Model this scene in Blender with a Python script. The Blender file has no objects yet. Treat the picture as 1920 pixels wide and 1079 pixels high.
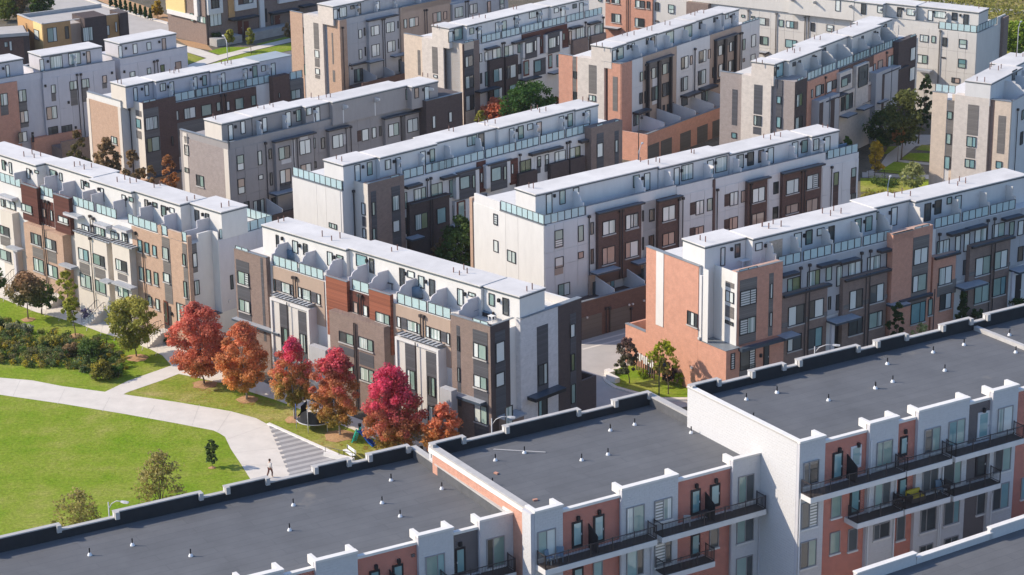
import bpy, math, random
import numpy as np
from mathutils import Vector
rng = random.Random(7)
RAD = math.radians
S = bpy.context.scene
COL = S.collection

# ------------------------------------------------------------------ camera, sky, sun, exposure
F_PX, PITCH, ROLL, CAM_H = 4314.27, RAD(18.2734), RAD(-0.765), 80.0
cp, sp = math.cos(PITCH), math.sin(PITCH)
cr, sr = math.cos(ROLL), math.sin(ROLL)
RC = np.array([[cr, -sr, 0], [sr, cr, 0], [0, 0, 1]]) @ np.array([[1, 0, 0], [0, -sp, -cp], [0, cp, -sp]])
CAM = np.array([0, 0, CAM_H])
cam_data = bpy.data.cameras.new('camera')
cam_data.sensor_width = 36.0
cam_data.lens = F_PX / 1920 * 36
cam_data.clip_start = 1.0
cam_data.clip_end = 6000.0
cam = bpy.data.objects.new('camera', cam_data)
COL.objects.link(cam)
from mathutils import Matrix
cam.matrix_world = Matrix(((RC[0][0], -RC[1][0], -RC[2][0], 0), (RC[0][1], -RC[1][1], -RC[2][1], 0),
                           (RC[0][2], -RC[1][2], -RC[2][2], CAM_H), (0, 0, 0, 1)))
S.camera = cam

SUN_AZ, SUN_EL = RAD(-84.5), RAD(33.0)      # azimuth clockwise from the viewing direction (+Y)
world = bpy.data.worlds.new('World')
S.world = world
world.use_nodes = True
wn = world.node_tree.nodes
sky = wn.new('ShaderNodeTexSky')
sky.sky_type = 'NISHITA'
sky.sun_disc = False
sky.sun_elevation = SUN_EL
sky.sun_rotation = SUN_AZ
sky.air_density = 1.2
sky.dust_density = 1.0
sky.ozone_density = 3.0
wn['Background'].inputs['Strength'].default_value = 0.135
wb = wn.new('ShaderNodeMix'); wb.data_type = 'RGBA'; wb.blend_type = 'MULTIPLY'; wb.inputs[0].default_value = 1.0
wb.inputs[7].default_value = (.93, 1.0, 1.14, 1)      # white balance of the photograph
world.node_tree.links.new(sky.outputs[0], wb.inputs[6])
world.node_tree.links.new(wb.outputs[2], wn['Background'].inputs['Color'])
sl = bpy.data.lights.new('sun', 'SUN')
sl.energy = 4.0
sl.angle = RAD(0.5)
sl.color = (1.0, 0.88, 0.72)
sun = bpy.data.objects.new('sun', sl)
COL.objects.link(sun)
to_sun = Vector((math.sin(SUN_AZ) * math.cos(SUN_EL), math.cos(SUN_AZ) * math.cos(SUN_EL), math.sin(SUN_EL)))
sun.rotation_euler = to_sun.to_track_quat('Z', 'Y').to_euler()
sun.location = (-120, 200, 150)
S.view_settings.view_transform = 'Standard'
S.view_settings.look = 'None'
S.view_settings.gamma = 1
S.view_settings.use_curve_mapping = False
S.view_settings.exposure = 0.5


# ------------------------------------------------------------------ photograph geometry -> metres
def ray(p):
    return RC.T @ np.array([(p[0] - 960) / F_PX, (p[1] - 539.5) / F_PX, 1.0])


def at(p, z=0.0):
    d = ray(p)
    return CAM + d * ((z - CAM_H) / d[2])


def Z(ox, oy, s=5.994):
    return lambda x, y: (ox + x / s, oy + y / s)


def pz(p, z=0.0):
    q = at(p, z)
    return (float(q[0]), float(q[1]))


# ------------------------------------------------------------------ materials
MATS = {}


def newmat(name):
    m = bpy.data.materials.new(name)
    m.use_nodes = True
    return m, m.node_tree.nodes, m.node_tree.links, m.node_tree.nodes['Principled BSDF']


def mat(name, col, rough=.8, var=.12, scale=1.2, spec=.3, metal=0.0, bump=0.0, fine=0.0, streak=0.0):
    """painted or mineral surface: base colour with uneven wear from two noises"""
    if name in MATS:
        return MATS[name]
    m, N, L, b = newmat(name)
    b.inputs['Roughness'].default_value = rough
    b.inputs['Specular IOR Level'].default_value = spec
    b.inputs['Metallic'].default_value = metal
    tc = N.new('ShaderNodeTexCoord')
    n1 = N.new('ShaderNodeTexNoise'); n1.inputs['Scale'].default_value = scale; n1.inputs['Detail'].default_value = 6
    n1.inputs['Roughness'].default_value = .65
    mp = N.new('ShaderNodeMapping'); mp.inputs['Scale'].default_value = (1, 1, .35 if streak else 1)
    L.new(tc.outputs['Object'], mp.inputs[0]); L.new(mp.outputs[0], n1.inputs['Vector'])
    r = N.new('ShaderNodeMapRange'); r.inputs['From Min'].default_value = .3; r.inputs['From Max'].default_value = .7
    r.inputs['To Min'].default_value = 1 - var; r.inputs['To Max'].default_value = 1 + var
    L.new(n1.outputs[0], r.inputs[0])
    v = N.new('ShaderNodeVectorMath'); v.operation = 'SCALE'
    oi = N.new('ShaderNodeObjectInfo')
    r2 = N.new('ShaderNodeMapRange'); r2.inputs['To Min'].default_value = 1 - var * .35; r2.inputs['To Max'].default_value = 1 + var * .35
    L.new(oi.outputs['Random'], r2.inputs[0])
    mu = N.new('ShaderNodeMath'); mu.operation = 'MULTIPLY'
    L.new(r.outputs[0], mu.inputs[0]); L.new(r2.outputs[0], mu.inputs[1])
    v.inputs[0].default_value = col[:3]
    L.new(mu.outputs[0], v.inputs['Scale'])
    L.new(v.outputs[0], b.inputs['Base Color'])
    if bump:
        n2 = N.new('ShaderNodeTexNoise'); n2.inputs['Scale'].default_value = fine or 12; n2.inputs['Detail'].default_value = 4
        L.new(tc.outputs['Object'], n2.inputs['Vector'])
        bp = N.new('ShaderNodeBump'); bp.inputs['Strength'].default_value = bump; bp.inputs['Distance'].default_value = .05
        L.new(n2.outputs[0], bp.inputs['Height']); L.new(bp.outputs[0], b.inputs['Normal'])
    MATS[name] = m
    return m


def brick(name, c1, c2, mortar, bw=.21, bh=.075, contrast=1.0):
    if name in MATS:
        return MATS[name]
    m, N, L, b = newmat(name)
    b.inputs['Roughness'].default_value = .85
    b.inputs['Specular IOR Level'].default_value = .2
    tc = N.new('ShaderNodeTexCoord'); sx = N.new('ShaderNodeSeparateXYZ'); L.new(tc.outputs['Object'], sx.inputs[0])
    ad = N.new('ShaderNodeMath'); L.new(sx.outputs[0], ad.inputs[0]); L.new(sx.outputs[1], ad.inputs[1])
    cb = N.new('ShaderNodeCombineXYZ'); L.new(ad.outputs[0], cb.inputs[0]); L.new(sx.outputs[2], cb.inputs[1])
    t = N.new('ShaderNodeTexBrick'); L.new(cb.outputs[0], t.inputs['Vector'])
    t.inputs['Scale'].default_value = 1
    t.inputs['Brick Width'].default_value = bw; t.inputs['Row Height'].default_value = bh
    t.inputs['Mortar Size'].default_value = .011 if bh < .09 else .016; t.inputs['Mortar Smooth'].default_value = .3
    t.inputs['Color1'].default_value = (*c1, 1); t.inputs['Color2'].default_value = (*c2, 1); t.inputs['Mortar'].default_value = (*mortar, 1)
    n = N.new('ShaderNodeTexNoise'); n.inputs['Scale'].default_value = 2.2; n.inputs['Detail'].default_value = 8
    L.new(tc.outputs['Object'], n.inputs['Vector'])
    r = N.new('ShaderNodeMapRange'); r.inputs['From Min'].default_value = .3; r.inputs['From Max'].default_value = .7
    r.inputs['To Min'].default_value = .92; r.inputs['To Max'].default_value = 1.08; L.new(n.outputs[0], r.inputs[0])
    v = N.new('ShaderNodeVectorMath'); v.operation = 'SCALE'; L.new(t.outputs[0], v.inputs[0]); L.new(r.outputs[0], v.inputs['Scale'])
    L.new(v.outputs[0], b.inputs['Base Color'])
    bp = N.new('ShaderNodeBump'); bp.inputs['Strength'].default_value = .3; bp.inputs['Distance'].default_value = .01; bp.invert = True
    L.new(t.outputs['Fac'], bp.inputs['Height']); L.new(bp.outputs[0], b.inputs['Normal'])
    MATS[name] = m
    return m


def slats(name, col, pitch=.2, var=.25, rough=.6, dark=.6):
    """horizontal boards: grain and board tone only, the reveals of the boards are too fine to pick apart"""
    if name in MATS:
        return MATS[name]
    m, N, L, b = newmat(name)
    b.inputs['Roughness'].default_value = rough
    b.inputs['Specular IOR Level'].default_value = .3
    tc = N.new('ShaderNodeTexCoord'); sx = N.new('ShaderNodeSeparateXYZ'); L.new(tc.outputs['Object'], sx.inputs[0])
    dv = N.new('ShaderNodeMath'); dv.operation = 'DIVIDE'; dv.inputs[1].default_value = pitch; L.new(sx.outputs[2], dv.inputs[0])
    fl = N.new('ShaderNodeMath'); fl.operation = 'FLOOR'; L.new(dv.outputs[0], fl.inputs[0])
    fr = N.new('ShaderNodeMath'); fr.operation = 'FRACT'; L.new(dv.outputs[0], fr.inputs[0])
    wn_ = N.new('ShaderNodeTexWhiteNoise'); wn_.noise_dimensions = '1D'; L.new(fl.outputs[0], wn_.inputs['W'])
    r = N.new('ShaderNodeMapRange'); r.inputs['To Min'].default_value = 1 - var; r.inputs['To Max'].default_value = 1 + var
    L.new(wn_.outputs['Value'], r.inputs[0])
    lt = N.new('ShaderNodeMath'); lt.operation = 'GREATER_THAN'; lt.inputs[1].default_value = .1; L.new(fr.outputs[0], lt.inputs[0])
    r3 = N.new('ShaderNodeMapRange'); r3.inputs['To Min'].default_value = dark; r3.inputs['To Max'].default_value = 1; L.new(lt.outputs[0], r3.inputs[0])
    mu = N.new('ShaderNodeMath'); mu.operation = 'MULTIPLY'; L.new(r.outputs[0], mu.inputs[0]); L.new(r3.outputs[0], mu.inputs[1])
    v = N.new('ShaderNodeVectorMath'); v.operation = 'SCALE'; v.inputs[0].default_value = col; L.new(mu.outputs[0], v.inputs['Scale'])
    L.new(v.outputs[0], b.inputs['Base Color'])
    MATS[name] = m
    return m


def pane_mat(name, c1, c2, kind='plain', rough=.06):
    """window pane: what hangs behind it (blind, curtain, dark room), for one a painted reflection, under a clear reflective coat"""
    if name in MATS:
        return MATS[name]
    m, N, L, b = newmat(name)
    b.inputs['Roughness'].default_value = .5
    b.inputs['Coat Weight'].default_value = 1.0
    b.inputs['Coat Roughness'].default_value = .02
    b.inputs['Coat IOR'].default_value = 1.9
    tc = N.new('ShaderNodeTexCoord'); oi = N.new('ShaderNodeObjectInfo')
    mx = N.new('ShaderNodeMix'); mx.data_type = 'RGBA'
    mx.inputs[6].default_value = (*c1, 1); mx.inputs[7].default_value = (*c2, 1)
    if kind == 'zebra':
        sx = N.new('ShaderNodeSeparateXYZ'); L.new(tc.outputs['Object'], sx.inputs[0])
        dv = N.new('ShaderNodeMath'); dv.operation = 'MULTIPLY'; dv.inputs[1].default_value = 4.2; L.new(sx.outputs[2], dv.inputs[0])
        fr = N.new('ShaderNodeMath'); fr.operation = 'FRACT'; L.new(dv.outputs[0], fr.inputs[0])
        gt = N.new('ShaderNodeMath'); gt.operation = 'GREATER_THAN'; gt.inputs[1].default_value = .5; L.new(fr.outputs[0], gt.inputs[0])
        L.new(gt.outputs[0], mx.inputs[0])
    elif kind == 'curtain':
        sx = N.new('ShaderNodeSeparateXYZ'); L.new(tc.outputs['Object'], sx.inputs[0])
        ad = N.new('ShaderNodeMath'); L.new(sx.outputs[0], ad.inputs[0]); L.new(sx.outputs[1], ad.inputs[1])
        cb = N.new('ShaderNodeCombineXYZ'); L.new(ad.outputs[0], cb.inputs[0]); L.new(oi.outputs['Random'], cb.inputs[1])
        n = N.new('ShaderNodeTexNoise'); n.inputs['Scale'].default_value = 5; n.inputs['Detail'].default_value = 1; L.new(cb.outputs[0], n.inputs['Vector'])
        r = N.new('ShaderNodeMapRange'); r.inputs['From Min'].default_value = .4; r.inputs['From Max'].default_value = .6; L.new(n.outputs[0], r.inputs[0])
        L.new(r.outputs[0], mx.inputs[0])
    else:
        n = N.new('ShaderNodeTexNoise'); n.inputs['Scale'].default_value = .8; n.inputs['Detail'].default_value = 2; L.new(tc.outputs['Object'], n.inputs['Vector'])
        ad = N.new('ShaderNodeMath'); L.new(n.outputs[0], ad.inputs[0]); L.new(oi.outputs['Random'], ad.inputs[1])
        r = N.new('ShaderNodeMapRange'); r.inputs['From Min'].default_value = .4; r.inputs['From Max'].default_value = 1.6; L.new(ad.outputs[0], r.inputs[0])
        L.new(r.outputs[0], mx.inputs[0])
    L.new(mx.outputs[2], b.inputs['Base Color'])
    MATS[name] = m
    return m


def leaf_mat(name):
    m, N, L, b = newmat(name)
    a = N.new('ShaderNodeAttribute'); a.attribute_name = 'Col'
    b.inputs['Roughness'].default_value = .6
    b.inputs['Specular IOR Level'].default_value = .25
    L.new(a.outputs['Color'], b.inputs['Base Color'])
    t = N.new('ShaderNodeBsdfTranslucent'); L.new(a.outputs['Color'], t.inputs['Color'])
    mx = N.new('ShaderNodeMixShader'); mx.inputs[0].default_value = .5
    L.new(b.outputs[0], mx.inputs[1]); L.new(t.outputs[0], mx.inputs[2])
    L.new(mx.outputs[0], N['Material Output'].inputs['Surface'])
    MATS[name] = m
    return m


M = dict(
    white=mat('white_panel', (.64, .62, .60), var=.05, streak=1),
    white2=mat('white_stucco', (.64, .62, .59), var=.05, streak=1),
    cream=mat('cream_panel', (.62, .56, .49), var=.05, streak=1),
    lgrey=mat('light_grey_panel', (.52, .50, .52), var=.06, streak=1),
    grey=mat('grey_panel', (.31, .285, .275), var=.06, streak=1),
    mgrey=mat('mid_grey_panel', (.40, .40, .41), var=.06, streak=1),
    lpatch=mat('primer_patch', (.55, .53, .52), var=.1),
    tan=mat('tan_panel', (.40, .30, .235), var=.06, streak=1),
    ugrey=mat('warm_pale_panel', (.58, .55, .51), var=.05, streak=1),
    dkgrey=slats('dark_grey_boards', (.085, .085, .095), .16, .15),
    mdgrey=slats('mid_grey_boards', (.17, .155, .145), .2, .12),
    brownbd=slats('brown_boards', (.10, .06, .05), .2, .2),
    wood=slats('cedar_boards', (.25, .085, .05), .14, .22),
    dwood=slats('dark_red_boards', (.10, .035, .027), .14, .2),
    red=brick('red_brick', (.58, .265, .175), (.51, .235, .155), (.50, .33, .26)),
    fred=brick('foreground_red_brick', (.56, .14, .085), (.40, .095, .06), (.55, .36, .30), .25, .095),
    fdark=brick('foreground_dark_brick', (.035, .028, .03), (.07, .055, .055), (.34, .30, .29), .25, .095),
    fpale=brick('pale_red_brick', (.56, .27, .19), (.48, .22, .155), (.55, .38, .30), .23, .085),
    tanb=brick('tan_brick', (.46, .29, .20), (.40, .25, .175), (.48, .38, .30)),
    creamb=brick('cream_brick', (.62, .50, .39), (.56, .45, .35), (.6, .5, .42)),
    brownb=brick('brown_brick', (.235, .17, .145), (.19, .14, .12), (.26, .2, .17)),
    taupe=brick('taupe_brick', (.33, .275, .255), (.28, .235, .22), (.34, .3, .28)),
    dkbrown=brick('dark_brown_brick', (.14, .082, .066), (.11, .066, .055), (.15, .1, .085)),
    umber=brick('dark_grey_brick', (.085, .06, .057), (.07, .05, .048), (.11, .09, .085)),
    greyb=brick('pale_grey_brick', (.58, .55, .545), (.52, .495, .49), (.6, .58, .57), .3, .1),
    creamst=brick('cream_stone', (.60, .53, .47), (.56, .495, .44), (.63, .57, .51), .45, .15),
    membrane=mat('white_roof_membrane', (.62, .59, .56), rough=.6, var=.12, scale=.35),
    greymem=mat('grey_roof_membrane', (.33, .37, .39), rough=.6, var=.08, scale=.35),
    fascia=mat('fascia_metal', (.10, .115, .125), rough=.5, var=.1),
    cap=mat('parapet_cap_metal', (.20, .215, .23), rough=.45, var=.1),
    black=mat('black_metal', (.02, .02, .023), rough=.5, var=.1),
    bronze=mat('bronze_metal', (.055, .045, .045), rough=.5, var=.1),
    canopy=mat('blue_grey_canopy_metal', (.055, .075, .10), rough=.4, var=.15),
    canpale=mat('zinc_canopy_metal', (.33, .35, .38), rough=.4, var=.12),  # paler metal for canopy tops, awnings and pergolas
    frame=mat('dark_window_frame', (.035, .033, .035), rough=.45, var=.05),
    wframe=mat('white_window_frame', (.66, .66, .66), rough=.45, var=.04),
    gframe=mat('grey_window_frame', (.3, .29, .29), rough=.45, var=.04),
    conc=mat('concrete', (.62, .57, .505), rough=.9, var=.08, scale=.6),
    conc2=mat('grey_concrete', (.36, .34, .32), rough=.9, var=.1, scale=.7),
    deck=mat('deck_boards', (.22, .18, .15), rough=.8, var=.15),
    bdeck=mat('balcony_floor', (.075, .062, .055), rough=.8, var=.15),
    garage=slats('garage_door_paint', (.13, .115, .10), .5, .04, .5, .8),
    door=mat('red_brown_door', (.12, .032, .022), rough=.45, var=.06),
    ddoor=mat('dark_door', (.03, .025, .028), rough=.45, var=.06),
    stone=mat('white_stone_cap', (.70, .67, .63), rough=.85, var=.06),
    stonec=mat('pale_cap_stone', (.43, .41, .39), rough=.85, var=.1),
    block=mat('glazed_white_block', (.57, .56, .56), rough=.55, var=.05, scale=5),
    joint=mat('block_mortar', (.50, .49, .51), rough=.9, var=.06),
    upstand=mat('grey_membrane', (.10, .10, .105), rough=.85, var=.2),
    dmem=mat('parapet_dark_membrane', (.02, .022, .027), rough=.8, var=.2),
    yellow=mat('yellow_panel', (.70, .52, .24), var=.05),
    ochre=mat('ochre_brick', (.50, .29, .13), var=.08),
    soil=mat('mulch', (.42, .25, .13), rough=1, var=.25, scale=5, bump=.6, fine=14),
    asph=mat('asphalt', (.175, .168, .16), rough=.9, var=.1, scale=.5, bump=.2, fine=20),
    pave=mat('pale_paving', (.42, .39, .36), rough=.9, var=.08, scale=.5),
    stripe=mat('grey_paver', (.26, .25, .25), rough=.9, var=.08, scale=2),
    stripel=mat('pale_paver', (.39, .375, .365), rough=.9, var=.08, scale=2),
    pole=mat('galvanised_metal', (.45, .45, .46), rough=.5, var=.08),
    pwhite=mat('white_plastic', (.75, .75, .75), rough=.4, var=.03),
    bark=mat('bark', (.16, .12, .09), rough=.95, var=.2, scale=6),
    pbark=mat('pale_bark', (.34, .30, .26), rough=.95, var=.2, scale=6),
    vent=mat('rusty_vent_pipe', (.20, .11, .09), rough=.7, var=.2),
    blue=mat('blue_plastic', (.01, .07, .32), rough=.35, var=.03),
    teal=mat('teal_plastic', (.03, .42, .30), rough=.35, var=.03),
    pink=mat('pink_fabric', (.62, .12, .30), rough=.8, var=.1),
    skin=mat('skin', (.45, .27, .2), rough=.6, var=.03),
    shirt=mat('pale_shirt', (.55, .52, .52), rough=.9, var=.05),
    trouser=mat('brown_trousers', (.12, .05, .04), rough=.9, var=.05),
    hair=mat('dark_hair', (.05, .03, .02), rough=.6, var=.05),
    ywood=mat('yellow_bench', (.55, .42, .05), rough=.6, var=.05),
    terra=mat('terracotta', (.42, .15, .09), rough=.8, var=.08),
    bfabric=mat('grey_blue_fabric', (.16, .22, .28), rough=.8, var=.1),
    sign=mat('sign_face', (.75, .75, .72), rough=.4, var=.02),
    drywood=mat('weathered_wood', (.52, .40, .31), rough=.8, var=.2, scale=4),
)
leaf_mat('leaves')
P = dict(
    w=pane_mat('pane_white_blind', (.60, .66, .63), (.74, .77, .74)),
    g=pane_mat('pane_green_reflection', (.17, .27, .23), (.36, .48, .43)),  # greenish reflection put into the pane colour
    d=pane_mat('pane_dark_room', (.015, .02, .022), (.08, .095, .10)),
    b=pane_mat('pane_beige_blind', (.34, .23, .18), (.52, .40, .34)),
    z=pane_mat('pane_zebra_blind', (.16, .19, .19), (.62, .65, .64), 'zebra'),
    c=pane_mat('pane_curtain', (.26, .35, .32), (.68, .73, .70), 'curtain'),
    t=pane_mat('pane_teal_glass', (.10, .24, .26), (.30, .48, .48)),
    l=pane_mat('pane_lime_glass', (.09, .13, .05), (.19, .24, .12)),
)
gm, gN, gL, gb = newmat('frosted_balcony_glass')
gb.inputs['Base Color'].default_value = (.55, .70, .71, 1)
gb.inputs['Roughness'].default_value = .25
gb.inputs['Coat Weight'].default_value = .6
gt_ = gN.new('ShaderNodeBsdfTransparent'); gt_.inputs[0].default_value = (.8, .93, .93, 1)
gx = gN.new('ShaderNodeMixShader'); gx.inputs[0].default_value = .25
gL.new(gb.outputs[0], gx.inputs[1]); gL.new(gt_.outputs[0], gx.inputs[2]); gL.new(gx.outputs[0], gN['Material Output'].inputs['Surface'])
M['glass'] = gm


def roof_mat():
    m, N, L, b = newmat('dark_sheet_roofing')
    b.inputs['Roughness'].default_value = .75
    b.inputs['Specular IOR Level'].default_value = .35
    tc = N.new('ShaderNodeTexCoord')
    br = N.new('ShaderNodeTexBrick'); L.new(tc.outputs['Object'], br.inputs['Vector'])
    br.inputs['Scale'].default_value = 1; br.inputs['Brick Width'].default_value = 8; br.inputs['Row Height'].default_value = .95
    br.inputs['Mortar Size'].default_value = .03; br.inputs['Mortar Smooth'].default_value = .6
    br.inputs['Color1'].default_value = (.108, .110, .116, 1); br.inputs['Color2'].default_value = (.119, .121, .127, 1); br.inputs['Mortar'].default_value = (.085, .087, .093, 1)
    n = N.new('ShaderNodeTexNoise'); n.inputs['Scale'].default_value = .3; n.inputs['Detail'].default_value = 8; n.inputs['Roughness'].default_value = .7
    L.new(tc.outputs['Object'], n.inputs['Vector'])
    r = N.new('ShaderNodeMapRange'); r.inputs['From Min'].default_value = .3; r.inputs['From Max'].default_value = .72; r.inputs['To Min'].default_value = .86; r.inputs['To Max'].default_value = 1.16
    L.new(n.outputs[0], r.inputs[0])
    v = N.new('ShaderNodeVectorMath'); v.operation = 'SCALE'; L.new(br.outputs[0], v.inputs[0]); L.new(r.outputs[0], v.inputs['Scale'])
    # dried puddle stains
    n2 = N.new('ShaderNodeTexNoise'); n2.inputs['Scale'].default_value = .16; n2.inputs['Detail'].default_value = 5
    L.new(tc.outputs['Object'], n2.inputs['Vector'])
    r2 = N.new('ShaderNodeMapRange'); r2.inputs['From Min'].default_value = .66; r2.inputs['From Max'].default_value = .76; L.new(n2.outputs[0], r2.inputs[0])
    mx = N.new('ShaderNodeMix'); mx.data_type = 'RGBA'; L.new(r2.outputs[0], mx.inputs[0]); L.new(v.outputs[0], mx.inputs[6]); mx.inputs[7].default_value = (.24, .215, .18, 1)
    L.new(mx.outputs[2], b.inputs['Base Color'])
    n3 = N.new('ShaderNodeTexNoise'); n3.inputs['Scale'].default_value = 14; L.new(tc.outputs['Object'], n3.inputs['Vector'])
    bp = N.new('ShaderNodeBump'); bp.inputs['Strength'].default_value = .15; bp.inputs['Distance'].default_value = .02
    L.new(n3.outputs[0], bp.inputs['Height']); L.new(bp.outputs[0], b.inputs['Normal'])
    M['roof'] = m


roof_mat()


def grass_mat(name, ca, cb, cc, s1=.16):
    m, N, L, b = newmat(name)
    b.inputs['Roughness'].default_value = 1.0
    b.inputs['Specular IOR Level'].default_value = .03
    tc = N.new('ShaderNodeTexCoord')
    n1 = N.new('ShaderNodeTexNoise'); n1.inputs['Scale'].default_value = s1; n1.inputs['Detail'].default_value = 9; n1.inputs['Roughness'].default_value = .72
    n2 = N.new('ShaderNodeTexNoise'); n2.inputs['Scale'].default_value = 3.0; n2.inputs['Detail'].default_value = 6; n2.inputs['Roughness'].default_value = .8
    L.new(tc.outputs['Object'], n1.inputs['Vector']); L.new(tc.outputs['Object'], n2.inputs['Vector'])
    r = N.new('ShaderNodeValToRGB'); e = r.color_ramp.elements
    e[0].position = .36; e[0].color = (*ca, 1); e[1].position = .66; e[1].color = (*cc, 1)
    k = e.new(.5); k.color = (*cb, 1)
    L.new(n1.outputs[0], r.inputs[0])
    mr = N.new('ShaderNodeMapRange'); mr.inputs['From Min'].default_value = .3; mr.inputs['From Max'].default_value = .7; mr.inputs['To Min'].default_value = .6; mr.inputs['To Max'].default_value = 1.4
    L.new(n2.outputs[0], mr.inputs[0])
    v = N.new('ShaderNodeVectorMath'); v.operation = 'SCALE'; L.new(r.outputs[0], v.inputs[0]); L.new(mr.outputs[0], v.inputs['Scale'])
    L.new(v.outputs[0], b.inputs['Base Color'])
    bp = N.new('ShaderNodeBump'); bp.inputs['Strength'].default_value = .7; bp.inputs['Distance'].default_value = .12
    L.new(n2.outputs[0], bp.inputs['Height']); L.new(bp.outputs[0], b.inputs['Normal'])
    M[name] = m
    return m


grass_mat('lawn', (.15, .245, .016), (.21, .27, .032), (.30, .30, .075))
grass_mat('lawn_dry', (.18, .25, .025), (.26, .27, .055), (.38, .32, .12))
grass_mat('field', (.22, .22, .06), (.28, .24, .09), (.34, .27, .13), .05)
grass_mat('earth', (.11, .10, .08), (.15, .13, .10), (.19, .165, .13))


# ------------------------------------------------------------------ mesh helpers
class MB:
    def __init__(self):
        self.v, self.f, self.smooth = [], [], False

    def add(self, vs, fs):
        k = len(self.v)
        self.v += [tuple(map(float, q)) for q in vs]
        self.f += [tuple(i + k for i in g) for g in fs]

    def box(self, x0, x1, y0, y1, z0, z1):
        if x0 > x1: x0, x1 = x1, x0
        if y0 > y1: y0, y1 = y1, y0
        if z0 > z1: z0, z1 = z1, z0
        self.add([(x0, y0, z0), (x1, y0, z0), (x1, y1, z0), (x0, y1, z0), (x0, y0, z1), (x1, y0, z1), (x1, y1, z1), (x0, y1, z1)],
                 [(3, 2, 1, 0), (4, 5, 6, 7), (0, 1, 5, 4), (1, 2, 6, 5), (2, 3, 7, 6), (3, 0, 4, 7)])

    def prism(self, pts, axis, a0, a1):
        """polygon pts in the two other axes, extruded along axis"""
        n = len(pts)
        def mk(p, a):
            return {0: (a, p[0], p[1]), 1: (p[0], a, p[1]), 2: (p[0], p[1], a)}[axis]
        self.add([mk(p, a0) for p in pts] + [mk(p, a1) for p in pts],
                 [tuple(range(n - 1, -1, -1)), tuple(range(n, 2 * n))] + [(i, (i + 1) % n, n + (i + 1) % n, n + i) for i in range(n)])

    def tube(self, pts, r, n=6, r1=None):
        """round bar along points"""
        pts = [Vector(p) for p in pts]
        k = len(self.v)
        m = len(pts)
        for i, p in enumerate(pts):
            t = (pts[min(i + 1, m - 1)] - pts[max(i - 1, 0)]).normalized()
            a = Vector((0, 0, 1)) if abs(t.z) < .9 else Vector((1, 0, 0))
            u = t.cross(a).normalized(); w = t.cross(u)
            rr = r if r1 is None else r + (r1 - r) * i / (m - 1)
            for j in range(n):
                q = p + (u * math.cos(6.28318 * j / n) + w * math.sin(6.28318 * j / n)) * rr
                self.v.append(tuple(q))
        for i in range(m - 1):
            for j in range(n):
                a, b = k + i * n + j, k + i * n + (j + 1) % n
                self.f.append((a, b, b + n, a + n))
        self.f.append(tuple(range(k + n - 1, k - 1, -1)))
        self.f.append(tuple(range(k + (m - 1) * n, k + m * n)))

    def lathe(self, prof, n=10, c=(0, 0, 0)):
        k = len(self.v); m = len(prof)
        for r, z in prof:
            for j in range(n):
                self.v.append((c[0] + r * math.cos(6.28318 * j / n), c[1] + r * math.sin(6.28318 * j / n), c[2] + z))
        for i in range(m - 1):
            for j in range(n):
                a, b = k + i * n + j, k + i * n + (j + 1) % n
                self.f.append((a, b, b + n, a + n))
        self.f.append(tuple(range(k + n - 1, k - 1, -1)))
        self.f.append(tuple(range(k + (m - 1) * n, k + m * n)))

    def mesh(self, name, m):
        me = bpy.data.meshes.new(name)
        me.from_pydata(self.v, [], self.f)
        if m is not None:
            me.materials.append(m)
        if self.smooth:
            me.polygons.foreach_set('use_smooth', [True] * len(me.polygons))
        return me

    def obj(self, name, m, parent=None):
        o = bpy.data.objects.new(name, self.mesh(name, m))
        if parent is not None:
            o.parent = parent
        COL.objects.link(o)
        return o


def tag(o, label=None, cat=None, group=None, kind=None):
    if label: o['label'] = label
    if cat: o['category'] = cat
    if group: o['group'] = group
    if kind: o['kind'] = kind
    return o


def thing(name, label, cat, loc=(0, 0, 0), rot=0.0, group=None):
    o = bpy.data.objects.new(name, None)
    o.empty_display_size = .5
    o.location = loc
    o.rotation_euler = (0, 0, rot)
    COL.objects.link(o)
    return tag(o, label, cat, group)


def copy_tree(o, parent=None):
    c = o.copy()
    COL.objects.link(c)
    if parent is not None:
        c.parent = parent
    for ch in list(o.children):
        copy_tree(ch, c)
    return c


def flat(name, pts, z, m, kind='structure', thick=None, parent=None):
    """ground sheet from world points"""
    b = MB()
    if thick:
        b.prism(pts, 2, z - thick, z)
    else:
        b.add([(x, y, z) for x, y in pts], [tuple(range(len(pts)))])
    o = b.obj(name, m, parent)
    if kind: o['kind'] = kind
    return o


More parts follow.
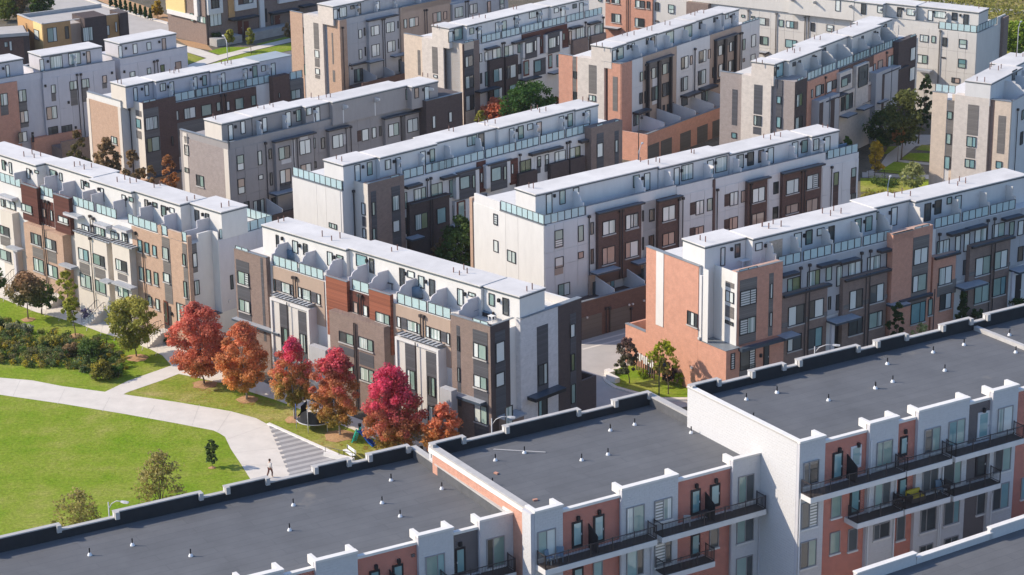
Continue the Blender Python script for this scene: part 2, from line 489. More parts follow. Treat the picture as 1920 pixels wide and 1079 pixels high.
# ------------------------------------------------------------------ terraced blocks
class Face:
    """a wall plane of a block: u runs along it, d outwards, z up; px() finds where a point of the photograph lies on it"""
    def __init__(s, blk, which):
        s.b, s.w = blk, which

    def loc(s, u, d, z):
        if s.w == 'f':
            return (u, s.b.sg * d, z)
        return (s.b.se - d, -s.b.sg * u, z)

    def px(s, p, d=0.0):
        b = s.b
        ux = np.array([b.ux[0], b.ux[1], 0]); out = np.array([b.out[0], b.out[1], 0])
        if s.w == 'f':
            n, a, o = out, ux, b.o + out * d
        else:
            n, a, o = -ux, -out, b.o + ux * (b.se - d)
        r = ray(p)
        t = ((o - CAM) @ n) / (r @ n)
        q = CAM + r * t
        return float((q - b.o) @ a), float(q[2])

    def boxin(s, mb, u0, u1, d0, d1, z0, z1):
        a, c = s.loc(u0, d0, z0), s.loc(u1, d1, z1)
        mb.box(a[0], c[0], a[1], c[1], a[2], c[2])

    def slab(s, name, m, u0, u1, d0, d1, z0, z1, parent=None):
        mb = MB(); s.boxin(mb, u0, u1, d0, d1, z0, z1)
        return mb.obj(name, M[m], parent or s.b.root)

    def zone(s, name, m, zf, tl, br=None, d=.12, z0=None, z1=None, u0=None, u1=None, d0=-.02):
        """wall field between two photograph points (top-left, right edge)"""
        a = s.px(zf(*tl), d)
        c = s.px(zf(*br), d) if br else a
        U0 = a[0] if u0 is None else u0
        U1 = c[0] if u1 is None else u1
        zt = a[1] if z1 is None else z1
        zb = c[1] if z0 is None else z0
        return s.slab(name, m, U0, U1, d0, d, zb, zt)

    def panels(s, m, us, zs, d0=.005, d1=.05, gap=.035):
        """cladding panels picked apart by open joints"""
        us = sorted(us); zs = sorted(zs)
        for i in range(len(us) - 1):
            for j in range(len(zs) - 1):
                if us[i + 1] - us[i] < .1: continue
                mb = MB(); s.boxin(mb, us[i] + gap / 2, us[i + 1] - gap / 2, d0, d1, zs[j] + gap / 2, zs[j + 1] - gap / 2)
                mb.obj('wall_panel', M[m], s.b.root)

    def win(s, u0, u1, z0, z1, d=0.0, st='w', n=2, fr='frame', w=.06, dep=.09, sill=None, name='window', parent=None):
        if u0 > u1: u0, u1 = u1, u0
        if z0 > z1: z0, z1 = z1, z0
        split = None
        mb = MB()
        B = lambda a, b_, c, e, dd=dep: s.boxin(mb, a, b_, d, d + dd, c, e)
        B(u0, u0 + w, z0, z1); B(u1 - w, u1, z0, z1)
        B(u0 + w, u1 - w, z0, z0 + w); B(u0 + w, u1 - w, z1 - w, z1)
        cuts = [u0 + w]
        hz = n < 0
        if n == 2: cuts += [u0 + (u1 - u0) * (.5 if rng.random() < .5 else (.38 if rng.random() < .5 else .62))]
        if n == 3: cuts += [u0 + (u1 - u0) * .33, u0 + (u1 - u0) * .67]
        for c in cuts[1:]:
            B(c - w * .45, c + w * .45, z0 + w, z1 - w, dep - .015)
        if hz:
            zm = z0 + (z1 - z0) * .45
            B(u0 + w, u1 - w, zm - w * .45, zm + w * .45, dep - .015)
        o = mb.obj(name, M[fr], parent or s.b.root)
        edges = cuts + [u1 - w]
        cells = [(edges[i], edges[i + 1], z0 + w, z1 - w) for i in range(len(edges) - 1)]
        if hz:
            cells = [(u0 + w, u1 - w, z0 + w, zm), (u0 + w, u1 - w, zm, z1 - w)]
        for i, c in enumerate(cells):
            k = st[i % len(st)]
            pm = MB(); s.boxin(pm, c[0] + .005, c[1] - .005, d + .004, d + .03, c[2] + .005, c[3] - .005)
            pm.obj('pane', P[k], o)
        if sill:
            sm = MB(); s.boxin(sm, u0 - .06, u1 + .06, d + .002, d + dep + .06, z0 - .12, z0 - .004)
            sm.obj('sill', M[sill], o)
        return o

    def wins(s, zf, rows, d=0.0, st='w', n=2, fr='frame', sill=None, name='window', **k):
        for r in rows:
            a = s.px(zf(r[0], r[1]), d); c = s.px(zf(r[2], r[3]), d)
            stt = r[4] if len(r) > 4 else st
            nn = r[5] if len(r) > 5 else n
            wid = abs(a[0] - c[0])
            if wid < .95 and nn > 1: nn = 1
            s.win(a[0], c[0], c[1], a[1], d, stt, nn, fr, sill=sill, name=name, **k)

    def door(s, zf, r, d=0.0, m='ddoor', st='w', fr=None):
        a = s.px(zf(r[0], r[1]), d); c = s.px(zf(r[2], r[3]), d)
        u0, u1, z0, z1 = min(a[0], c[0]), max(a[0], c[0]), c[1], a[1]
        mb = MB(); s.boxin(mb, u0, u1, d + .002, d + .07, z0, z1)
        o = mb.obj('door', M[m if fr is None else fr], s.b.root)
        if st:
            w = (u1 - u0) * .18
            pm = MB(); s.boxin(pm, u0 + w, u1 - w, d + .072, d + .085, z0 + .25, z1 - .15); pm.obj('pane', P[st], o)
        hm = MB(); s.boxin(hm, u1 - .16, u1 - .1, d + .072, d + .12, z0 + .95, z0 + 1.1); hm.obj('handle', M['pole'], o)
        return o

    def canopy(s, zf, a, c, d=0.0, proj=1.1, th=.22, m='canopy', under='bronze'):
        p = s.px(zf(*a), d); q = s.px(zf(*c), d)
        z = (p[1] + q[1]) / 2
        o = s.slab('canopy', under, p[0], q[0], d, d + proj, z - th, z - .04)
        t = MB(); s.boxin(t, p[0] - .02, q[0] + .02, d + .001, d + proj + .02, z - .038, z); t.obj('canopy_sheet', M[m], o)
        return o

    def pipe(s, zf, a, zb=0.2, d=0.0, m='bronze', r=.055, hopper=True):
        u, z = s.px(zf(*a), d)
        mb = MB()
        c = lambda zz, dd: s.loc(u, d + dd, zz)
        mb.tube([c(z, .12), c(zb, .12)], r, 6)
        if hopper:
            h = s.loc(u, d, z); sy = s.loc(u, d + .28, z)
            s.boxin(mb, u - .14, u + .14, d + .01, d + .26, z - .05, z + .22)
        return mb.obj('downpipe', M[m], s.b.root)

    def lamp(s, zf, a, d=0.0):
        u, z = s.px(zf(*a), d)
        mb = MB(); s.boxin(mb, u - .11, u + .11, d + .002, d + .2, z - .2, z + .14)
        return mb.obj('wall_lamp', M['black'], s.b.root)

    def rail(s, u0, u1, zb, h=1.05, d=-.08, pw=.95, parent=None):
        """glass balustrade: posts, panes and a top rail"""
        if u0 > u1: u0, u1 = u1, u0
        mb = MB(); s.boxin(mb, u0, u1, d - .03, d + .03, zb + h - .045, zb + h)
        s.boxin(mb, u0, u1, d - .03, d + .03, zb + .0, zb + .05)
        o = mb.obj('balustrade', M['fascia'], parent or s.b.root)
        n = max(1, round((u1 - u0) / pw)); st = (u1 - u0) / n
        for i in range(n + 1):
            u = u0 + i * st
            pm = MB(); s.boxin(pm, u - .03, u + .03, d - .035, d + .035, zb + .052, zb + h - .047); pm.obj('post', M['bronze'], o)
            if i < n:
                gm_ = MB(); s.boxin(gm_, u + .06, u + st - .06, d - .008, d + .008, zb + .09, zb + h - .07); gm_.obj('glass_panel', M['glass'], o)
        return o


class Block:
    def __init__(s, name, label, fa, fb, e, D, T, wall='white', cat='townhouses', group=None, sg=-1, L=None, steps=None, top=None, notch=None):
        a, b = at(fa[:2], fa[2]), at(fb[:2], fb[2])
        ux = (b - a)[:2]; s.L = float(np.hypot(*ux)); ux = ux / s.L
        if L: s.L = L
        s.ux, s.sg, s.T, s.D = ux, sg, T, D
        s.out = np.array([-ux[1], ux[0]]) * sg
        s.o = np.array([a[0], a[1], 0.0])
        s.se = float((at(e[:2], e[2]) - s.o)[:2] @ ux) if e is not None else 0.0
        s.root = thing(name, label, cat, (float(a[0]), float(a[1]), 0), math.atan2(ux[1], ux[0]), group)
        s.f, s.e = Face(s, 'f'), Face(s, 'e')
        # terrace floor level of each length of the row: it steps with the ground
        s.steps = [(s.se, s.L, T)]
        if steps:
            us = [s.se] + [s.f.px(p)[0] for p, _ in steps] + [s.L]
            ts = [T] + [t for _, t in steps]
            s.steps = [(us[i], us[i + 1], ts[i]) for i in range(len(ts))]
        mb = MB()
        s.nu, s.dd, nt = s.se, 0.0, 0.0
        if notch:
            s.nu = s.f.px(notch[0], notch[1])[0]; s.dd = s.se - s.nu; nt = notch[2]
        for u0, u1, t in s.steps:
            z = t if top is None else top
            if notch and u0 < s.nu < u1:
                s.f.boxin(mb, u0, s.nu, -D, -nt, 0, z)
                u0 = s.nu
            s.f.boxin(mb, u0, u1, -D, 0, 0, z)
        mb.obj('wall', M[wall], s.root)

    def tz(s, u):
        for a, b, t in s.steps:
            if u <= b: return t
        return s.steps[-1][2]

    def at(s, p, z):
        q = at(p, z) - s.o
        return float(q[:2] @ s.ux), float(-(q[:2] @ s.out))

    def up(s, u, t, z):
        return s.f.loc(u, -t, z)

    def penthouse(s, segs, depth=3.3, H=2.9, wall=None, roof='membrane', end=None, endm=None):
        """set-back top storey: one length of wall and roof for each pair of roof-edge points"""
        s.pent = []
        z = s.T + H
        prev = None
        for i, (p, q) in enumerate(segs):
            a, b = s.at(p, z), s.at(q, z)
            u0, u1 = a[0], b[0]
            if prev is not None: u0 = prev
            if i == 0 and end is not None: u0 = end
            prev = u1
            T = s.tz((u0 + u1) / 2)
            if T != s.T:
                a, b = s.at(p, T + H), s.at(q, T + H)
                u1 = b[0]; prev = u1
            t = (a[1] + b[1]) / 2
            dz = (i % 2) * .06 + T - s.T
            s.pent.append((u0, u1, t))
            mb = MB(); s.f.boxin(mb, u0 + .02, u1 - .02, -t, -t - depth, T + .002, z + dz - .16)
            mb.obj('penthouse_wall', M[wall or 'white'], s.root)
            if i == 0 and endm: s.f.slab('end_panel', endm, u0 - .03, u0 + .018, -t - .02, -t - depth + .02, T + .004, z - .27)
            r = s.f.slab('roof', roof, u0 - .06 * (i == 0), u1 + .04, -t + .1, -t - depth - .1, z + dz - .1, z + dz)
            fm = MB(); s.f.boxin(fm, u0 - .04 * (i == 0), u1 + .03, -t + .08, -t - depth - .08, z + dz - .26, z + dz - .102); fm.obj('fascia', M['fascia'], r)
        return s

    def vents(s, zf, pts, z=None, t=.09):
        z0 = z
        for p in pts:
            z = (s.T + 2.93) if z0 is None else z0
            u, tt = s.at(zf(*p), z)
            z += s.tz(u) - s.T
            u, tt = s.at(zf(*p), z)
            x, y, _ = s.f.loc(u, -tt, 0)
            h = rng.uniform(.45, .62)
            mb = MB(); mb.lathe([(.055, -.02), (.055, h)], 6, (x, y, z)); mb.obj('vent_pipe', M['vent'], s.root)

    def pt(s, u):
        for a, b, t in s.pent:
            if a - .05 <= u <= b + .05: return t
        return s.pent[0][2] if u < s.pent[0][0] else s.pent[-1][2]

    def pwins(s, zf, rows, **k):
        """openings of the set-back storey"""
        for r in rows:
            t = s.pent[0][2]
            for _ in range(2):
                u = s.f.px(zf(r[0], r[1]), -t)[0]
                t = s.pt(u)
            s.f.wins(zf, [r], d=-t + .001, **k)

    def plamps(s, zf, pts):
        for p in pts:
            t = s.pent[0][2]
            for _ in range(2):
                t = s.pt(s.f.px(zf(*p), -t)[0])
            s.f.lamp(zf, p, d=-t)

    def dividers(s, us, m='white', reach=.1, full=None, hi=2.3, lo=1.42, th=.12, box=False):
        """privacy walls between roof terraces: high by the door, a scooped step, low by the parapet"""
        for u in us:
            t = s.pt(u) - .001
            x = s.sg
            fu = full or max(.9, t * .5)
            prof = [(reach, 0), (t, 0), (t, hi), (t - fu, hi), (t - fu, hi - .25)]
            a0, a1 = t - fu, max(reach + .4, t - fu - .85)
            if box: prof = prof[:3] + [(t - fu, hi), (t - fu, lo)]
            for i in range(1, 6):
                if box: break
                w = i / 6 * 1.5708
                prof.append((a0 - (a0 - a1) * math.sin(w), hi - .25 - (hi - .25 - lo) * (1 - math.cos(w))))
            prof += [(reach, lo)] if box else [(a1, lo), (reach, lo)]
            mb = MB()
            mb.prism([(-x * p[0], s.tz(u) + .004 + p[1]) for p in prof], 0, u - th / 2, u + th / 2)
            mb.obj('privacy_wall', M[m], s.root)

    def parapet(s, u0, u1, h=.85, th=.22, wall='white', d=0.0, cap='cap', face=None, z=None):
        f = face or s.f
        z = s.tz((u0 + u1) / 2) if z is None else z
        o = f.slab('parapet', wall, u0, u1, d - th, d, z + .003, z + h)
        c = MB(); f.boxin(c, u0 - .03, u1 + .03, d - th - .04, d + .05, z + h + .002, z + h + .05); c.obj('parapet_cap', M[cap], o)
        return o


# ------------------------------------------------------------------ townhouse rows
GRP = 'rows of townhouses with white flat roofs and roof terraces'


def us_of(face, zf, pts, d=0.0):
    return [face.px(zf(*p), d)[0] for p in pts]


# ---- pale row with brown brick bays, centre right
a1, a2, a3, a9 = Z(920, 350), Z(1180, 280), Z(1380, 220), Z(900, 500)
R4 = Block('townhouse_row', 'white panelled townhouse row with brown brick bays over a brown garage podium', (1019.4, 422.6, 12.0), (1551.8, 293.5, 12), (936.7, 393.4, 12), 12.4, 11.95,
           steps=[(a2(525, 420), 11.75), (a2(950, 330), 11.6)], group=GRP, L=46.5)
f, e = R4.f, R4.e
R4.penthouse([((1000.9, 363.3), (1236.7, 312.5)), ((1238, 314), (1369, 286)), ((1370, 287), (1516, 255)), ((1517.6, 256.4), (1575, 245))], end=.35)
R4.vents(a2, [(125, 140), (213, 170), (300, 140), (340, 150), (697, 45), (727, 55)])
R4.vents(a3, [(310, 232), (388, 250), (432, 205), (500, 220), (975, 118), (1030, 125)])
R4.vents(a1, [(430, 10), (480, 18)])
# cladding panels
f.panels('white', [R4.se] + us_of(f, a1, [(716, 500), (818, 500), (975, 500), (1100, 500)]), [4.4, 7.3, 8.9, 11.85])
f.panels('white', us_of(f, a1, [(1112, 500), (1205, 500)]), [4.4, 8.9, 11.85])
f.panels('white', us_of(f, a1, [(1702, 300), (1850, 300)]) , [4.4, 8.7, 11.85])
f.panels('white', us_of(f, a2, [(150, 700), (320, 700)]), [4.4, 8.7, 11.85])
f.panels('white', us_of(f, a2, [(575, 600), (685, 600), (842, 600), (942, 600)]), [4.4, 8.6, 11.65])
f.panels('white', us_of(f, a2, [(975, 500), (1075, 500), (1225, 500), (1328, 500)]), [4.4, 8.6, 11.5])
f.panels('white', us_of(f, a2, [(1560, 450), (1715, 450)]), [4.4, 8.5, 11.5])
f.panels('white', us_of(f, a3, [(970, 600), (1080, 600), (1190, 600), (1340, 600)]) + [R4.L], [3, 7.5, 10.9])
f.wins(a1, [(717, 500, 812, 672, 'zg', -1), (980, 445, 1042, 610, 'g', 1), (980, 740, 1042, 800, 'b', 1), (720, 805, 815, 900, 'w', 1), (1120, 405, 1155, 535, 'd', 1), (1122, 705, 1155, 865, 'd', 1),
            (1780, 260, 1837, 380, 'd', 1), (1778, 555, 1832, 715, 'd', 1), (1703, 270, 1718, 390, 'd', 1), (1703, 570, 1718, 710, 'd', 1)], d=.05)
f.zone('spandrel', 'tan', a1, (720, 902), (815, 978), d=.1, d0=.052)
f.wins(a9, [(875, 205, 1008, 310, 'gw', 2)], d=.05)
for zf, tl, br in ((a1, (1210, 300), (1695, 190)), (a2, (330, 575), (565, 540)), (a2, (1335, 370), (1555, 320)), (a3, (530, 630), (965, 540))):
    f.zone('bay', 'dkbrown', zf, tl, br, d=.5, z0=4.2, z1=None)
    f.canopy(zf, (tl[0] - 30, tl[1] - 20), (br[0] + 6, br[1] - 14), d=.5, proj=.55, th=.2)
f.wins(a1, [(1255, 400, 1398, 520, 'wc'), (1515, 325, 1655, 455, 'w'), (1253, 695, 1395, 850, 'b'), (1512, 635, 1655, 775, 'bw')], d=.5, sill='stonec')
f.wins(a2, [(10, 735, 95, 865, 'w'), (372, 655, 512, 785, 'w'), (372, 955, 505, 1060, 'b'), (1382, 450, 1518, 575, 'w'), (1375, 735, 1512, 830, 'b')], d=.5, sill='stonec')
f.wins(a3, [(565, 715, 700, 840, 'w'), (795, 660, 922, 785, 'wz'), (560, 995, 695, 1060, 'b'), (788, 935, 915, 1040, 'b')], d=.5, sill='stonec')
f.wins(a2, [(222, 680, 278, 805, 'd', 1), (218, 975, 272, 1075, 'd', 1), (745, 588, 833, 722, 'w', 2), (873, 560, 930, 685, 'g', 1), (735, 880, 833, 965, 'b', 2), (1128, 490, 1218, 620, 'w', 2),
            (1255, 470, 1305, 590, 'b', 1), (1120, 775, 1215, 885, 'b', 2), (1620, 375, 1672, 495, 'd', 1), (1612, 655, 1668, 770, 'd', 1)], d=.05)
for r in ((685, 606, 742, 730), (680, 890, 733, 975)): f.zone('spandrel', 'brownbd', a2, r[:2], r[2:], d=.09, d0=.052)
for r in ((1072, 512, 1126, 634), (1068, 795, 1118, 895)): f.zone('spandrel', 'brownbd', a2, r[:2], r[2:], d=.09, d0=.052)
f.zone('pilaster', 'dkbrown', a2, (946, 345), (970, 340), d=.14, z0=4.2)
f.wins(a3, [(420, 735, 472, 850, 'd', 1), (415, 1015, 468, 1075, 'd', 1), (1097, 625, 1148, 765, 'l', 1), (1296, 575, 1345, 672, 'g', 1), (1290, 860, 1340, 940, 'd', 1)], d=.05)
f.zone('spandrel', 'brownbd', a3, (1095, 768), (1146, 985), d=.09, d0=.052)
f.zone('spandrel', 'brownbd', a3, (1292, 675), (1345, 855), d=.09, d0=.052)
for p in ((1100, 345), (1447, 280), (1475, 275)): f.pipe(a1, p, 4.3, d=.05 if p[0] < 1200 else .5)
for p, d in (((596, 560), .05), ((985, 465), .05), ((552, 570), .5), ((1362, 395), .5)): f.pipe(a2, p, 4.3, d=d)
for p, d in (((738, 615), .5), ((772, 605), .5), ((168, 755), .5), ((1070, 570), .05)): f.pipe(a3, p, 4.3, d=d)
f.canopy(a1, (1112, 955), (1380, 885), d=.5, proj=1.2, m='canpale', under='canopy')
f.canopy(a1, (1575, 845), (1850, 765), d=.5, proj=1.2, m='canpale', under='canopy')
# podium with garages, terrace floor and privacy screens
mb = MB(); f.boxin(mb, R4.se + .1, R4.L - 4, .02, 3.7, 0, 3.15); mb.obj('podium', M['dkbrown'], R4.root)
mb = MB(); f.boxin(mb, R4.se + .1, R4.L - 4, 3.45, 3.7, 3.151, 4.15); f.boxin(mb, R4.se + .1, R4.se + .35, .05, 3.44, 3.151, 4.15); o = mb.obj('podium_parapet', M['dkbrown'], R4.root)
mb = MB(); f.boxin(mb, R4.se + .06, R4.L - 4, 3.4, 3.75, 4.152, 4.2); mb.obj('parapet_cap', M['cap'], o)
for u in us_of(f, a9, [(1255, 580), (1575, 560)], 3.7):
    f.slab('garage_door', 'garage', u - 1.35, u + 1.35, 3.702, 3.74, .05, 2.45)
for i in range(8):
    u = 12.6 + i * 3.9
    f.slab('garage_door', 'garage', u - 1.35, u + 1.35, 3.702, 3.74, .05, 2.45)
for p in ((1413, 480), (1450, 475), (1693, 480)): f.pipe(a9, p, .1, d=3.7, hopper=True)
for p in ((1200, 572), (1673, 430), (1713, 420), (1838, 382), (1880, 375)):
    u, z = f.px(a9(*p), 3.7); f.slab('vent_cap', 'lpatch', u - .09, u + .09, 3.702, 3.85, z - .09, z + .09)
for zf, p in ((a9, (1320, 180)), (a9, (1660, 120))):
    u, z = f.px(zf(*p), .6)
    mb = MB(); mb.prism([(-.06, 3.16), (-3.3, 3.16), (-3.3, 4.5), (-.06, 5.2)], 0, u - .05, u + .05); mb.obj('privacy_screen', M['white'], R4.root)
for i in range(9):
    u = 13.5 + i * 3.7
    mb = MB(); mb.prism([(-.06, 3.16), (-3.3, 3.16), (-3.3, 4.5), (-.06, 5.2)], 0, u - .05, u + .05); mb.obj('privacy_screen', M['white'], R4.root)
f.zone('entry_wall', 'tan', a9, (1232, 105), (1500, 40), d=.3, z0=3.16)
f.zone('entry_wall', 'tan', a1, (1590, 900), (1850, 830), d=.3, z0=3.16)
f.wins(a9, [(1265, 175, 1412, 330, 'd', 3)], d=.3)
f.door(a9, (1462, 75, 1508, 240), d=.3, m='mdgrey', st='t')
f.wins(a1, [(1640, 940, 1790, 1075, 'd', 3)], d=.3)
# terrace level
R4.parapet(f.px(a1(1075, 205))[0], f.px(a2(525, 405))[0], .95)
R4.parapet(f.px(a2(530, 430))[0], f.px(a2(950, 335))[0], .95)
R4.parapet(f.px(a2(955, 335))[0], f.px(a3(1008, 400))[0], .95)
f.rail(R4.se + .05, f.px(a1(1065, 300))[0], R4.T + .02)
f.rail(f.px(a3(1030, 545))[0], R4.L - .1, 11.6)
e.rail(.15, 7.3, R4.T + .02)
e.slab('parapet', 'white', 7.4, 11.8, -.25, 0, R4.T + .003, R4.T + .9)
e.slab('parapet_cap', 'cap', -.05, 7.4, -.3, .06, R4.T - .055, R4.T + .002)
R4.dividers(us_of(f, a1, [(1052, 195)]) + us_of(f, a2, [(185, 465), (505, 395), (1265, 232), (1585, 165)]) + us_of(f, a3, [(380, 525), (690, 455), (985, 385)]))
R4.dividers(us_of(f, a2, [(940, 325)]), full=1.6, hi=2.3)
R4.pwins(a1, [(772, 50, 838, 190, 'g', 1), (925, 20, 990, 150, 'w', 1)])
R4.pwins(a2, [(40, 300, 110, 420, 'g', 1), (585, 185, 712, 330, 'c', 1), (968, 100, 1095, 240, 'c', 1), (1325, 40, 1395, 170, 'd', 1), (1450, 15, 1505, 130, 'b', 1)])
R4.pwins(a3, [(735, 265, 800, 390, 'g', 1), (870, 250, 928, 365, 'c', 1), (250, 375, 310, 500, 'b', 1), (130, 400, 195, 535, 'd', 1)])
for zf, r in ((a1, (620, 90, 690, 300)), (a2, (165, 275, 230, 455)), (a2, (500, 215, 560, 400)), (a2, (875, 130, 942, 280)), (a2, (1205, 70, 1280, 205)), (a3, (20, 425, 80, 570)), (a3, (355, 350, 418, 520)), (a3, (630, 285, 692, 445)), (a3, (990, 225, 1052, 400))):
    R4.pwins(zf, [r + ('wg', 1)], name='terrace_door')
R4.plamps(a1, [(712, 100)]); R4.plamps(a2, [(143, 322), (583, 238), (965, 150), (1310, 75)]); R4.plamps(a3, [(110, 437), (340, 392), (727, 295), (982, 255)])
# end wall
e.panels('white2', [.02, 4.3, 6.4, 11.9], [0.1, 11.85])
e.wins(a1, [(188, 705, 285, 870, 'c', 2), (35, 300, 82, 440, 'z', 1), (35, 595, 88, 745, 'w', 1)], d=.05)
e.slab('wall', 'tanb', 12.0, 12.45, -.5, .16, .1, 12.3)

# ---- red brick row, right
b1, b2, b3, b4, b6 = Z(1220, 420), Z(1500, 320), Z(1600, 440), Z(1220, 560), Z(1280, 360, 2.997)
b5 = Z(1120, 560)
R5 = Block('townhouse_row', 'townhouse row with an orange red brick end wall and red brick corner tower', (*b1(1440, 490), 12.2), (*b2(1918, 555), 12.2), (1232, 468, 13.1), 11, 12.15, group=GRP, L=42, notch=((1382.7, 511.5), .75, 2.6))
f, e = R5.f, R5.e
R5.penthouse([((1326.8, 461.7), (1397.7, 443.9)), ((1410, 450.4), (1527.5, 419.6)), ((1528.4, 422), (1640, 391.3)), ((1641.8, 390.9), (1702.7, 373.4)), ((1718.5, 377.5), (1925, 327))], end=R5.se + .25)
R5.vents(b2, [(252, 480), (342, 508), (378, 450), (460, 480), (988, 290), (1062, 305), (1145, 255), (1240, 285), (1675, 145), (1772, 170), (1790, 120), (1860, 140)])
R5.vents(b1, [(556, 180), (616, 200), (1250, 35), (1325, 55), (1465, 35)])
R5.vents(b6, [(448, 195), (484, 208), (508, 183), (553, 193)])
bx, dd = R5.nu, R5.dd           # corner tower, proud of the row, with a slot behind it
# the tower and its ground storey
f.slab('tower', 'red', bx, -.2, -.02, .8, 5.65, 13.05)
f.slab('tower_base', 'red', bx + .02, -.2, -.02, 1.2, .02, 5.6)
f.slab('wall', 'red', R5.se - .06, bx + .02, -3.0, 1.2, .02, 5.6)
mb = MB(); f.boxin(mb, R5.se - .12, bx + .1, -2.9, 1.26, 5.601, 5.67); mb.obj('ledge', M['cap'], R5.root)
f.slab('parapet_cap', 'cap', bx - .04, -.16, .52, .85, 13.052, 13.1)
f.zone('tower_panel', 'mdgrey', b1, (1005, 640), (1198, 590), d=.83, d0=.801, z0=5.7)
f.wins(b1, [(1005, 762, 1185, 890, 'zz')], d=.84)
f.wins(b4, [(1000, 240, 1175, 375, 'zc')], d=.84)
f.wins(b1, [(1340, 675, 1368, 835, 'w', 1)], d=.81)
f.wins(b4, [(1336, 160, 1362, 310, 'w', 1)], d=.81)
f.zone('tower_strip', 'mdgrey', b1, (1335, 560), (1385, 548), d=.82, d0=.801, z0=5.8)
f.slab('canopy', 'canopy', bx - .1, .3, 1.2, 1.75, 5.3, 5.62)
f.wins(b4, [(1005, 590, 1170, 770, 'dz', 2), (900, 620, 942, 790, 'z', 1)], d=1.21)
f.zone('spandrel', 'mdgrey', b4, (1000, 775), (1180, 850), d=1.24, d0=1.201)
f.door(b4, (1268, 515, 1325, 760), d=1.21, st='d'); f.lamp(b4, (1232, 635), d=1.2)
# tower return facing left, pale with boarded strip
e.slab('tower_return', 'white2', -.78, 2.58, dd - .02, dd + .04, 5.68, 13.0)
# ornaments of the tower top
f.rail(bx + .25, f.px(b1(1200, 560), .8)[0], 12.2, d=.75, pw=1.0)
# row facade
f.panels('mgrey', [0, 3.1, 6.2, 9.3, 12.4, f.px(b2(1040, 760))[0]], [5.9, 9.0, 12.1], gap=.03)
f.panels('mgrey', [f.px(b2(1530, 660))[0] + 3.1 * i for i in range(7)], [5.9, 9.0, 12.1], gap=.03)
for tl, br in (((1475, 800), (1730, 735)),):
    pass
bays = [(b6, (560, 582), (815, 515)), (b6, (905, 490), (1152, 432)), (b6, (1618, 305), (1845, 248))]
for zf, tl, br in bays:
    f.zone('bay', 'brownb', zf, tl, br, d=.6, z0=.05)
    f.canopy(zf, (tl[0] - 8, tl[1] - 5), (br[0] + 3, br[1] - 4), d=.3, proj=.6, th=.25)
f.zone('bay', 'red', b6, (1410, 370), (1538, 335), d=.7, z0=.05)
f.canopy(b6, (1402, 362), (1542, 332), d=.4, proj=.6, th=.25)
tx = us_of(f, b6, [(1185, 240), (1408, 180)], .9)
f.slab('tower', 'red', tx[0], tx[1], -.02, .9, .05, 13.05)
f.zone('tower_panel', 'mdgrey', b6, (1298, 260), (1388, 238), d=.94, d0=.901, z0=5.2)
f.wins(b6, [(1300, 325, 1374, 395, 'w', 2), (1293, 475, 1366, 548, 'wg', 2)], d=.945)
f.canopy(b6, (1215, 605), (1390, 568), d=.9, proj=.45, th=.3)
f.wins(b6, [(1283, 632, 1360, 725, 't', 2), (1380, 605, 1400, 690, 'g', 1)], d=.905, sill='stonec')
f.wins(b6, [(700, 450, 768, 520, 'cl'), (805, 425, 835, 495, 'g', 1), (865, 420, 893, 525, 'c', 1), (932, 398, 1005, 462, 'cw'), (1037, 370, 1108, 430, 'wc'), (1145, 345, 1168, 430, 'b', 1),
            (588, 490, 660, 552, 'gl'), (1428, 280, 1496, 338, 'cc'), (1533, 250, 1558, 330, 'w', 1), (1582, 235, 1608, 330, 'w', 1), (1642, 215, 1705, 272, 'wc'), (1740, 185, 1805, 245, 'wg'), (1836, 170, 1860, 240, 'g', 1), (1885, 165, 1912, 240, 'w', 1),
            (862, 580, 888, 660, 'd', 1), (818, 590, 830, 660, 'd', 1), (1577, 385, 1605, 460, 'd', 1), (1885, 310, 1910, 385, 'd', 1)], d=.06)
f.wins(b6, [(593, 650, 680, 735, 'wd'), (712, 615, 788, 695, 'dw'), (938, 560, 1008, 645, 'wd'), (1052, 530, 1126, 610, 'dw'), (588, 812, 665, 880, 'wd'), (705, 775, 780, 862, 'dt'), (932, 720, 1008, 790, 'dd'), (1046, 685, 1118, 752, 'gc'),
            (1646, 375, 1725, 455, 'wg'), (1752, 340, 1820, 420, 'gw'), (1640, 530, 1720, 610, 'gg'), (1743, 490, 1810, 572, 'gt')], d=.61, sill='stonec')
f.wins(b6, [(1440, 430, 1508, 510, 'cw'), (1445, 580, 1505, 650, 'dw')], d=.71, sill='stonec')
for tl, br in (((560, 740), (812, 700)), ((905, 640), (1150, 600)), ((1612, 455), (1840, 415))):
    f.zone('spandrel', 'mdgrey', b6, tl, br, d=.63, d0=.601)
f.zone('spandrel', 'mdgrey', b6, (1432, 515), (1535, 565), d=.73, d0=.701)
for p, q in (((752, 410), (862, 378)), ((866, 392), (972, 360)), ((1090, 325), (1196, 296)), ((538, 462), (630, 440)), ((1482, 230), (1585, 204)), ((1586, 202), (1688, 174)), ((1790, 148), (1890, 118))):
    f.canopy(b6, p, q, d=.05, proj=.75, th=.3)
for p, q in (((805, 712), (945, 688)), ((1140, 625), (1222, 605)), ((1523, 525), (1658, 490)), ((1832, 432), (1918, 412)), ((520, 800), (606, 780))):
    f.canopy(b6, p, q, d=.5, proj=1.5, th=.25, m='canpale', under='canopy')
for p in ((690, 545), (710, 540), (1030, 460), (1050, 456), (1735, 280), (1755, 276)): f.pipe(b6, p, .1, d=.62, hopper=False)
for p in ((660, 432), (710, 415), (1002, 348), (1052, 336), (1440, 242), (1712, 165), (1750, 155)): f.pipe(b6, p, 9.6, d=.06)
f.pipe(b6, (1413, 545), .1, d=.92, hopper=False)
for r in ((852, 730, 885, 875), (1565, 545, 1618, 640), (1870, 470, 1895, 600)): f.door(b6, r, d=.02, st=None)
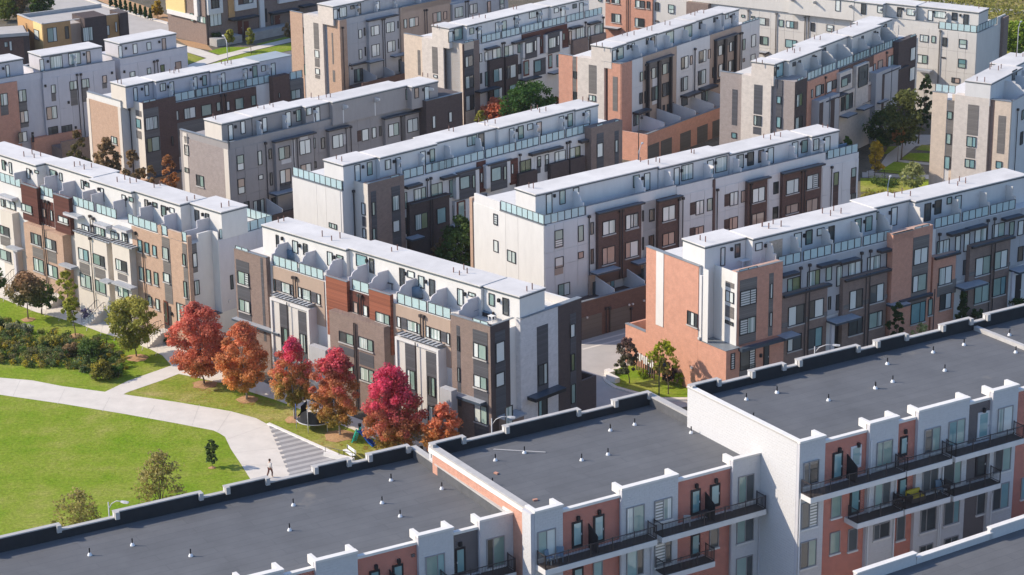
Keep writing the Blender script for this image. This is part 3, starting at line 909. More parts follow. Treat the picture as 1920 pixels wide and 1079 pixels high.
for p in ((838, 740), (1855, 455)): f.zone('porch_post', 'lgrey', b6, p, (p[0] + 18, p[1]), d=1.3, d0=1.05, z0=.1)
R5.parapet(tx[0] - .02, f.px(b6(1300, 215), .9)[0], .85, wall='red', d=.9)
f.rail(f.px(b6(1305, 255), .9)[0], f.px(b6(1385, 235), .9)[0], 12.2, d=.85)
for p, q in (((540, 415), (665, 385)), ((682, 380), (838, 342)), ((855, 340), (1005, 302)), ((1018, 298), (1172, 258)), ((1420, 205), (1560, 170)), ((1575, 165), (1720, 125)), ((1732, 120), (1870, 85))):
    f.rail(f.px(b6(*p))[0], f.px(b6(*q))[0], 12.18)
R5.dividers(us_of(f, b6, [(528, 390), (668, 378), (845, 340), (1010, 302), (1178, 250)]) + us_of(f, b6, [(1565, 165), (1725, 122), (1872, 82)]), m='ugrey')
R5.dividers([f.px(b6(1290, 200))[0] + 1.6], m='ugrey', full=1.6, hi=2.4)
R5.pwins(b1, [(785, 270, 832, 465, 'wd', 1), (1610, 110, 1690, 300, 'wd', 1)], name='terrace_door')
R5.pwins(b1, [(945, 230, 1003, 370, 'd', 1), (1175, 220, 1250, 290, 'w', 1), (1740, 80, 1812, 220, 'g', 1)])
R5.pwins(b2, [(65, 675, 130, 820, 'g', 1), (190, 655, 268, 720, 'w', 1), (735, 520, 805, 670, 'g', 1), (840, 470, 882, 545, 'l', 1), (1515, 340, 1582, 480, 'd', 1), (1650, 305, 1700, 370, 'g', 1)])
R5.pwins(b2, [(320, 630, 380, 810, 'd', 1), (615, 550, 682, 735, 'g', 1), (1025, 420, 1085, 610, 'wd', 1), (1400, 375, 1462, 560, 'd', 1), (1745, 290, 1805, 460, 'wd', 1)], name='terrace_door')
R5.plamps(b1, [(905, 280), (1285, 240), (1722, 125)]); R5.plamps(b2, [(42, 728), (300, 683), (720, 570), (1005, 470), (1497, 392), (1735, 325)])
mb = MB()
u, z = f.px(b1(1340, 170), -2.4)
f.slab('boarded_panel', 'drywood', u - .85, u + .85, -R5.pt(u) + .001, -R5.pt(u) + .05, 12.5, 14.4)
# end wall
e.slab('wall', 'red', 3.02, 11.02, -.02, .06, .02, 12.98)
e.zone('wall_strip', 'white2', b1, (62, 290), (145, 320), d=.12, d0=.061, z0=5.4, z1=13)
e.zone('wall_strip', 'white2', b1, (592, 470), (650, 490), d=.12, d0=.061, z0=5.7, z1=13)
f.pipe(b1, (742, 620), 5.8, d=-2.6)
e.wins(b4, [(415, 130, 528, 330, 'dwd', 3)], d=.06, sill='stonec')
for p in ((553, 445), (470, 775)):
    u, z = e.px(b4(*p), .06); e.slab('vent_cap', 'lpatch', u - .12, u + .12, .062, .25, z - .12, z + .12)
e.slab('parapet', 'white', 2.9, 11.0, -.3, .0, 12.153, 13.0)
e.slab('parapet_cap', 'cap', 2.85, 11.05, -.36, .14, 13.002, 13.06)
f.slab('parapet', 'white', R5.se, bx, -3.1, -2.95, 12.153, 13.0)
e.wins(b1, [(845, 740, 935, 900, 'w', 2)], d=dd + .05)
e.wins(b4, [(840, 235, 930, 310, 'dw', 1)], d=dd + .05)
e.zone('tower_boards', 'mdgrey', b1, (840, 640), (935, 735), d=dd + .08, d0=dd + .041)
e.zone('tower_boards', 'mdgrey', b1, (838, 910), (932, 1075), d=dd + .08, d0=dd + .041)
# rear podium
mb = MB(); e.boxin(mb, 11.03, 14.3, -40, -.3, .02, 3.2); e.boxin(mb, 11.03, 14.3, -.29, .05, .02, 4.1); e.boxin(mb, 14.0, 14.3, -40, -.3, 3.2, 4.1); o = mb.obj('podium', M['red'], R5.root)
mb = MB(); e.boxin(mb, 11.03, 14.35, -.34, .1, 4.102, 4.16); mb.obj('parapet_cap', M['cap'], o)

# ---- white row with a brown brick corner tower, centre
c1, c2, c3, c4 = Z(560, 280), Z(740, 300), Z(860, 180), Z(760, 140)
R3 = Block('townhouse_row', 'white townhouse row with grey brown brick towers at both ends and dark brick bays', (756.9, 337.6, 12.1), (1106.9, 247.6, 12.1), (563.3, 334.2, 12.1), 10.3, 12.05, group=GRP, L=34.6, notch=(Z(560, 280)(775, 400), .75, 1.6))
f, e = R3.f, R3.e
R3.penthouse([((642.9, 309.2), (704.8, 294.2)), ((714.3, 296.2), (817, 269.4)), ((817, 268), (926.8, 238.4)), ((936, 240), (1076.9, 205)), ((1078.5, 205), (1122.8, 195.3))], end=R3.se + .2)
R3.vents(c1, [(424, 110), (485, 135)])
R3.vents(c4, [(490, 630), (540, 640), (895, 570), (925, 540), (1010, 555), (825, 540), (1415, 410), (1485, 395), (1510, 430), (1580, 415)])
R3.vents(c3, [(1395, 60), (1455, 65)])
bl, br_ = us_of(f, c1, [(775, 400), (1180, 290)], .75)
f.slab('tower', 'brownb', bl, br_, -.02, .8, .02, 12.95)
f.slab('parapet_cap', 'cap', bl - .03, br_ + .03, .5, .85, 12.952, 13.0)
dd = R3.dd
e.slab('tower_return', 'cream', -.78, 1.58, dd - .02, dd + .04, .02, 12.9)
f.zone('tower_strip', 'dkgrey', c1, (812, 480), (870, 475), d=.83, d0=.801, z0=.1)
f.zone('tower_strip', 'dkgrey', c1, (1042, 430), (1138, 405), d=.83, d0=.801, z0=.1)
f.wins(c1, [(820, 600, 860, 740, 'g', 1), (1048, 530, 1130, 680, 'c', 1), (1055, 810, 1135, 920, 'w', 1), (825, 895, 865, 1010, 'g', 1)], d=.835)
f.rail(*us_of(f, c1, [(1040, 420), (1135, 395)], .8), 12.1, d=.76, pw=.9)
e.wins(c1, [(708, 598, 752, 745, 'w', 1), (720, 885, 760, 1005, 'w', 1)], d=dd + .05)
e.zone('tower_boards', 'dkgrey', c1, (712, 755), (758, 875), d=dd + .08, d0=dd + .041)
f.panels('white', [br_ + .05] + us_of(f, c1, [(1450, 500), (1760, 400)]) + us_of(f, c2, [(690, 300)]), [6, 9.1, 12.0])
f.panels('white', us_of(f, c3, [(665, 700), (850, 700), (1020, 640), (1220, 600), (1420, 540), (1500, 520)]), [6, 9.1, 12.0])
f.wins(c1, [(1185, 488, 1220, 665, 'g', 1), (1292, 455, 1430, 580, 'cg'), (1482, 400, 1615, 525, 'gg'), (1690, 350, 1738, 535, 'g', 1), (1198, 770, 1225, 950, 'd', 1)], d=.06)
f.zone('bay', 'umber', c1, (1245, 615), (1692, 500), d=.6, z0=.05)
f.canopy(c1, (1243, 608), (1696, 496), d=.35, proj=.4, th=.14)
f.wins(c1, [(1305, 740, 1450, 880, 'cl'), (1550, 672, 1655, 820, 't', 1)], d=.61)
f.wins(c2, [(650, 330 + 180, 665, 680, 'd', 1)], d=.06)
for p, q in (((1183, 405), (1350, 375)), ((1585, 308), (1770, 268))): f.canopy(c1, p, q, d=.05, proj=.7, th=.32)
for p, q in (((782, 640), (955, 600)), ((962, 595), (1135, 560)), ((1340, 495), (1508, 460))): f.canopy(c3, p, q, d=.05, proj=.7, th=.32)
for p in ((1438, 350), (1478, 335)): f.pipe(c1, p, 8.6, d=.06)
for p in ((1475, 560), (1500, 555)): f.pipe(c1, p, .1, d=.62, hopper=False)
for p in ((683, 670), (1212, 535), (1243, 525)): f.pipe(c3, p, 8.0 if p[0] > 700 else .1, d=.06)
f.canopy(c1, (1190, 985), (1330, 960), d=.5, proj=1.3, m='canpale', under='canopy')
f.canopy(c2, (610, 735), (850, 668), d=.5, proj=1.3, m='canpale', under='canopy')
# framed projecting windows with dark red boards between
for fr, wn_ in ((((690, 165), (950, 95), 450), (725, 160, 915, 400)), (((1030, 70), (1300, 5), 330), (1078, 60, 1268, 310))):
    z0 = f.px(c2(fr[0][0], fr[2]), .7)[1]
    f.zone('bay', 'white', c2, fr[0], fr[1], d=.7, z0=z0)
    f.canopy(c2, (fr[0][0] - 5, fr[0][1] - 22), (fr[1][0] + 4, fr[1][1] - 20), d=.4, proj=.35, th=.18)
    f.zone('window_surround', 'dkgrey', c2, wn_[:2], wn_[2:], d=.74, d0=.701)
    x0, y0, x1, y1 = wn_
    f.wins(c2, [(x0 + 6, y0 + 40, x0 + (x1 - x0) * .62, y1 - 90, 'tc', 1), (x0 + (x1 - x0) * .76, y0 + 15, x1 - 12, y1 - 90, 'g', 1)], d=.745)
for tl, br in (((955, 90), (1025, 355)), ((1302, 0), (1390, 262))):
    f.zone('board_panel', 'dwood', c2, tl, br, d=.2)
f.wins(c2, [(960, 150, 988, 250, 'w', 1), (1308, 50, 1335, 155, 'w', 1)], d=.21)
f.zone('board_panel', 'dwood', c2, (925, 30), (1025, 90), d=.12)
f.zone('lower_frame', 'white', c2, (680, 475), (1055, 375), d=.5, z0=.1)
f.door(c2, (695, 475, 795, 660), d=.51, m='door', st='g')
f.zone('window_surround', 'dkgrey', c2, (855, 430), (1045, 640), d=.54, d0=.501)
f.wins(c2, [(862, 452, 970, 600, 'c', 1), (985, 415, 1035, 560, 'd', 1)], d=.545)
f.wins(c2, [(1405, 20, 1530, 130, 'lg'), (1605, 0, 1640, 80, 'g', 1), (1690, 0, 1725, 60, 'g', 1)], d=.06)
f.wins(c3, [(682, 738, 812, 850, 'gl'), (880, 685, 922, 790, 'c', 1), (968, 665, 1010, 770, 'c', 1), (1077, 635, 1198, 745, 'cw'), (1245, 590, 1365, 700, 'cl'), (1432, 545, 1472, 650, 'b', 1)], d=.06)
for r in ((880, 795, 922, 865), (968, 775, 1010, 848), (1432, 652, 1472, 800)): f.zone('spandrel', 'dkgrey', c3, r[:2], r[2:], d=.1, d0=.052)
for tl, br in (((680, 885), (885, 835)), ((1035, 775), (1240, 735)), ((1258, 720), (1425, 680))):
    f.zone('bay', 'umber', c3, tl, br, d=.6, z0=.05)
# far tower
t0, t1 = us_of(f, c3, [(1490, 360), (1840, 285)], 1.1)
f.slab('tower', 'brownb', t0, t1, -.02, 1.1, .02, 12.95)
f.zone('tower_strip', 'dkgrey', c3, (1553, 430), (1630, 405), d=1.13, d0=1.101, z0=5)
f.zone('tower_strip', 'dkgrey', c3, (1755, 400), (1800, 385), d=1.13, d0=1.101, z0=5)
f.wins(c3, [(1553, 540, 1620, 680, 'w', 1), (1755, 500, 1788, 630, 'c', 1)], d=1.135)
f.rail(*us_of(f, c3, [(1553, 420), (1620, 405)], 1.05), 12.1, d=1.05)
f.rail(*us_of(f, c3, [(1755, 380), (1800, 370)], 1.05), 12.1, d=1.05)
for p, q, zf in (((1185, 345), (1410, 285), c1), ((1435, 280), (1740, 205), c1)): f.rail(*us_of(f, zf, [p, q]), 12.1)
for p, q in (((310, 720), (640, 640)), ((650, 605), (905, 545)), ((925, 540), (1195, 470)), ((1215, 465), (1475, 400))): f.rail(*us_of(f, c3, [p, q]), 12.1)
f.rail(*us_of(f, c3, [(-300, 870), (290, 730)]), 12.1)
R3.dividers(us_of(f, c1, [(1165, 305), (1420, 290), (1745, 205)]) + us_of(f, c3, [(290, 720), (645, 620), (915, 540), (1200, 460), (1470, 390)]))
R3.pwins(c1, [(625, 180, 695, 355, 'wg', 1), (1085, 100, 1145, 260, 'wg', 1), (1365, 30, 1425, 190, 'w', 1)], name='terrace_door')
R3.pwins(c1, [(765, 150, 828, 285, 'g', 1), (968, 125, 1035, 220, 'c', 1), (1470, 5, 1530, 135, 'g', 1)])
R3.pwins(c3, [(90, 460, 205, 545, 'cg', 2), (665, 345, 728, 475, 'g', 1), (770, 320, 832, 375, 'w', 1), (1222, 205, 1280, 335, 'g', 1), (1310, 190, 1360, 235, 'w', 1)])
R3.pwins(c3, [(220, 430, 288, 610, 'd', 1), (565, 370, 622, 525, 'wg', 1), (872, 300, 930, 450, 'b', 1), (1125, 235, 1180, 380, 'wd', 1), (1422, 170, 1475, 315, 'w', 1)], name='terrace_door')
R3.plamps(c1, [(718, 195), (1065, 135), (1453, 40)]); R3.plamps(c3, [(650, 385), (862, 340), (1205, 245), (1397, 205)])
e.panels('white2', [1.9, 4.4, 6.0, 10.2], [.1, 12.0], d0=-.02, d1=.04)
e.wins(c1, [(342, 820, 432, 905, 'gc', 3)], d=.045)
e.rail(1.7, 10.2, 12.08)
f.rail(R3.se + .1, R3.se + 1.1, 12.08, d=-1.65)
f.pipe(c1, (608, 480), .1, d=-1.6)
e.slab('parapet_cap', 'cap', 1.6, 10.3, -.3, .07, 12.0, 12.056)

# ---- grey panelled row with primer patches
d1, d2 = Z(330, 180), Z(440, 200)
R2 = Block('townhouse_row', 'mid grey panelled townhouse row with white primer patches and a dark brick far end', (*d1(560, 530), 12.9), (*d1(1590, 290), 12.9), (360, 248.4, 12.9), 9.4, 12.05, wall='grey', group=GRP, L=29.2)
f, e = R2.f, R2.e
R2.penthouse([((408.4, 233), (471.8, 219.2)), ((471.8, 218.4), (567, 199.2)), ((570.2, 200.9), (617, 190.8)), ((618, 190.3), (768, 162)), ((768.3, 163), (822, 151.7))], wall='grey', end=R2.se + .1, endm='cream')
R2.vents(d1, [(418, 245), (445, 265), (920, 140), (990, 150), (1055, 105), (1092, 130), (1605, 40), (1690, 20), (1520, 20), (1735, 20)])
R2.vents(c4, [(195, 20), (253, 30)])
f.panels('grey', [R2.se] + us_of(f, d1, [(668, 600), (760, 600), (910, 600), (1030, 600)]), [3.2, 6.2, 9.1, 12.0], gap=.03)
f.panels('grey', us_of(f, d2, [(885, 350), (935, 350), (1010, 350)]), [3.2, 9, 12.0], gap=.03)
f.panels('grey', us_of(f, d2, [(1260, 200), (1380, 200), (1520, 200), (1640, 200)]), [3.2, 9, 12.0], gap=.03)
for tl, br in (((455, 390), (880, 290)), ((1060, 265), (1265, 215)), ((1690, 130), (1918, 75))):
    f.zone('bay', 'grey', d2, tl, br, d=.55, z0=3.2)
    f.canopy(d2, (tl[0] - 40, tl[1] - 6), (br[0] + 4, br[1] - 10), d=.3, proj=.65, th=.2)
f.zone('bay', 'grey', c4, (-60, 455), (165, 405), d=.55, z0=3.2)
f.canopy(c4, (-70, 445), (165, 392), d=.3, proj=.65, th=.2)
for r in ((640, 360, 685, 670), (735, 330, 825, 410), (525, 585, 640, 625), (1220, 315, 1262, 420)):
    f.zone('primer_patch', 'lpatch', d2, r[:2], r[2:], d=.562, d0=.551)
f.wins(d1, [(680, 675, 765, 828, 'wg', -1), (915, 625, 968, 770, 'c', 1), (925, 893, 978, 935, 'w', 1), (690, 940, 775, 1090, 'wb', -1), (1040, 600, 1075, 705, 'd', 1), (1055, 865, 1085, 1003, 'd', 1)], d=.06)
f.wins(d2, [(492, 465, 622, 575, 'gd'), (725, 390, 855, 520, 'w'), (505, 720, 632, 865, 'wb'), (1095, 330, 1220, 450, 'w'), (740, 660, 862, 770, 'bw'), (1725, 205, 1845, 318, 'wg')], d=.56)
f.wins(d2, [(885, 355, 908, 468, 'w', 1), (968, 355, 1015, 468, 'd', 1), (1425, 262, 1505, 375, 'w', 1), (1540, 240, 1590, 348, 'w', 1), (1622, 222, 1648, 330, 'd', 1), (890, 620, 918, 690, 'd', 1)], d=.06)
f.zone('spandrel', 'brownbd', d2, (1378, 275), (1424, 388), d=.09, d0=.04)
f.zone('spandrel', 'dkgrey', d2, (510, 868), (632, 915), d=.6, d0=.551)
f.wins(c4, [(20, 510, 140, 630, 'w')], d=.56)
for p, d in (((342, 420), .06), ((650, 365), .56), ((695, 355), .56), ((1245, 245), .56), ((1298, 235), .06), ((1865, 115), .56)): f.pipe(d2, p, 3.2, d=d)
f.canopy(d2, (388, 965), (620, 915), d=.3, proj=1.4, m='canpale', under='canopy')
f.wins(d2, [(420, 1030, 550, 1079, 'dd', 3)], d=.06)
e1_ = Z(240, 330)
f.wins(e1_, [(1300, 295, 1365, 380, 'd', 1), (1405, 285, 1535, 420, 'cd', 3)], d=.06)
f.wins(e1_, [(1610, 250, 1750, 330, 'dd', 3)], d=.06)
for x in (1590, 1895):
    u, z = f.px(e1_(x, 300), .6)
    mb = MB(); mb.prism([(-.06, 3.2), (-3.0, 3.2), (-3.0, 4.4), (-.06, 5.1)], 0, u - .05, u + .05); mb.obj('privacy_screen', M['white'], R2.root)
mb = MB(); f.boxin(mb, R2.se + .1, 29, .02, 3.2, 0, 3.15); f.boxin(mb, R2.se + .1, 29, 3.0, 3.2, 3.151, 4.0); mb.obj('podium', M['umber'], R2.root)
R2.parapet(R2.se + .02, f.px(d2(935, 185))[0], .8, wall='grey'); R2.parapet(f.px(d2(935, 185))[0] + .02, 29.1, .8, wall='grey')
R2.dividers(us_of(f, d1, [(975, 430), (1265, 355), (1565, 290), (1862, 230)]) + us_of(f, d2, [(1560, 50)]) + us_of(f, c4, [(190, 270)]))
R2.pwins(d1, [(582, 330, 645, 490, 'wd', 1), (965, 250, 1025, 400, 'w', 1), (1230, 185, 1295, 340, 'wg', 1), (1560, 130, 1620, 290, 'w', 1)], name='terrace_door')
R2.pwins(c4, [(210, 140, 268, 295, 'wd', 1)], name='terrace_door')
R2.pwins(d1, [(722, 290, 780, 420, 'w', 1), (855, 265, 915, 370, 'w', 1), (1345, 160, 1405, 280, 'g', 1), (1460, 140, 1525, 210, 'c', 1), (1745, 95, 1860, 190, 'g', 2)])
R2.pwins(c4, [(100, 155, 150, 260, 'b', 1), (0, 165, 28, 280, 'g', 1)])
R2.plamps(d1, [(665, 345), (940, 285), (1327, 185), (1550, 150)]); R2.plamps(c4, [(197, 168)])
e.slab('wall', 'taupe', .9, 7.9, -.02, .06, .02, 12.0)
e.slab('wall_strip', 'cream', .02, .86, -.02, .07, .02, 12.0)
e.slab('wall_strip', 'cream', 7.9, 8.7, -.02, .09, .02, 12.6)
e.zone('rear_tower', 'cream', d1, (62, 330), (150, 410), d=.05, z0=.1, z1=12.0)
e.wins(d1, [(95, 545, 148, 675, 'w', 1), (100, 800, 150, 870, 'g', 1)], d=.06)
e.zone('spandrel', 'dkgrey', d1, (88, 450), (142, 540), d=.09, d0=.051)
e.wins(d1, [(228, 880, 318, 1030, 'gd', 2)], d=.065, sill='stonec')
e.slab('parapet', 'grey', .0, 9.3, -.24, .02, 12.053, 12.85); e.slab('parapet_cap', 'cap', -.05, 9.35, -.3, .12, 12.852, 12.9)
# dark brick far end
g0, g1 = us_of(f, c4, [(232, 310), (640, 225)], 1.9)
f.slab('tower', 'umber', g0, g1, -5.5, 1.9, .02, 12.9)
f.slab('parapet_cap', 'cap', g0 - .04, g1 + .04, 1.6, 1.95, 12.902, 12.95)
f.wins(c4, [(300, 470, 340, 600, 'w', 1), (485, 425, 525, 530, 'w', 1)], d=1.91)

# ---- tan brick row with a dark red brick terrace storey
h1, h2, h3 = Z(160, 120), Z(300, 0), Z(0, 120)
R1 = Block('townhouse_row', 'townhouse row with a tan brick end wall and a dark red brick upper storey', (328.5, 191.7, 12.1), (505.2, 155.2, 12.1), (166, 172, 12.9), 10.3, 12.05, group=GRP, L=19.8, notch=(Z(160, 120)(645, 440), .3, 2.7), wall='white2')
f, e = R1.f, R1.e
dd = R1.dd
R1.penthouse([((228.7, 162.5), (286, 151.4)), ((294.3, 152.5), (391.9, 133.3)), ((394, 134.5), (485, 116))], wall='lgrey', end=R1.se + .2, endm='cream')
R1.penthouse_end = None
f.slab('penthouse_wall', 'lgrey', R1.pent[-1][1], R1.pent[-1][1] + 5.2, -R1.pent[-1][2], -R1.pent[-1][2] - 3.3, 12.055, 14.9)
f.slab('roof', 'greymem', R1.pent[-1][1] + .05, R1.pent[-1][1] + 5.3, -R1.pent[-1][2] + .08, -R1.pent[-1][2] - 3.4, 14.902, 15.0)
R1.pent.append((R1.pent[-1][1], R1.pent[-1][1] + 5.2, R1.pent[-1][2]))
R1.vents(h1, [(365, 215), (405, 225), (950, 100), (997, 110), (1010, 85), (1052, 100)])
R1.vents(h2, [(690, 715), (732, 735), (760, 710), (800, 720)])
f.slab('tower', 'dkbrown', R1.nu, -.1, -.02, .3, 3.2, 12.9)
f.slab('tower_base', 'tanb', R1.nu, -.1, -.02, .5, .02, 3.1)
f.zone('tower_panel', 'mdgrey', h1, (655, 515), (820, 490), d=.33, d0=.301, z0=3.3)
f.wins(h1, [(670, 610, 815, 725, 'c', 2), (690, 840, 838, 970, 'lg', 2), (965, 815, 990, 920, 'd', 1)], d=.335)
f.rail(R1.nu + .1, f.px(h1(800, 480), .3)[0], 12.1, d=.25)
f.slab('canopy', 'canopy', R1.nu - .1, .3, .3, .8, 3.2, 3.4)
e.slab('tower_return', 'cream', -.28, 2.68, dd - .02, dd + .04, 3.2, 12.85)
e.wins(h1, [(570, 610, 628, 730, 't', 1)], d=dd + .05)
for tl, br in (((562, 515), (630, 600)), ((570, 745), (632, 850))): e.zone('tower_boards', 'mdgrey', h1, tl, br, d=dd + .08, d0=dd + .041)
f.zone('board_panel', 'dkbrown', h1, (1005, 430), (1918, 240), d=.2, z0=9.4, z1=12.0, d0=-.01)
f.zone('board_panel', 'mdgrey', h1, (1000, 530), (1918, 330), d=.14, z0=5.0, z1=9.39, d0=-.01)
f.wins(h1, [(1015, 530, 1050, 630, 'c', 1), (1105, 505, 1240, 600, 'cw', 2), (1300, 470, 1420, 570, 'g', 1), (1470, 435, 1520, 525, 'g', 1), (1583, 425, 1625, 520, 'w', 1), (1680, 395, 1780, 500, 'g', 1), (1860, 360, 1918, 460, 'g', 1)], d=.205)
for p in ((1525, 360), (1570, 358)): f.pipe(h1, p, 8, d=.2)
f.zone('tower', 'dkbrown', h2, (1270, 880), (1455, 845), d=.9, z0=.1, z1=12.95)
f.zone('tower', 'mdgrey', h2, (1462, 920), (1612, 890), d=.9, z0=.1, z1=12.0)
f.wins(h2, [(1470, 1020, 1580, 1100, 'gc', 2), (1330, 1045, 1350, 1100, 'w', 1)], d=.91)
f.rail(*us_of(f, h2, [(1465, 905), (1600, 880)], .85), 12.1, d=.85)
for p, q in (((1010, 425), (1235, 375)), ((1255, 370), (1515, 310)), ((1545, 310), (1800, 255))): f.rail(*us_of(f, h1, [p, q]), 12.1)
for p, q in (((405, 1070), (670, 1010)), ((700, 1010), (955, 950)), ((975, 950), (1240, 890))): f.rail(*us_of(f, h2, [p, q]), 12.1)
R1.dividers(us_of(f, h1, [(990, 380), (1235, 370), (1525, 320), (1805, 250)]) + us_of(f, h2, [(965, 950), (1240, 890)]), m='white')
R1.pwins(h1, [(535, 270, 590, 415, 'wd', 1), (945, 205, 1000, 345, 'w', 1), (1210, 150, 1262, 300, 'w', 1), (1525, 105, 1575, 245, 'w', 1)], name='terrace_door')
R1.pwins(h1, [(662, 240, 715, 355, 'w', 1), (835, 225, 905, 300, 'c', 1), (1310, 135, 1365, 240, 't', 1), (1405, 120, 1475, 190, 'w', 1)])
R1.pwins(h2, [(935, 775, 985, 900, 'w', 1), (1245, 715, 1300, 860, 'wd', 1)], name='terrace_door')
R1.pwins(h2, [(1035, 745, 1095, 865, 'g', 1), (1135, 740, 1185, 800, 'w', 1)])
R1.plamps(h1, [(632, 280), (927, 255), (1293, 165), (1503, 135)]); R1.plamps(h2, [(1015, 782), (1218, 745)])
e.slab('wall', 'tanb', 3.3, 9.7, -.02, .06, .02, 12.0)
e.slab('wall_strip', 'cream', 9.72, 10.3, -.02, .1, .02, 12.0)
e.slab('wall_strip', 'cream', 2.68, 3.28, -.02, .1, .02, 12.0)
e.slab('parapet', 'white2', 2.7, 10.25, -.25, .03, 12.053, 12.85); e.slab('parapet_cap', 'cap', 2.65, 10.3, -.3, .12, 12.852, 12.9)
f.slab('parapet', 'white2', R1.se, R1.nu, -2.95, -2.72, 12.053, 12.85)
f.pipe(h1, (492, 520), 2, d=-2.7)
e.wins(h1, [(292, 808, 360, 905, 'gw', 2)], d=.065, sill='stonec')
f.slab('wall', 'tanb', R1.se, R1.nu + .02, -2.72, .5, .02, 3.1)

# ---- far upper rows: each has the same kind of end wall, a brick strip, a tall pale stone wall and a brick corner tower
def end_wall(b, zf, strip, stone, bays, stripm, stonem, towerm, z0=.05):
    """strip, stone: left-top and right-top points on the end wall"""
    e = b.e
    t = [e.px(zf(*p))[0] for p in strip + stone]
    e.slab('wall', stripm, t[1], b.D, -.02, .06, z0, 12.9)
    e.slab('stone_wall', stonem, t[3], t[2], -.02, .5, z0, 13.0)
    e.slab('stone_wall', stonem, t[3], t[2], -.6, -.021, 12.06, 13.0)
    e.slab('parapet_cap', 'cap', t[1], b.D + .03, -.25, .1, 12.902, 12.95)
    return t


k1 = Z(540, 0)
T1 = Block('townhouse_row', 'blue grey townhouse row with a brown brick end wall and a tan middle unit', (646.8, 35.9, 12.9), (746.9, 15, 12.9), (551, 22, 12.9), 10.6, 12.05, group=GRP, L=34, wall='mgrey')
f, e = T1.f, T1.e
T1.penthouse([((609.2, 15.8), (680, 0)), ((681, .5), (760, -17)), ((761, -17), (860, -38))], wall='mgrey', end=T1.se - .46, endm='creamst')
end_wall(T1, k1, [(65, 130), (160, 145)], [(200, 140), (415, 200)], None, 'tanb', 'creamst', 'tanb')
for r, c in (((283, 255, 350, 560), 'mdgrey'), ((300, 655, 355, 760), 'mdgrey'), ((305, 842, 358, 890), 'mdgrey')): e.zone('boards', c, k1, r[:2], r[2:], d=.53, d0=.501)
e.wins(k1, [(300, 560, 352, 655, 'w', 2), (308, 765, 358, 842, 'w', 2)], d=.505)
e.zone('slot_boards', 'mdgrey', k1, (165, 150), (205, 850), d=.08, d0=.061)
e.wins(k1, [(170, 310, 200, 385, 'd', 1), (178, 520, 205, 620, 'g', 1), (182, 720, 215, 850, 'g', 1)], d=.085)
tt = e.px(k1(440, 230))[0]
f.slab('tower', 'tanb', T1.se - .1, f.px(k1(642, 215))[0], -tt + .0, .3, .05, 12.9)
for r in ((487, 370, 515, 725), (500, 790, 530, 925)): e.zone('boards', 'mdgrey', k1, r[:2], r[2:], d=.13, d0=.101)
f.panels('mgrey', us_of(f, k1, [(645, 300), (780, 300), (860, 300)]), [3.5, 9, 12.0])
for tl, br in (((905, 235), (1225, 170)), ):
    f.zone('bay', 'mgrey', k1, tl, br, d=.55, z0=3.2)
    f.canopy(k1, (875, 228), (1215, 160), d=.3, proj=.6, th=.2)
f.wins(k1, [(790, 338, 830, 428, 'w', 1), (795, 560, 832, 662, 'w', 1), (850, 315, 868, 402, 'd', 1), (860, 530, 875, 630, 'd', 1), (1225, 240, 1240, 320, 'd', 1), (1228, 440, 1245, 550, 'd', 1)], d=.06)
f.wins(k1, [(930, 300, 1025, 390, 'cw'), (1100, 260, 1195, 355, 'c'), (938, 510, 1030, 625, 'w'), (1115, 470, 1205, 575, 'wc')], d=.56)
f.zone('unit_wall', 'tan', k1, (1262, 85), (1820, -20), d=.25, z0=3.3, z1=12.9)
f.wins(k1, [(1298, 220, 1335, 315, 'c', 1), (1360, 210, 1465, 290, 'cb', 2), (1625, 150, 1720, 240, 'bc', 2), (1745, 135, 1785, 215, 'b', 1)], d=.255)
k2 = Z(760, 0)
f.zone('bay', 'mgrey', k2, (530, 10), (880, -60), d=.55, z0=3.2, z1=11.8)
f.wins(k2, [(555, 90, 648, 185, 'c'), (720, 55, 808, 145, 'c')], d=.56)
f.wins(k2, [(920, 20, 960, 135, 'b', 1), (1060, -20, 1110, 95, 'zg', -1)], d=.06)
for p in ((610, 320),): f.pipe(k1, p, 1, d=.31)
for p in ((1055, 225), (1078, 220)): f.pipe(k1, p, 3.3, d=.56)
for p in ((1530, 125), (1555, 120)): f.pipe(k1, p, 3.3, d=.26)
for p in ((672, 25), (700, 20)): f.pipe(k2, p, 3.3, d=.56)
f.canopy(k1, (865, 690), (1020, 655), d=.4, proj=1.2, m='canpale', under='canopy')
f.canopy(k1, (1140, 625), (1300, 585), d=.4, proj=1.2, m='canpale', under='canopy')
f.canopy(k1, (690, 730), (870, 690), d=.1, proj=.5)
mb = MB(); f.boxin(mb, 0, 30, .02, 3.3, 0, 3.0); f.boxin(mb, 0, 30, 3.1, 3.3, 3.001, 3.9); mb.obj('podium', M['dkbrown'], T1.root)
f.wins(k1, [(740, 785, 840, 910, 'dg', 3), (1180, 685, 1275, 800, 'd', 2)], d=.06)
for x in (870, 1075, 1290):
    u, z = f.px(k1(x, 800), .6)
    mb = MB(); mb.prism([(-.06, 3.05), (-3.0, 3.05), (-3.0, 4.3), (-.06, 5.0)], 0, u - .05, u + .05); mb.obj('privacy_screen', M['mgrey'], T1.root)
T1.parapet(f.px(k1(645, 215))[0], f.px(k1(1240, 85))[0], .85, wall='mgrey')
T1.parapet(f.px(k1(1265, 80))[0], f.px(k1(1820, -20))[0], .85, wall='tan', d=.25)
T1.dividers(us_of(f, k1, [(795, 180), (1010, 120), (1230, 75), (1500, 20)]))
T1.pwins(k1, [(575, 90, 660, 185, 'c', 1), (700, 65, 745, 100, 'd', 1)]); T1.pwins(k1, [(505, 110, 555, 215, 'wd', 1), (780, 45, 820, 160, 'd', 1), (985, 20, 1030, 110, 'w', 1)], name='terrace_door')
T1.plamps(k1, [(568, 115), (765, 70)])

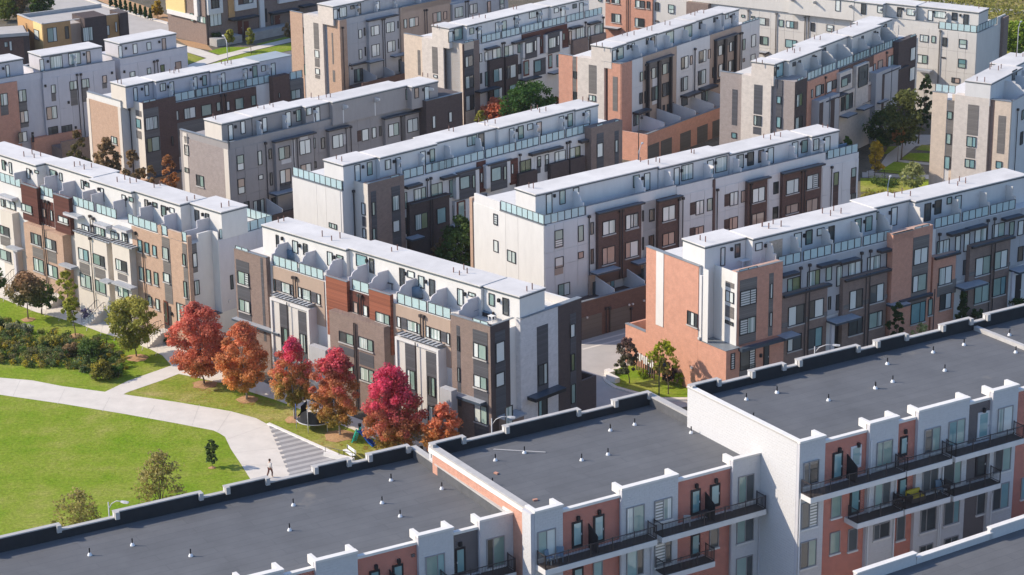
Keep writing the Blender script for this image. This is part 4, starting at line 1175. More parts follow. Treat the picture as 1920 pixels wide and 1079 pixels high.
T2 = Block('townhouse_row', 'townhouse row with a beige stone end wall and white framed projecting windows', (905.1, 81.7, 12.1), (1130, 26.7, 12.1), (769, 65, 12.9), 10.6, 12.05, group=GRP, L=26, notch=(Z(760, 0)(640, 495), .5, 3.0))
f, e = T2.f, T2.e
T2.penthouse([((825, 55.9), (869.3, 47.5)), ((876.8, 48.4), (948.5, 30.9)), ((950.2, 30), (1028.6, 11.7)), ((1037, 11.7), (1105, -4))], end=T2.se - .46, endm='creamst')
T2.vents(k2, [(318, 295), (360, 320), (760, 215), (830, 200), (900, 210), (1215, 105), (1250, 105)])
end_wall(T2, k2, [(55, 390), (212, 405)], [(212, 400), (452, 455)], None, 'creamb', 'creamst', 'creamb')
for r in ((135, 562, 172, 850),): e.zone('boards', 'mdgrey', k2, r[:2], r[2:], d=.09, d0=.061)
e.zone('boards', 'mdgrey', k2, (298, 525), (365, 835), d=.53, d0=.501)
e.wins(k2, [(318, 838, 362, 880, 'wd', 2)], d=.505)
e.slab('slot_wall', 'dkbrown', 2.9, e.px(k2(452, 455))[0], -.02, .3, .05, 12.9)
dd = T2.dd
f.slab('tower', 'creamb', T2.nu, f.px(k2(828, 455), .5)[0], -3.0, .5, .05, 12.9)
f.slab('parapet_cap', 'cap', T2.nu - .03, f.px(k2(828, 455), .5)[0] + .03, .25, .56, 12.902, 12.95)
e.zone('slot_boards', 'mdgrey', k2, (490, 480), (522, 1040), d=dd - .3 + .05, d0=dd - .32)
f.zone('tower_panel', 'dkgrey', k2, (662, 575), (768, 545), d=.53, d0=.501, z0=3.6)
f.zone('tower_panel', 'dkbrown', k2, (640, 500), (662, 495), d=.52, d0=.501, z0=.1, z1=12.8)
f.zone('tower_panel', 'brownb', k2, (770, 470), (828, 455), d=.52, d0=.501, z0=.1, z1=12.85)
f.wins(k2, [(670, 640, 762, 740, 'cd'), (670, 865, 770, 980, 'cd')], d=.535)
f.wins(c4, [(675, 245, 772, 390, 'wd')], d=.505)
f.rail(*us_of(f, k2, [(665, 550), (768, 525)], .45), 12.1, d=.42)
f.panels('white', us_of(f, k2, [(830, 600), (940, 600), (1270, 550)]), [3, 9, 12])
f.wins(k2, [(832, 605, 860, 695, 'w', 1), (890, 590, 928, 685, 'w', 1), (978, 555, 1075, 665, 'wg', 2), (1110, 525, 1210, 630, 'gw', 2), (1260, 500, 1298, 590, 'g', 1), (838, 825, 860, 940, 'd', 1), (893, 812, 930, 965, 'g', 1), (1270, 725, 1300, 830, 'd', 1)], d=.06)
f.zone('bay', 'umber', k2, (948, 688), (1108, 650), d=.55, z0=.05); f.zone('bay', 'umber', k2, (1128, 650), (1268, 622), d=.55, z0=.05)
f.wins(k2, [(988, 785, 1088, 905, 'tw', 2), (1140, 745, 1242, 865, 'dw', 2)], d=.56)
f.wins(c4, [(990, 165, 1090, 275, 'tw', 2), (1168, 125, 1240, 220, 't', 1)], d=.56)
for p, q in (((885, 545), (1025, 510)), ((1190, 475), (1318, 440)), ((1835, 310), (1918, 285))): f.canopy(k2, p, q, d=.05, proj=.7, th=.3)
for p in ((1085, 495), (1108, 490)): f.pipe(k2, p, 9, d=.06)
for fr, wn_ in ((((1322, 465), (1510, 405), 660), (1348, 445, 1482, 640)), (((1575, 400), (1762, 345), 600), (1605, 390, 1738, 580))):
    z0 = f.px(k2(fr[0][0], fr[2]), .6)[1]
    f.zone('bay', 'white', k2, fr[0], fr[1], d=.6, z0=z0)
    f.zone('window_surround', 'dkgrey', k2, wn_[:2], wn_[2:], d=.64, d0=.601)
    x0, y0, x1, y1 = wn_
    f.wins(k2, [(x0 + 4, y0 + 45, x0 + 85, y1 - 50, 'c', 1), (x0 + 100, y0 + 15, x1 - 8, y1 - 70, 'w', 1)], d=.645)
    f.canopy(k2, (fr[0][0], fr[0][1] - 20), (fr[1][0], fr[1][1] - 18), d=.4, proj=.3, th=.14)
for tl, br in (((1510, 415), (1580, 600)), ((1762, 340), (1835, 540))): f.zone('board_panel', 'dwood', k2, tl, br, d=.2)
f.zone('board_panel', 'dwood', k2, (1315, 385), (1820, 285), d=.15, z0=10.9, z1=12.0)
f.wins(k2, [(1518, 440, 1532, 525, 'w', 1), (1768, 380, 1790, 450, 'g', 1)], d=.21)
f.zone('lower_frame', 'white', k2, (1320, 665), (1840, 560), d=.45, z0=.1)
f.zone('window_surround', 'dkgrey', k2, (1440, 680), (1580, 830), d=.49, d0=.451)
f.wins(k2, [(1448, 690, 1525, 800, 't', 1), (1700, 620, 1760, 740, 't', 1)], d=.495)
f.door(k2, (1325, 690, 1390, 845), d=.46, m='door', st='g'); f.door(k2, (1605, 620, 1650, 765), d=.46, m='door', st='g')
f.canopy(k2, (780, 1020), (1000, 970), d=.5, proj=1.2, m='canopy', under='black')
f.canopy(k2, (1270, 890), (1460, 850), d=.4, proj=1.3, m='canopy', under='black'); f.canopy(k2, (1595, 815), (1720, 780), d=.4, proj=1.3, m='canpale', under='black')
k3 = Z(1020, 0)
f.wins(k3, [(278, 355, 310, 500, 'b', 1), (358, 325, 455, 430, 'c', 2), (490, 305, 520, 440, 'w', 1), (570, 285, 660, 380, 'cg', 2)], d=.06)
for p, q in (((275, 310), (400, 280)), ((482, 260), (605, 232))): f.canopy(k3, p, q, d=.05, proj=.7, th=.3)
for tl, br in (((330, 460), (495, 430)), ((535, 410), (700, 375))): f.zone('bay', 'brownb', k3, tl, br, d=.55, z0=.05)
for p in ((462, 260), (662, 205)): f.pipe(k3, p, 9, d=.06)
for p, q in (((865, 490), (1075, 440)), ((1090, 435), (1290, 390)), ((1310, 385), (1545, 340)), ((1560, 335), (1800, 285))): f.rail(*us_of(f, k2, [p, q]), 12.1)
for p, q in (((262, 250), (450, 205)), ((465, 205), (655, 158))): f.rail(*us_of(f, k3, [p, q]), 12.1)
T2.dividers(us_of(f, k2, [(848, 450), (1078, 415), (1292, 370), (1545, 310), (1800, 255)]) + us_of(f, k3, [(455, 180)]))
T2.pwins(k2, [(545, 330, 640, 440, 'g', 1), (720, 320, 770, 380, 'g', 1), (1085, 240, 1135, 340, 'g', 1), (1390, 140, 1470, 195, 'c', 1), (1670, 95, 1720, 140, 'w', 1)])
T2.pwins(k2, [(480, 360, 535, 470, 'wd', 1), (805, 305, 855, 430, 'wd', 1), (1010, 255, 1055, 370, 'w', 1), (1225, 185, 1270, 300, 'wd', 1), (1480, 130, 1530, 245, 'wd', 1), (1745, 80, 1795, 190, 'wd', 1)], name='terrace_door')
T2.pwins(k3, [(395, 35, 440, 140, 'w', 1), (320, 50, 365, 90, 'd', 1)]); T2.plamps(k2, [(540, 365), (797, 325), (1075, 265), (1220, 210), (1480, 150), (1742, 110)])

k5, k6 = Z(1040, 120), Z(1300, 0)
T3 = Block('townhouse_row', 'townhouse row with an orange brick and cream end wall over a red brick garage podium', (1180.2, 115.1, 12.9), (1424.3, 35.9, 12.9), (1053, 102, 12.9), 10.4, 12.05, group=GRP, L=33)
f, e = T3.f, T3.e
T3.penthouse([((1136, 92.6), (1173.5, 80.9)), ((1173.5, 80.5), (1231, 62.6)), ((1232.7, 63.1), (1302, 40)), ((1303.6, 40.9), (1351.7, 24.2)), ((1352.6, 25.9), (1387.6, 16.7))], end=T3.se - .46, endm='creamst')
T3.vents(k3, [(590, 520), (655, 530), (880, 400), (935, 410), (1012, 400), (1158, 340), (1212, 345), (1360, 280), (1415, 285), (1650, 170), (1695, 180), (1722, 145), (1795, 155)])
end_wall(T3, k3, [(200, 615), (322, 625)], [(398, 620), (700, 690)], None, 'red', 'creamst', 'red')
e.zone('slot_boards', 'mdgrey', k3, (325, 635), (365, 1075), d=.08, d0=.061, z0=2)
e.slab('wall', 'red', e.px(k3(398, 640))[0] + .02, e.px(k3(366, 640))[0], -.02, .06, .05, 12.9)
e.wins(k3, [(330, 800, 370, 885, 'd', 1)], d=.085); e.wins(k5, [(210, 310, 252, 410, 'd', 1)], d=.085)
e.zone('boards', 'mdgrey', k3, (502, 728), (588, 1060), d=.53, d0=.501)
e.wins(k5, [(385, 345, 462, 425, 'gw', 2)], d=.505)
e.slab('tower_return', 'red', .02, e.px(k3(705, 700))[0] - .5, -.02, .45, .05, 12.9)
e.slab('slot_wall', 'dkbrown', e.px(k3(705, 700))[0] - .52, e.px(k3(705, 700))[0], -.02, .1, .05, 12.9)
e.zone('boards', 'mdgrey', k5, (652, 142), (705, 535), d=.48, d0=.451)
f.zone('tower', 'red', k3, (912, 710), (990, 690), d=.12, z0=.05, z1=12.9, u0=T3.se - .4)
e.slab('parapet_cap', 'cap', 0, 3.2, -.3, .5, 12.902, 12.95)
f.panels('white', us_of(f, k3, [(968, 700), (1108, 660)]), [3.1, 9, 12.9], gap=.03)
f.zone('unit_wall', 'tan', k3, (1112, 650), (1490, 530), d=.08, z0=3.1, z1=12.9)
f.panels('white', us_of(f, k3, [(1490, 530), (1670, 480), (1865, 400)]), [3.1, 9, 12.9], gap=.03)
f.zone('unit_wall', 'tan', k6, (190, 395), (540, 280), d=.08, z0=3.1, z1=12.9)
f.panels('white', us_of(f, k6, [(545, 285), (640, 260), (745, 220)]), [3.1, 9, 12.9], gap=.03)
def dark_frame(zf, x0, y0, x1, y1, yb0, yb1):
    a = f.px(zf(x0, y0), .5); b = f.px(zf(x1, y1), .5); c = f.px(zf(x0, yb0), .5)
    f.slab('window_surround', 'bronze', a[0], a[0] + .3, -.01, .5, c[1], a[1])
    f.slab('window_surround', 'bronze', b[0] - .3, b[0], -.01, .5, c[1], a[1])
    f.slab('window_surround', 'bronze', (a[0] + b[0]) / 2 - .3, (a[0] + b[0]) / 2 + .3, -.01, .4, c[1] + .01, a[1] - .26)
    f.slab('window_surround', 'bronze', a[0] + .302, b[0] - .302, -.01, .5, c[1], c[1] + .3)
    f.slab('canopy', 'canopy', a[0] - .1, b[0] + .1, 0, .7, a[1] + .002, a[1] + .18)
    f.slab('window_surround', 'mdgrey', a[0] + .302, b[0] - .302, .081, .12, a[1] - 1.3, a[1] - .01)
dark_frame(k3, 1180, 715, 1450, 630, 1540, 0)
f.wins(k3, [(1210, 770, 1285, 865, 'cd'), (1330, 725, 1405, 820, 'gd'), (1080, 815, 1110, 910, 'g', 1), (1140, 800, 1165, 885, 'd', 1)], d=.13)
f.wins(k5, [(1090, 265, 1165, 395, 'dg'), (1210, 225, 1282, 350, 'd', 2), (955, 330, 985, 445, 'd', 1), (1010, 310, 1042, 430, 'd', 1), (1010, 80, 1048, 165, 'd', 1), (1420, 160, 1492, 290, 'dc'), (1615, 85, 1695, 215, 'dc'), (1215, 465, 1235, 520, 'd', 1)], d=.13)
f.wins(k3, [(1540, 650, 1618, 762, 'dw', 2), (1640, 630, 1665, 725, 'b', 1), (1740, 580, 1818, 690, 'dw', 2), (1842, 560, 1868, 655, 'b', 1)], d=.06)
for tl, br in (((1098, 395), (1165, 440)), ((1100, 130), (1165, 260))): f.zone('wall_panel', 'white', k5, tl, br, d=.115, d0=.1)
dark_frame(k6, 262, 465, 500, 395, 940, 0)
f.wins(k6, [(280, 520, 345, 610, 'wd', 2), (405, 480, 455, 570, 'wd', 2), (285, 730, 345, 850, 'wd', 2), (395, 690, 455, 790, 'wd', 2), (215, 760, 240, 870, 'd', 1)], d=.13)
f.wins(k6, [(555, 445, 580, 560, 'g', 1), (652, 400, 698, 520, 'w', 1), (645, 620, 692, 680, 'w', 1), (555, 660, 575, 695, 'b', 1)], d=.06)
for p in ((1690, 560), (1140, 740)): f.pipe(k3, p, 3.2, d=.08)
for p in ((15, 560), (522, 385), (542, 380)): f.pipe(k6, p, 3.2, d=.09)
for zf, p, q in ((k5, (875, 545), (1015, 490)), (k5, (1412, 355), (1578, 295)), (k5, (1615, 280), (1768, 225)), (k6, (58, 995), (208, 940))): f.canopy(zf, p, q, d=.1, proj=1.1, th=.3)
mb = MB(); f.boxin(mb, T3.se - .5, 30, .13, 4.3, 0, 3.0); f.boxin(mb, T3.se - .5, 30, 4.0, 4.3, 3.001, 4.0); f.boxin(mb, T3.se - .5, T3.se - .25, .13, 4, 3.001, 3.9); o = mb.obj('podium', M['red'], T3.root)
mb = MB(); f.boxin(mb, T3.se - .55, 30, 3.95, 4.35, 4.002, 4.06); mb.obj('parapet_cap', M['cap'], o)
for u in us_of(f, k5, [(1110, 940), (1255, 890), (1470, 800), (1660, 740), (1830, 660)], 4.3): f.slab('garage_door', 'garage', u - 1.3, u + 1.3, 4.302, 4.34, .05, 2.4)
for x, y in ((1000, 600), (1180, 530), (1355, 470), (1560, 410), (1755, 330)):
    u, z = f.px(k5(x, y), .6)
    mb = MB(); mb.prism([(-.13, 3.05), (-3.9, 3.05), (-3.9, 4.6), (-.13, 5.2)], 0, u - .05, u + .05); mb.obj('privacy_screen', M['white'], T3.root)
f.wins(k5, [(885, 575, 945, 680, 'dg', 2), (1260, 455, 1335, 540, 'd', 2), (1425, 385, 1490, 460, 'd', 1), (1650, 320, 1735, 410, 'dg', 2)], d=.09)
T3.parapet(f.px(k3(968, 690))[0], f.px(k6(745, 220))[0], .85)
f.rail(f.px(k6(560, 280))[0], f.px(k6(740, 220))[0], 12.9, h=.3)
T3.dividers(us_of(f, k3, [(1105, 635), (1275, 575), (1450, 515), (1655, 460), (1860, 385)]) + us_of(f, k6, [(180, 385), (345, 325), (505, 270)]))
T3.pwins(k3, [(820, 545, 890, 655, 'g', 1), (930, 510, 955, 555, 'd', 1), (1145, 435, 1175, 495, 'd', 1), (1370, 370, 1455, 485, 'g', 1), (1575, 305, 1660, 410, 'g', 1)])
T3.pwins(k3, [(765, 570, 810, 680, 'wd', 1), (985, 490, 1015, 560, 'wd', 1), (1205, 420, 1245, 540, 'd', 1), (1740, 250, 1772, 320, 'd', 1)], name='terrace_door')
T3.pwins(k6, [(225, 200, 245, 250, 'd', 1), (360, 165, 390, 210, 'w', 1)]); T3.pwins(k6, [(65, 255, 95, 315, 'd', 1), (430, 160, 460, 255, 'd', 1)], name='terrace_door')
T3.plamps(k3, [(823, 572), (972, 520), (1197, 440)]); T3.plamps(k6, [(262, 205), (412, 185)])

k7, k8, k9 = Z(1340, 80), Z(1600, 0), Z(1600, 160)
T4 = Block('townhouse_row', 'townhouse row with a brown brick and cream end wall and red brick upper walls', (1515.2, 151.7, 12.1), (1683.4, 85.1, 12.1), (1358, 135, 12.9), 10.4, 12.05, group=GRP, L=31.5, notch=(Z(1340, 80)(905, 440), .6, 2.6), wall='ugrey')
f, e = T4.f, T4.e
dd = T4.dd
T4.penthouse([((1436.8, 125), (1471.8, 113.4)), ((1482.6, 114.2), (1538.6, 90.9)), ((1531, 88.4), (1590.3, 67.6)), ((1600.3, 67.6), (1651.7, 48.4)), ((1646.7, 45), (1671.7, 35))], wall='ugrey', end=T4.se - .46, endm='creamst')
T4.vents(k7, [(468, 225), (535, 240), (815, 110), (875, 90), (895, 120), (958, 100)])
T4.vents(k6, [(1360, 440), (1425, 450), (1555, 375), (1615, 380), (1770, 310), (1840, 290)])
end_wall(T4, k7, [(118, 345), (325, 360)], [(328, 345), (660, 380)], None, 'taupe', 'creamst', 'taupe')
e.zone('boards', 'dkgrey', k7, (198, 525), (250, 935), d=.09, d0=.061)
e.wins(k7, [(190, 1008, 245, 1079, 't', 1)], d=.065)
e.zone('boards', 'dkgrey', k7, (443, 470), (530, 815), d=.53, d0=.501); e.zone('boards', 'dkgrey', k7, (432, 945), (520, 1040), d=.53, d0=.501)
e.wins(k7, [(440, 815, 525, 940, 'dc', 2)], d=.505)
e.slab('slot_wall', 'umber', 2.62, e.px(k7(660, 380))[0], -.02, .2, .05, 12.9)
e.zone('slot_boards', 'dkgrey', k7, (700, 420), (748, 970), d=dd + .1, d0=dd - .4)
e.wins(k7, [(698, 600, 745, 690, 't', 1), (695, 830, 742, 960, 't', 1)], d=dd + .11)
tw = f.px(k7(1040, 400), .6)[0]
f.slab('tower', 'taupe', T4.nu, tw, -2.6, .6, .05, 12.9)
f.zone('tower_panel', 'umber', k7, (905, 450), (1040, 400), d=.63, d0=.601, z0=.1, z1=12.85)
f.wins(k7, [(918, 590, 980, 705, 'cl'), (905, 850, 980, 970, 'cd')], d=.635)
f.rail(*us_of(f, k7, [(930, 500), (1000, 470)], .55), 12.1, d=.52)
f.zone('board_panel', 'red', k7, (1045, 430), (1395, 330), d=.1, z0=5, z1=12.05); f.zone('board_panel', 'red', k8, (230, 640), (510, 510), d=.1, z0=5, z1=12.05)
f.zone('board_panel', 'dkbrown', k7, (1395, 330), (1790, 180), d=.1, z0=10.6, z1=12.05)
f.wins(k7, [(1085, 530, 1100, 620, 'w', 1), (1135, 490, 1190, 590, 'c', 1), (1200, 475, 1222, 570, 'd', 1), (1258, 450, 1312, 550, 'w', 1), (1320, 430, 1365, 510, 'd', 1)], d=.11)
for tl, br in (((1175, 660), (1290, 610)), ((1305, 610), (1405, 570))):
    f.zone('bay', 'mgrey', k7, tl, br, d=1.2, z0=.1)
    f.canopy(k7, (tl[0] - 5, tl[1] - 12), (br[0] + 6, br[1] - 12), d=.1, proj=1.2, th=.14, m='canopy')
    f.zone('slot_boards', 'umber', k7, (tl[0] + 5, tl[1] + 25), (tl[0] + 48, tl[1] + 10), d=1.23, d0=1.201, z0=.6)
for tl, br in (((260, 830), (430, 760)), ((440, 775), (535, 740))):
    f.zone('bay', 'mgrey', k8, tl, br, d=1.2, z0=.1)
    f.canopy(k8, (tl[0] - 10, tl[1] - 10), (br[0] + 6, br[1] - 10), d=.1, proj=1.2, th=.14, m='canopy')
    f.zone('slot_boards', 'umber', k8, (tl[0] + 70, tl[1] + 10), (tl[0] + 95, tl[1]), d=1.23, d0=1.201, z0=.6)
for x0, y0, x1, y1, yb in ((1410, 350, 1550, 290, 560), (1605, 280, 1740, 215, 480)):
    z0 = f.px(k7(x0, yb), .6)[1]
    f.zone('bay', 'creamst', k7, (x0, y0), (x1, y1), d=.6, z0=z0)
    f.zone('window_surround', 'dkgrey', k7, (x0 + 15, y0 + 40), (x1 - 20, yb - 110), d=.64, d0=.601)
    f.wins(k7, [(x0 + 15, y0 + 65, x0 + 80, yb - 80, 'g', 1)], d=.645)
f.zone('lower_frame', 'creamst', k7, (1410, 580), (1790, 430), d=.45, z0=.1)
f.wins(k7, [(1470, 590, 1545, 730, 'gd', 2), (1665, 510, 1760, 650, 'db', 2), (1420, 620, 1455, 760, 'd', 1), (1610, 540, 1645, 690, 'd', 1)], d=.455)
f.wins(k8, [(60, 760, 155, 950, 'd', 1)], d=.655); f.zone('bay', 'creamst', k8, (38, 750), (178, 700), d=.6, z0=6.2)
f.wins(k8, [(275, 690, 325, 780, 'b', 1), (388, 640, 475, 740, 'wg', 2), (230, 720, 245, 800, 'w', 1)], d=.11)
ft = us_of(f, k8, [(515, 450), (715, 375)], .9)
f.slab('tower', 'umber', ft[0], ft[1], -.02, .9, .05, 12.9)
f.wins(k8, [(642, 545, 692, 670, 'w', 1), (632, 770, 685, 895, 'w', 1)], d=.91)
f.rail(*us_of(f, k8, [(640, 460), (700, 440)], .85), 12.1, d=.84)
for p, q, zf in (((1405, 815), (1515, 785), k7), ((1590, 730), (1705, 700), k7), ((1780, 650), (1868, 630), k7), ((215, 165), (310, 165), k9)): f.canopy(zf, p, q, d=.5, proj=1.2, m='canpale', under='canopy')
for p, zf in (((1240, 400), k7), ((370, 600), k8)): f.pipe(zf, p, 8, d=.1)
for p, q, zf in (((1048, 430), (1205, 370), k7), ((1215, 365), (1365, 305), k7), ((1382, 300), (1555, 230), k7), ((1570, 225), (1742, 150), k7), ((1757, 145), (1915, 75), k7), ((5, 705), (182, 630), k8), ((198, 620), (335, 560), k8), ((350, 555), (505, 490), k8)): f.rail(*us_of(f, zf, [p, q]), 12.1, pw=.85)
T4.dividers(us_of(f, k7, [(1040, 370), (1205, 300), (1370, 235), (1560, 160), (1745, 85)]) + us_of(f, k8, [(185, 560), (345, 500), (505, 440)]), m='ugrey')
T4.pwins(k7, [(690, 250, 765, 370, 't', 1), (875, 225, 905, 260, 'd', 1), (1160, 120, 1175, 190, 'd', 1)]); T4.pwins(k7, [(665, 280, 690, 370, 'd', 1), (940, 205, 962, 300, 'd', 1), (1095, 145, 1115, 225, 'd', 1), (1225, 60, 1245, 145, 'd', 1)], name='terrace_door')
T4.pwins(k8, [(228, 355, 248, 420, 'd', 1), (275, 345, 300, 440, 'd', 1), (90, 410, 110, 480, 'd', 1), (350, 275, 370, 345, 'd', 1)], name='terrace_door')
T4.plamps(k7, [(705, 285), (925, 235), (1130, 160), (1210, 90)]); T4.plamps(k8, [(265, 370), (335, 305)])

T5 = Block('townhouse_row', 'townhouse row at the right edge with a pale beige brick and stone end wall', (1904.5, 187.5, 12.9), (1960, 157, 12.9), (1749, 172, 12.9), 10.4, 12.05, group=GRP, L=30)
f, e = T5.f, T5.e
T5.penthouse([((1860.3, 161), (1908, 125.1)), ((1909, 126), (1935, 104))], end=T5.se - .46, endm='white')
T5.vents(k8, [(1390, 910), (1475, 920), (1535, 780), (1550, 750), (1630, 790), (1660, 770), (1830, 640), (1905, 640)])
t = end_wall(T5, k9, [(895, 85), (1060, 95)], [(1160, 80), (1550, 115)], None, 'creamb', 'creamst', 'creamb')
e.zone('slot_boards', 'mdgrey', k9, (1062, 165), (1115, 945), d=.08, d0=.061)
e.wins(k9, [(1055, 290, 1110, 385, 'g', 1), (1045, 540, 1095, 665, 'g', 1), (1025, 795, 1082, 945, 't', 1)], d=.085)
e.slab('wall', 'creamb', t[2] + .02, e.px(k9(1115, 95))[0], -.02, .06, .05, 12.9)
e.zone('boards', 'mdgrey', k9, (1290, 215), (1395, 570), d=.53, d0=.501); e.zone('boards', 'mdgrey', k9, (1270, 700), (1365, 825), d=.53, d0=.501)
e.wins(k9, [(1275, 570, 1375, 700, 'tg', 2), (1255, 825, 1360, 935, 'tg', 2)], d=.505)
e.slab('slot_wall', 'brownb', e.px(k9(1610, 150))[0], t[3], -.02, .2, .05, 12.9)
e.slab('tower_return', 'creamb', 0, e.px(k9(1610, 150))[0], -.02, .4, .05, 12.9)
e.zone('boards', 'mdgrey', k9, (1632, 340), (1692, 775), d=.43, d0=.401)
e.wins(k9, [(1603, 850, 1668, 940, 't', 1)], d=.405)
e.slab('parapet_cap', 'cap', 0, t[3], -.3, .45, 12.902, 12.95)
T5.parapet(T5.se, 30, .85)
f.wins(k9, [(1895, 285, 1912, 380, 'g', 1), (1880, 530, 1898, 660, 'd', 1)], d=.05)
f.pipe(k9, (1840, 280), .2, d=.03)
T5.dividers([3.2, 6.4, 9.6]); T5.pwins(k8, [(1785, 800, 1830, 880, 'd', 1)])
# terrace railing and plants of its rear corner
e.rail(7.6, 10.2, 12.9, h=1.0, d=-.3)

m1, m2 = Z(1300, 0), Z(1600, 0)
U = Block('townhouse_row', 'long pale grey row beyond the others, its sunny front towards the camera', (1831, 62.6, 12.1), (1513, 26, 12.1), (1870, 45.9, 12.1), 10, 12.05, wall='ugrey', group=GRP, sg=1, L=72)
f, e = U.f, U.e
U.penthouse([((1836.9, 22.5), (1720, 10.8)), ((1718.5, 12.5), (1663.4, 5)), ((1661.7, 7.5), (1600, 2.5)), ((1598, 2), (1480, -12)), ((1478, -12), (1300, -34)), ((1298, -34), (1100, -58))], wall='ugrey', end=.1)
U.vents(m2, [(815, 30), (852, 25), (1410, 95)])
f.panels('ugrey', us_of(f, m2, [(1385, 500), (1265, 500), (1180, 500), (1055, 500), (965, 500), (850, 400), (705, 400)]), [3, 6.2, 9.2, 12.0])
f.panels('ugrey', us_of(f, m1, [(2300, 500), (1590, 300), (1490, 300), (1390, 300), (1270, 300), (1130, 300), (1030, 300), (870, 300), (740, 300), (640, 200), (520, 100)]), [3, 6.2, 9.2, 12.0])
f.wins(m2, [(1190, 440, 1270, 550, 'wg', -1), (1180, 660, 1262, 770, 'gt', -1), (1005, 420, 1050, 525, 'd', 1), (880, 402, 922, 485, 'g', 1), (750, 388, 840, 478, 'cw', 2), (720, 610, 830, 720, 'gw', 2), (992, 640, 1035, 660, 'b', 1), (1105, 870, 1195, 940, 'bd', 2)], d=.06)
f.wins(m1, [(730, 195, 810, 285, 'c', 1), (748, 405, 838, 510, 'gd', 2), (962, 220, 1012, 305, 'g', 1), (1042, 232, 1130, 320, 'tw', 2), (1035, 440, 1160, 545, 't', 2), (1322, 255, 1362, 355, 'd', 1), (1500, 275, 1572, 360, 'cw', -1), (540, 165, 578, 200, 'g', 1), (650, 180, 692, 205, 'g', 1)], d=.06)
f.zone('spandrel', 'mdgrey', m1, (810, 205), (848, 295), d=.1, d0=.052); f.zone('spandrel', 'mdgrey', m1, (1130, 240), (1170, 332), d=.1, d0=.052)
f.canopy(m1, (748, 560), (850, 590), d=.1, proj=1.1, th=.3, m='canpale'); f.canopy(m2, (715, 760), (900, 790), d=.1, proj=1.3, th=.25, m='canpale', under='mgrey')
for zf, p in ((m1, (935, 160)), (m1, (1260, 200)), (m1, (1300, 190)), (m1, (620, 125)), (m2, (980, 355))): f.pipe(zf, p, .2, d=.06, m='mdgrey', r=.08)
f.zone('unit_wall', 'red', k3, (690, -60), (1218, -10), d=.3, z0=.1, z1=12.0)
f.wins(k3, [(760, -40, 850, 45, 'cd', 2), (760, 150, 860, 260, 'cd', 2), (1025, 0, 1130, 95, 'dc', 2), (1155, 15, 1190, 100, 'd', 1), (1022, 200, 1125, 310, 'dc', 2), (700, -30, 735, 25, 'd', 1)], d=.31, sill='stonec')
f.canopy(k3, (690, 290), (870, 310), d=.3, proj=1.1, th=.3, m='mgrey')
f.pipe(k3, (930, -40), .2, d=.3); f.pipe(k3, (955, -40), .2, d=.3)
f.wins(k3, [(1250, 25, 1290, 125, 'd', 1), (1397, 50, 1462, 155, 'cg', -1), (1250, 228, 1285, 250, 'b', 1), (610, -40, 645, 20, 'g', 1)], d=.06)
f.zone('unit_wall', 'brownb', k3, (1600, -20), (1845, 15), d=.9, z0=.1, z1=12.0)
f.rail(.05, f.px(m2(960, 325))[0], 12.1); e.rail(.1, 7.0, 12.1)
for p, q in (((1880, 230), (1690, 205)), ((1665, 200), (1290, 155)), ((630, 90), (290, 45))): f.rail(*us_of(f, m1, [p, q]), 12.1)
U.parapet(f.px(m2(955, 250))[0], f.px(m2(280, 180))[0], .85, wall='ugrey'); U.parapet(f.px(m1(1275, 95))[0], f.px(m1(635, 30))[0], .85, wall='ugrey')
U.dividers(us_of(f, m2, [(1035, 240), (690, 210), (350, 180)]) + us_of(f, m1, [(1800, 180), (1400, 140), (1150, 80)]), m='ugrey')
U.pwins(m2, [(1240, 160, 1290, 285, 'd', 1), (840, 115, 890, 235, 'wg', 1), (495, 80, 540, 195, 'd', 1), (90, 40, 140, 165, 'dg', 1)], name='terrace_door')
U.pwins(m2, [(1110, 140, 1165, 235, 'd', 1), (910, 120, 1035, 210, 'c', 1), (600, 95, 690, 180, 'c', 1), (270, 65, 335, 150, 'w', 1)])
U.pwins(m1, [(1600, 0, 1650, 130, 'wd', 1)], name='terrace_door'); U.plamps(m2, [(1205, 170), (900, 130), (560, 100)])
e.slab('wall', 'brownb', 8.3, 10.0, -.02, .5, .02, 12.9)
e.slab('parapet', 'ugrey', 7.1, 10, -.2, 0, 12.053, 13.1)
e.panels('ugrey', [.02, 8.28], [.1, 12.0])

n1 = Z(0, 0)
def back_row(nm, lab, fa, fb, L, segs):
    b = Block(nm, lab, fa, fb, None, 9, 12.05, wall='lgrey', group=GRP, L=L)
    b.penthouse(segs, wall='lgrey', depth=3.6, end=.3)
    b.parapet(0, L, .85, wall='lgrey')
    b.e.slab('parapet', 'lgrey', .25, 9, -.22, 0, 12.053, 12.9); b.e.slab('parapet_cap', 'cap', .28, 9, -.26, .04, 12.902, 12.95)
    return b
RA = back_row('townhouse_row', 'pale grey row at the left edge with a red brick lower front', (-30, 153.8, 12.9), (64.2, 137.6, 12.9), 13.2, [((-60, 127), (40.9, 108.4))])
f = RA.f
f.zone('board_panel', 'red', n1, (-100, 965), (190, 920), d=.25, z0=.1)
f.slab('tower_base', 'red', 6, RA.L - .1, -.02, .8, .05, 4.4)
f.wins(h3, [(0, 340, 92, 465, 'gc', 2)], d=.26); f.zone('spandrel', 'mdgrey', h3, (5, 468), (100, 570), d=.29, d0=.251)
f.wins(h3, [(202, 300, 300, 425, 'cg', 2), (222, 535, 322, 660, 'bw', 2)], d=.05); f.zone('spandrel', 'mdgrey', h3, (210, 428), (310, 530), d=.09, d0=.001); f.zone('spandrel', 'mdgrey', h3, (232, 662), (325, 705), d=.09, d0=.001)
f.wins(h3, [(200, 775, 308, 870, 'dw', 2)], d=.81, sill='stonec'); f.door(h3, (350, 770, 385, 880), d=.81, st=None)
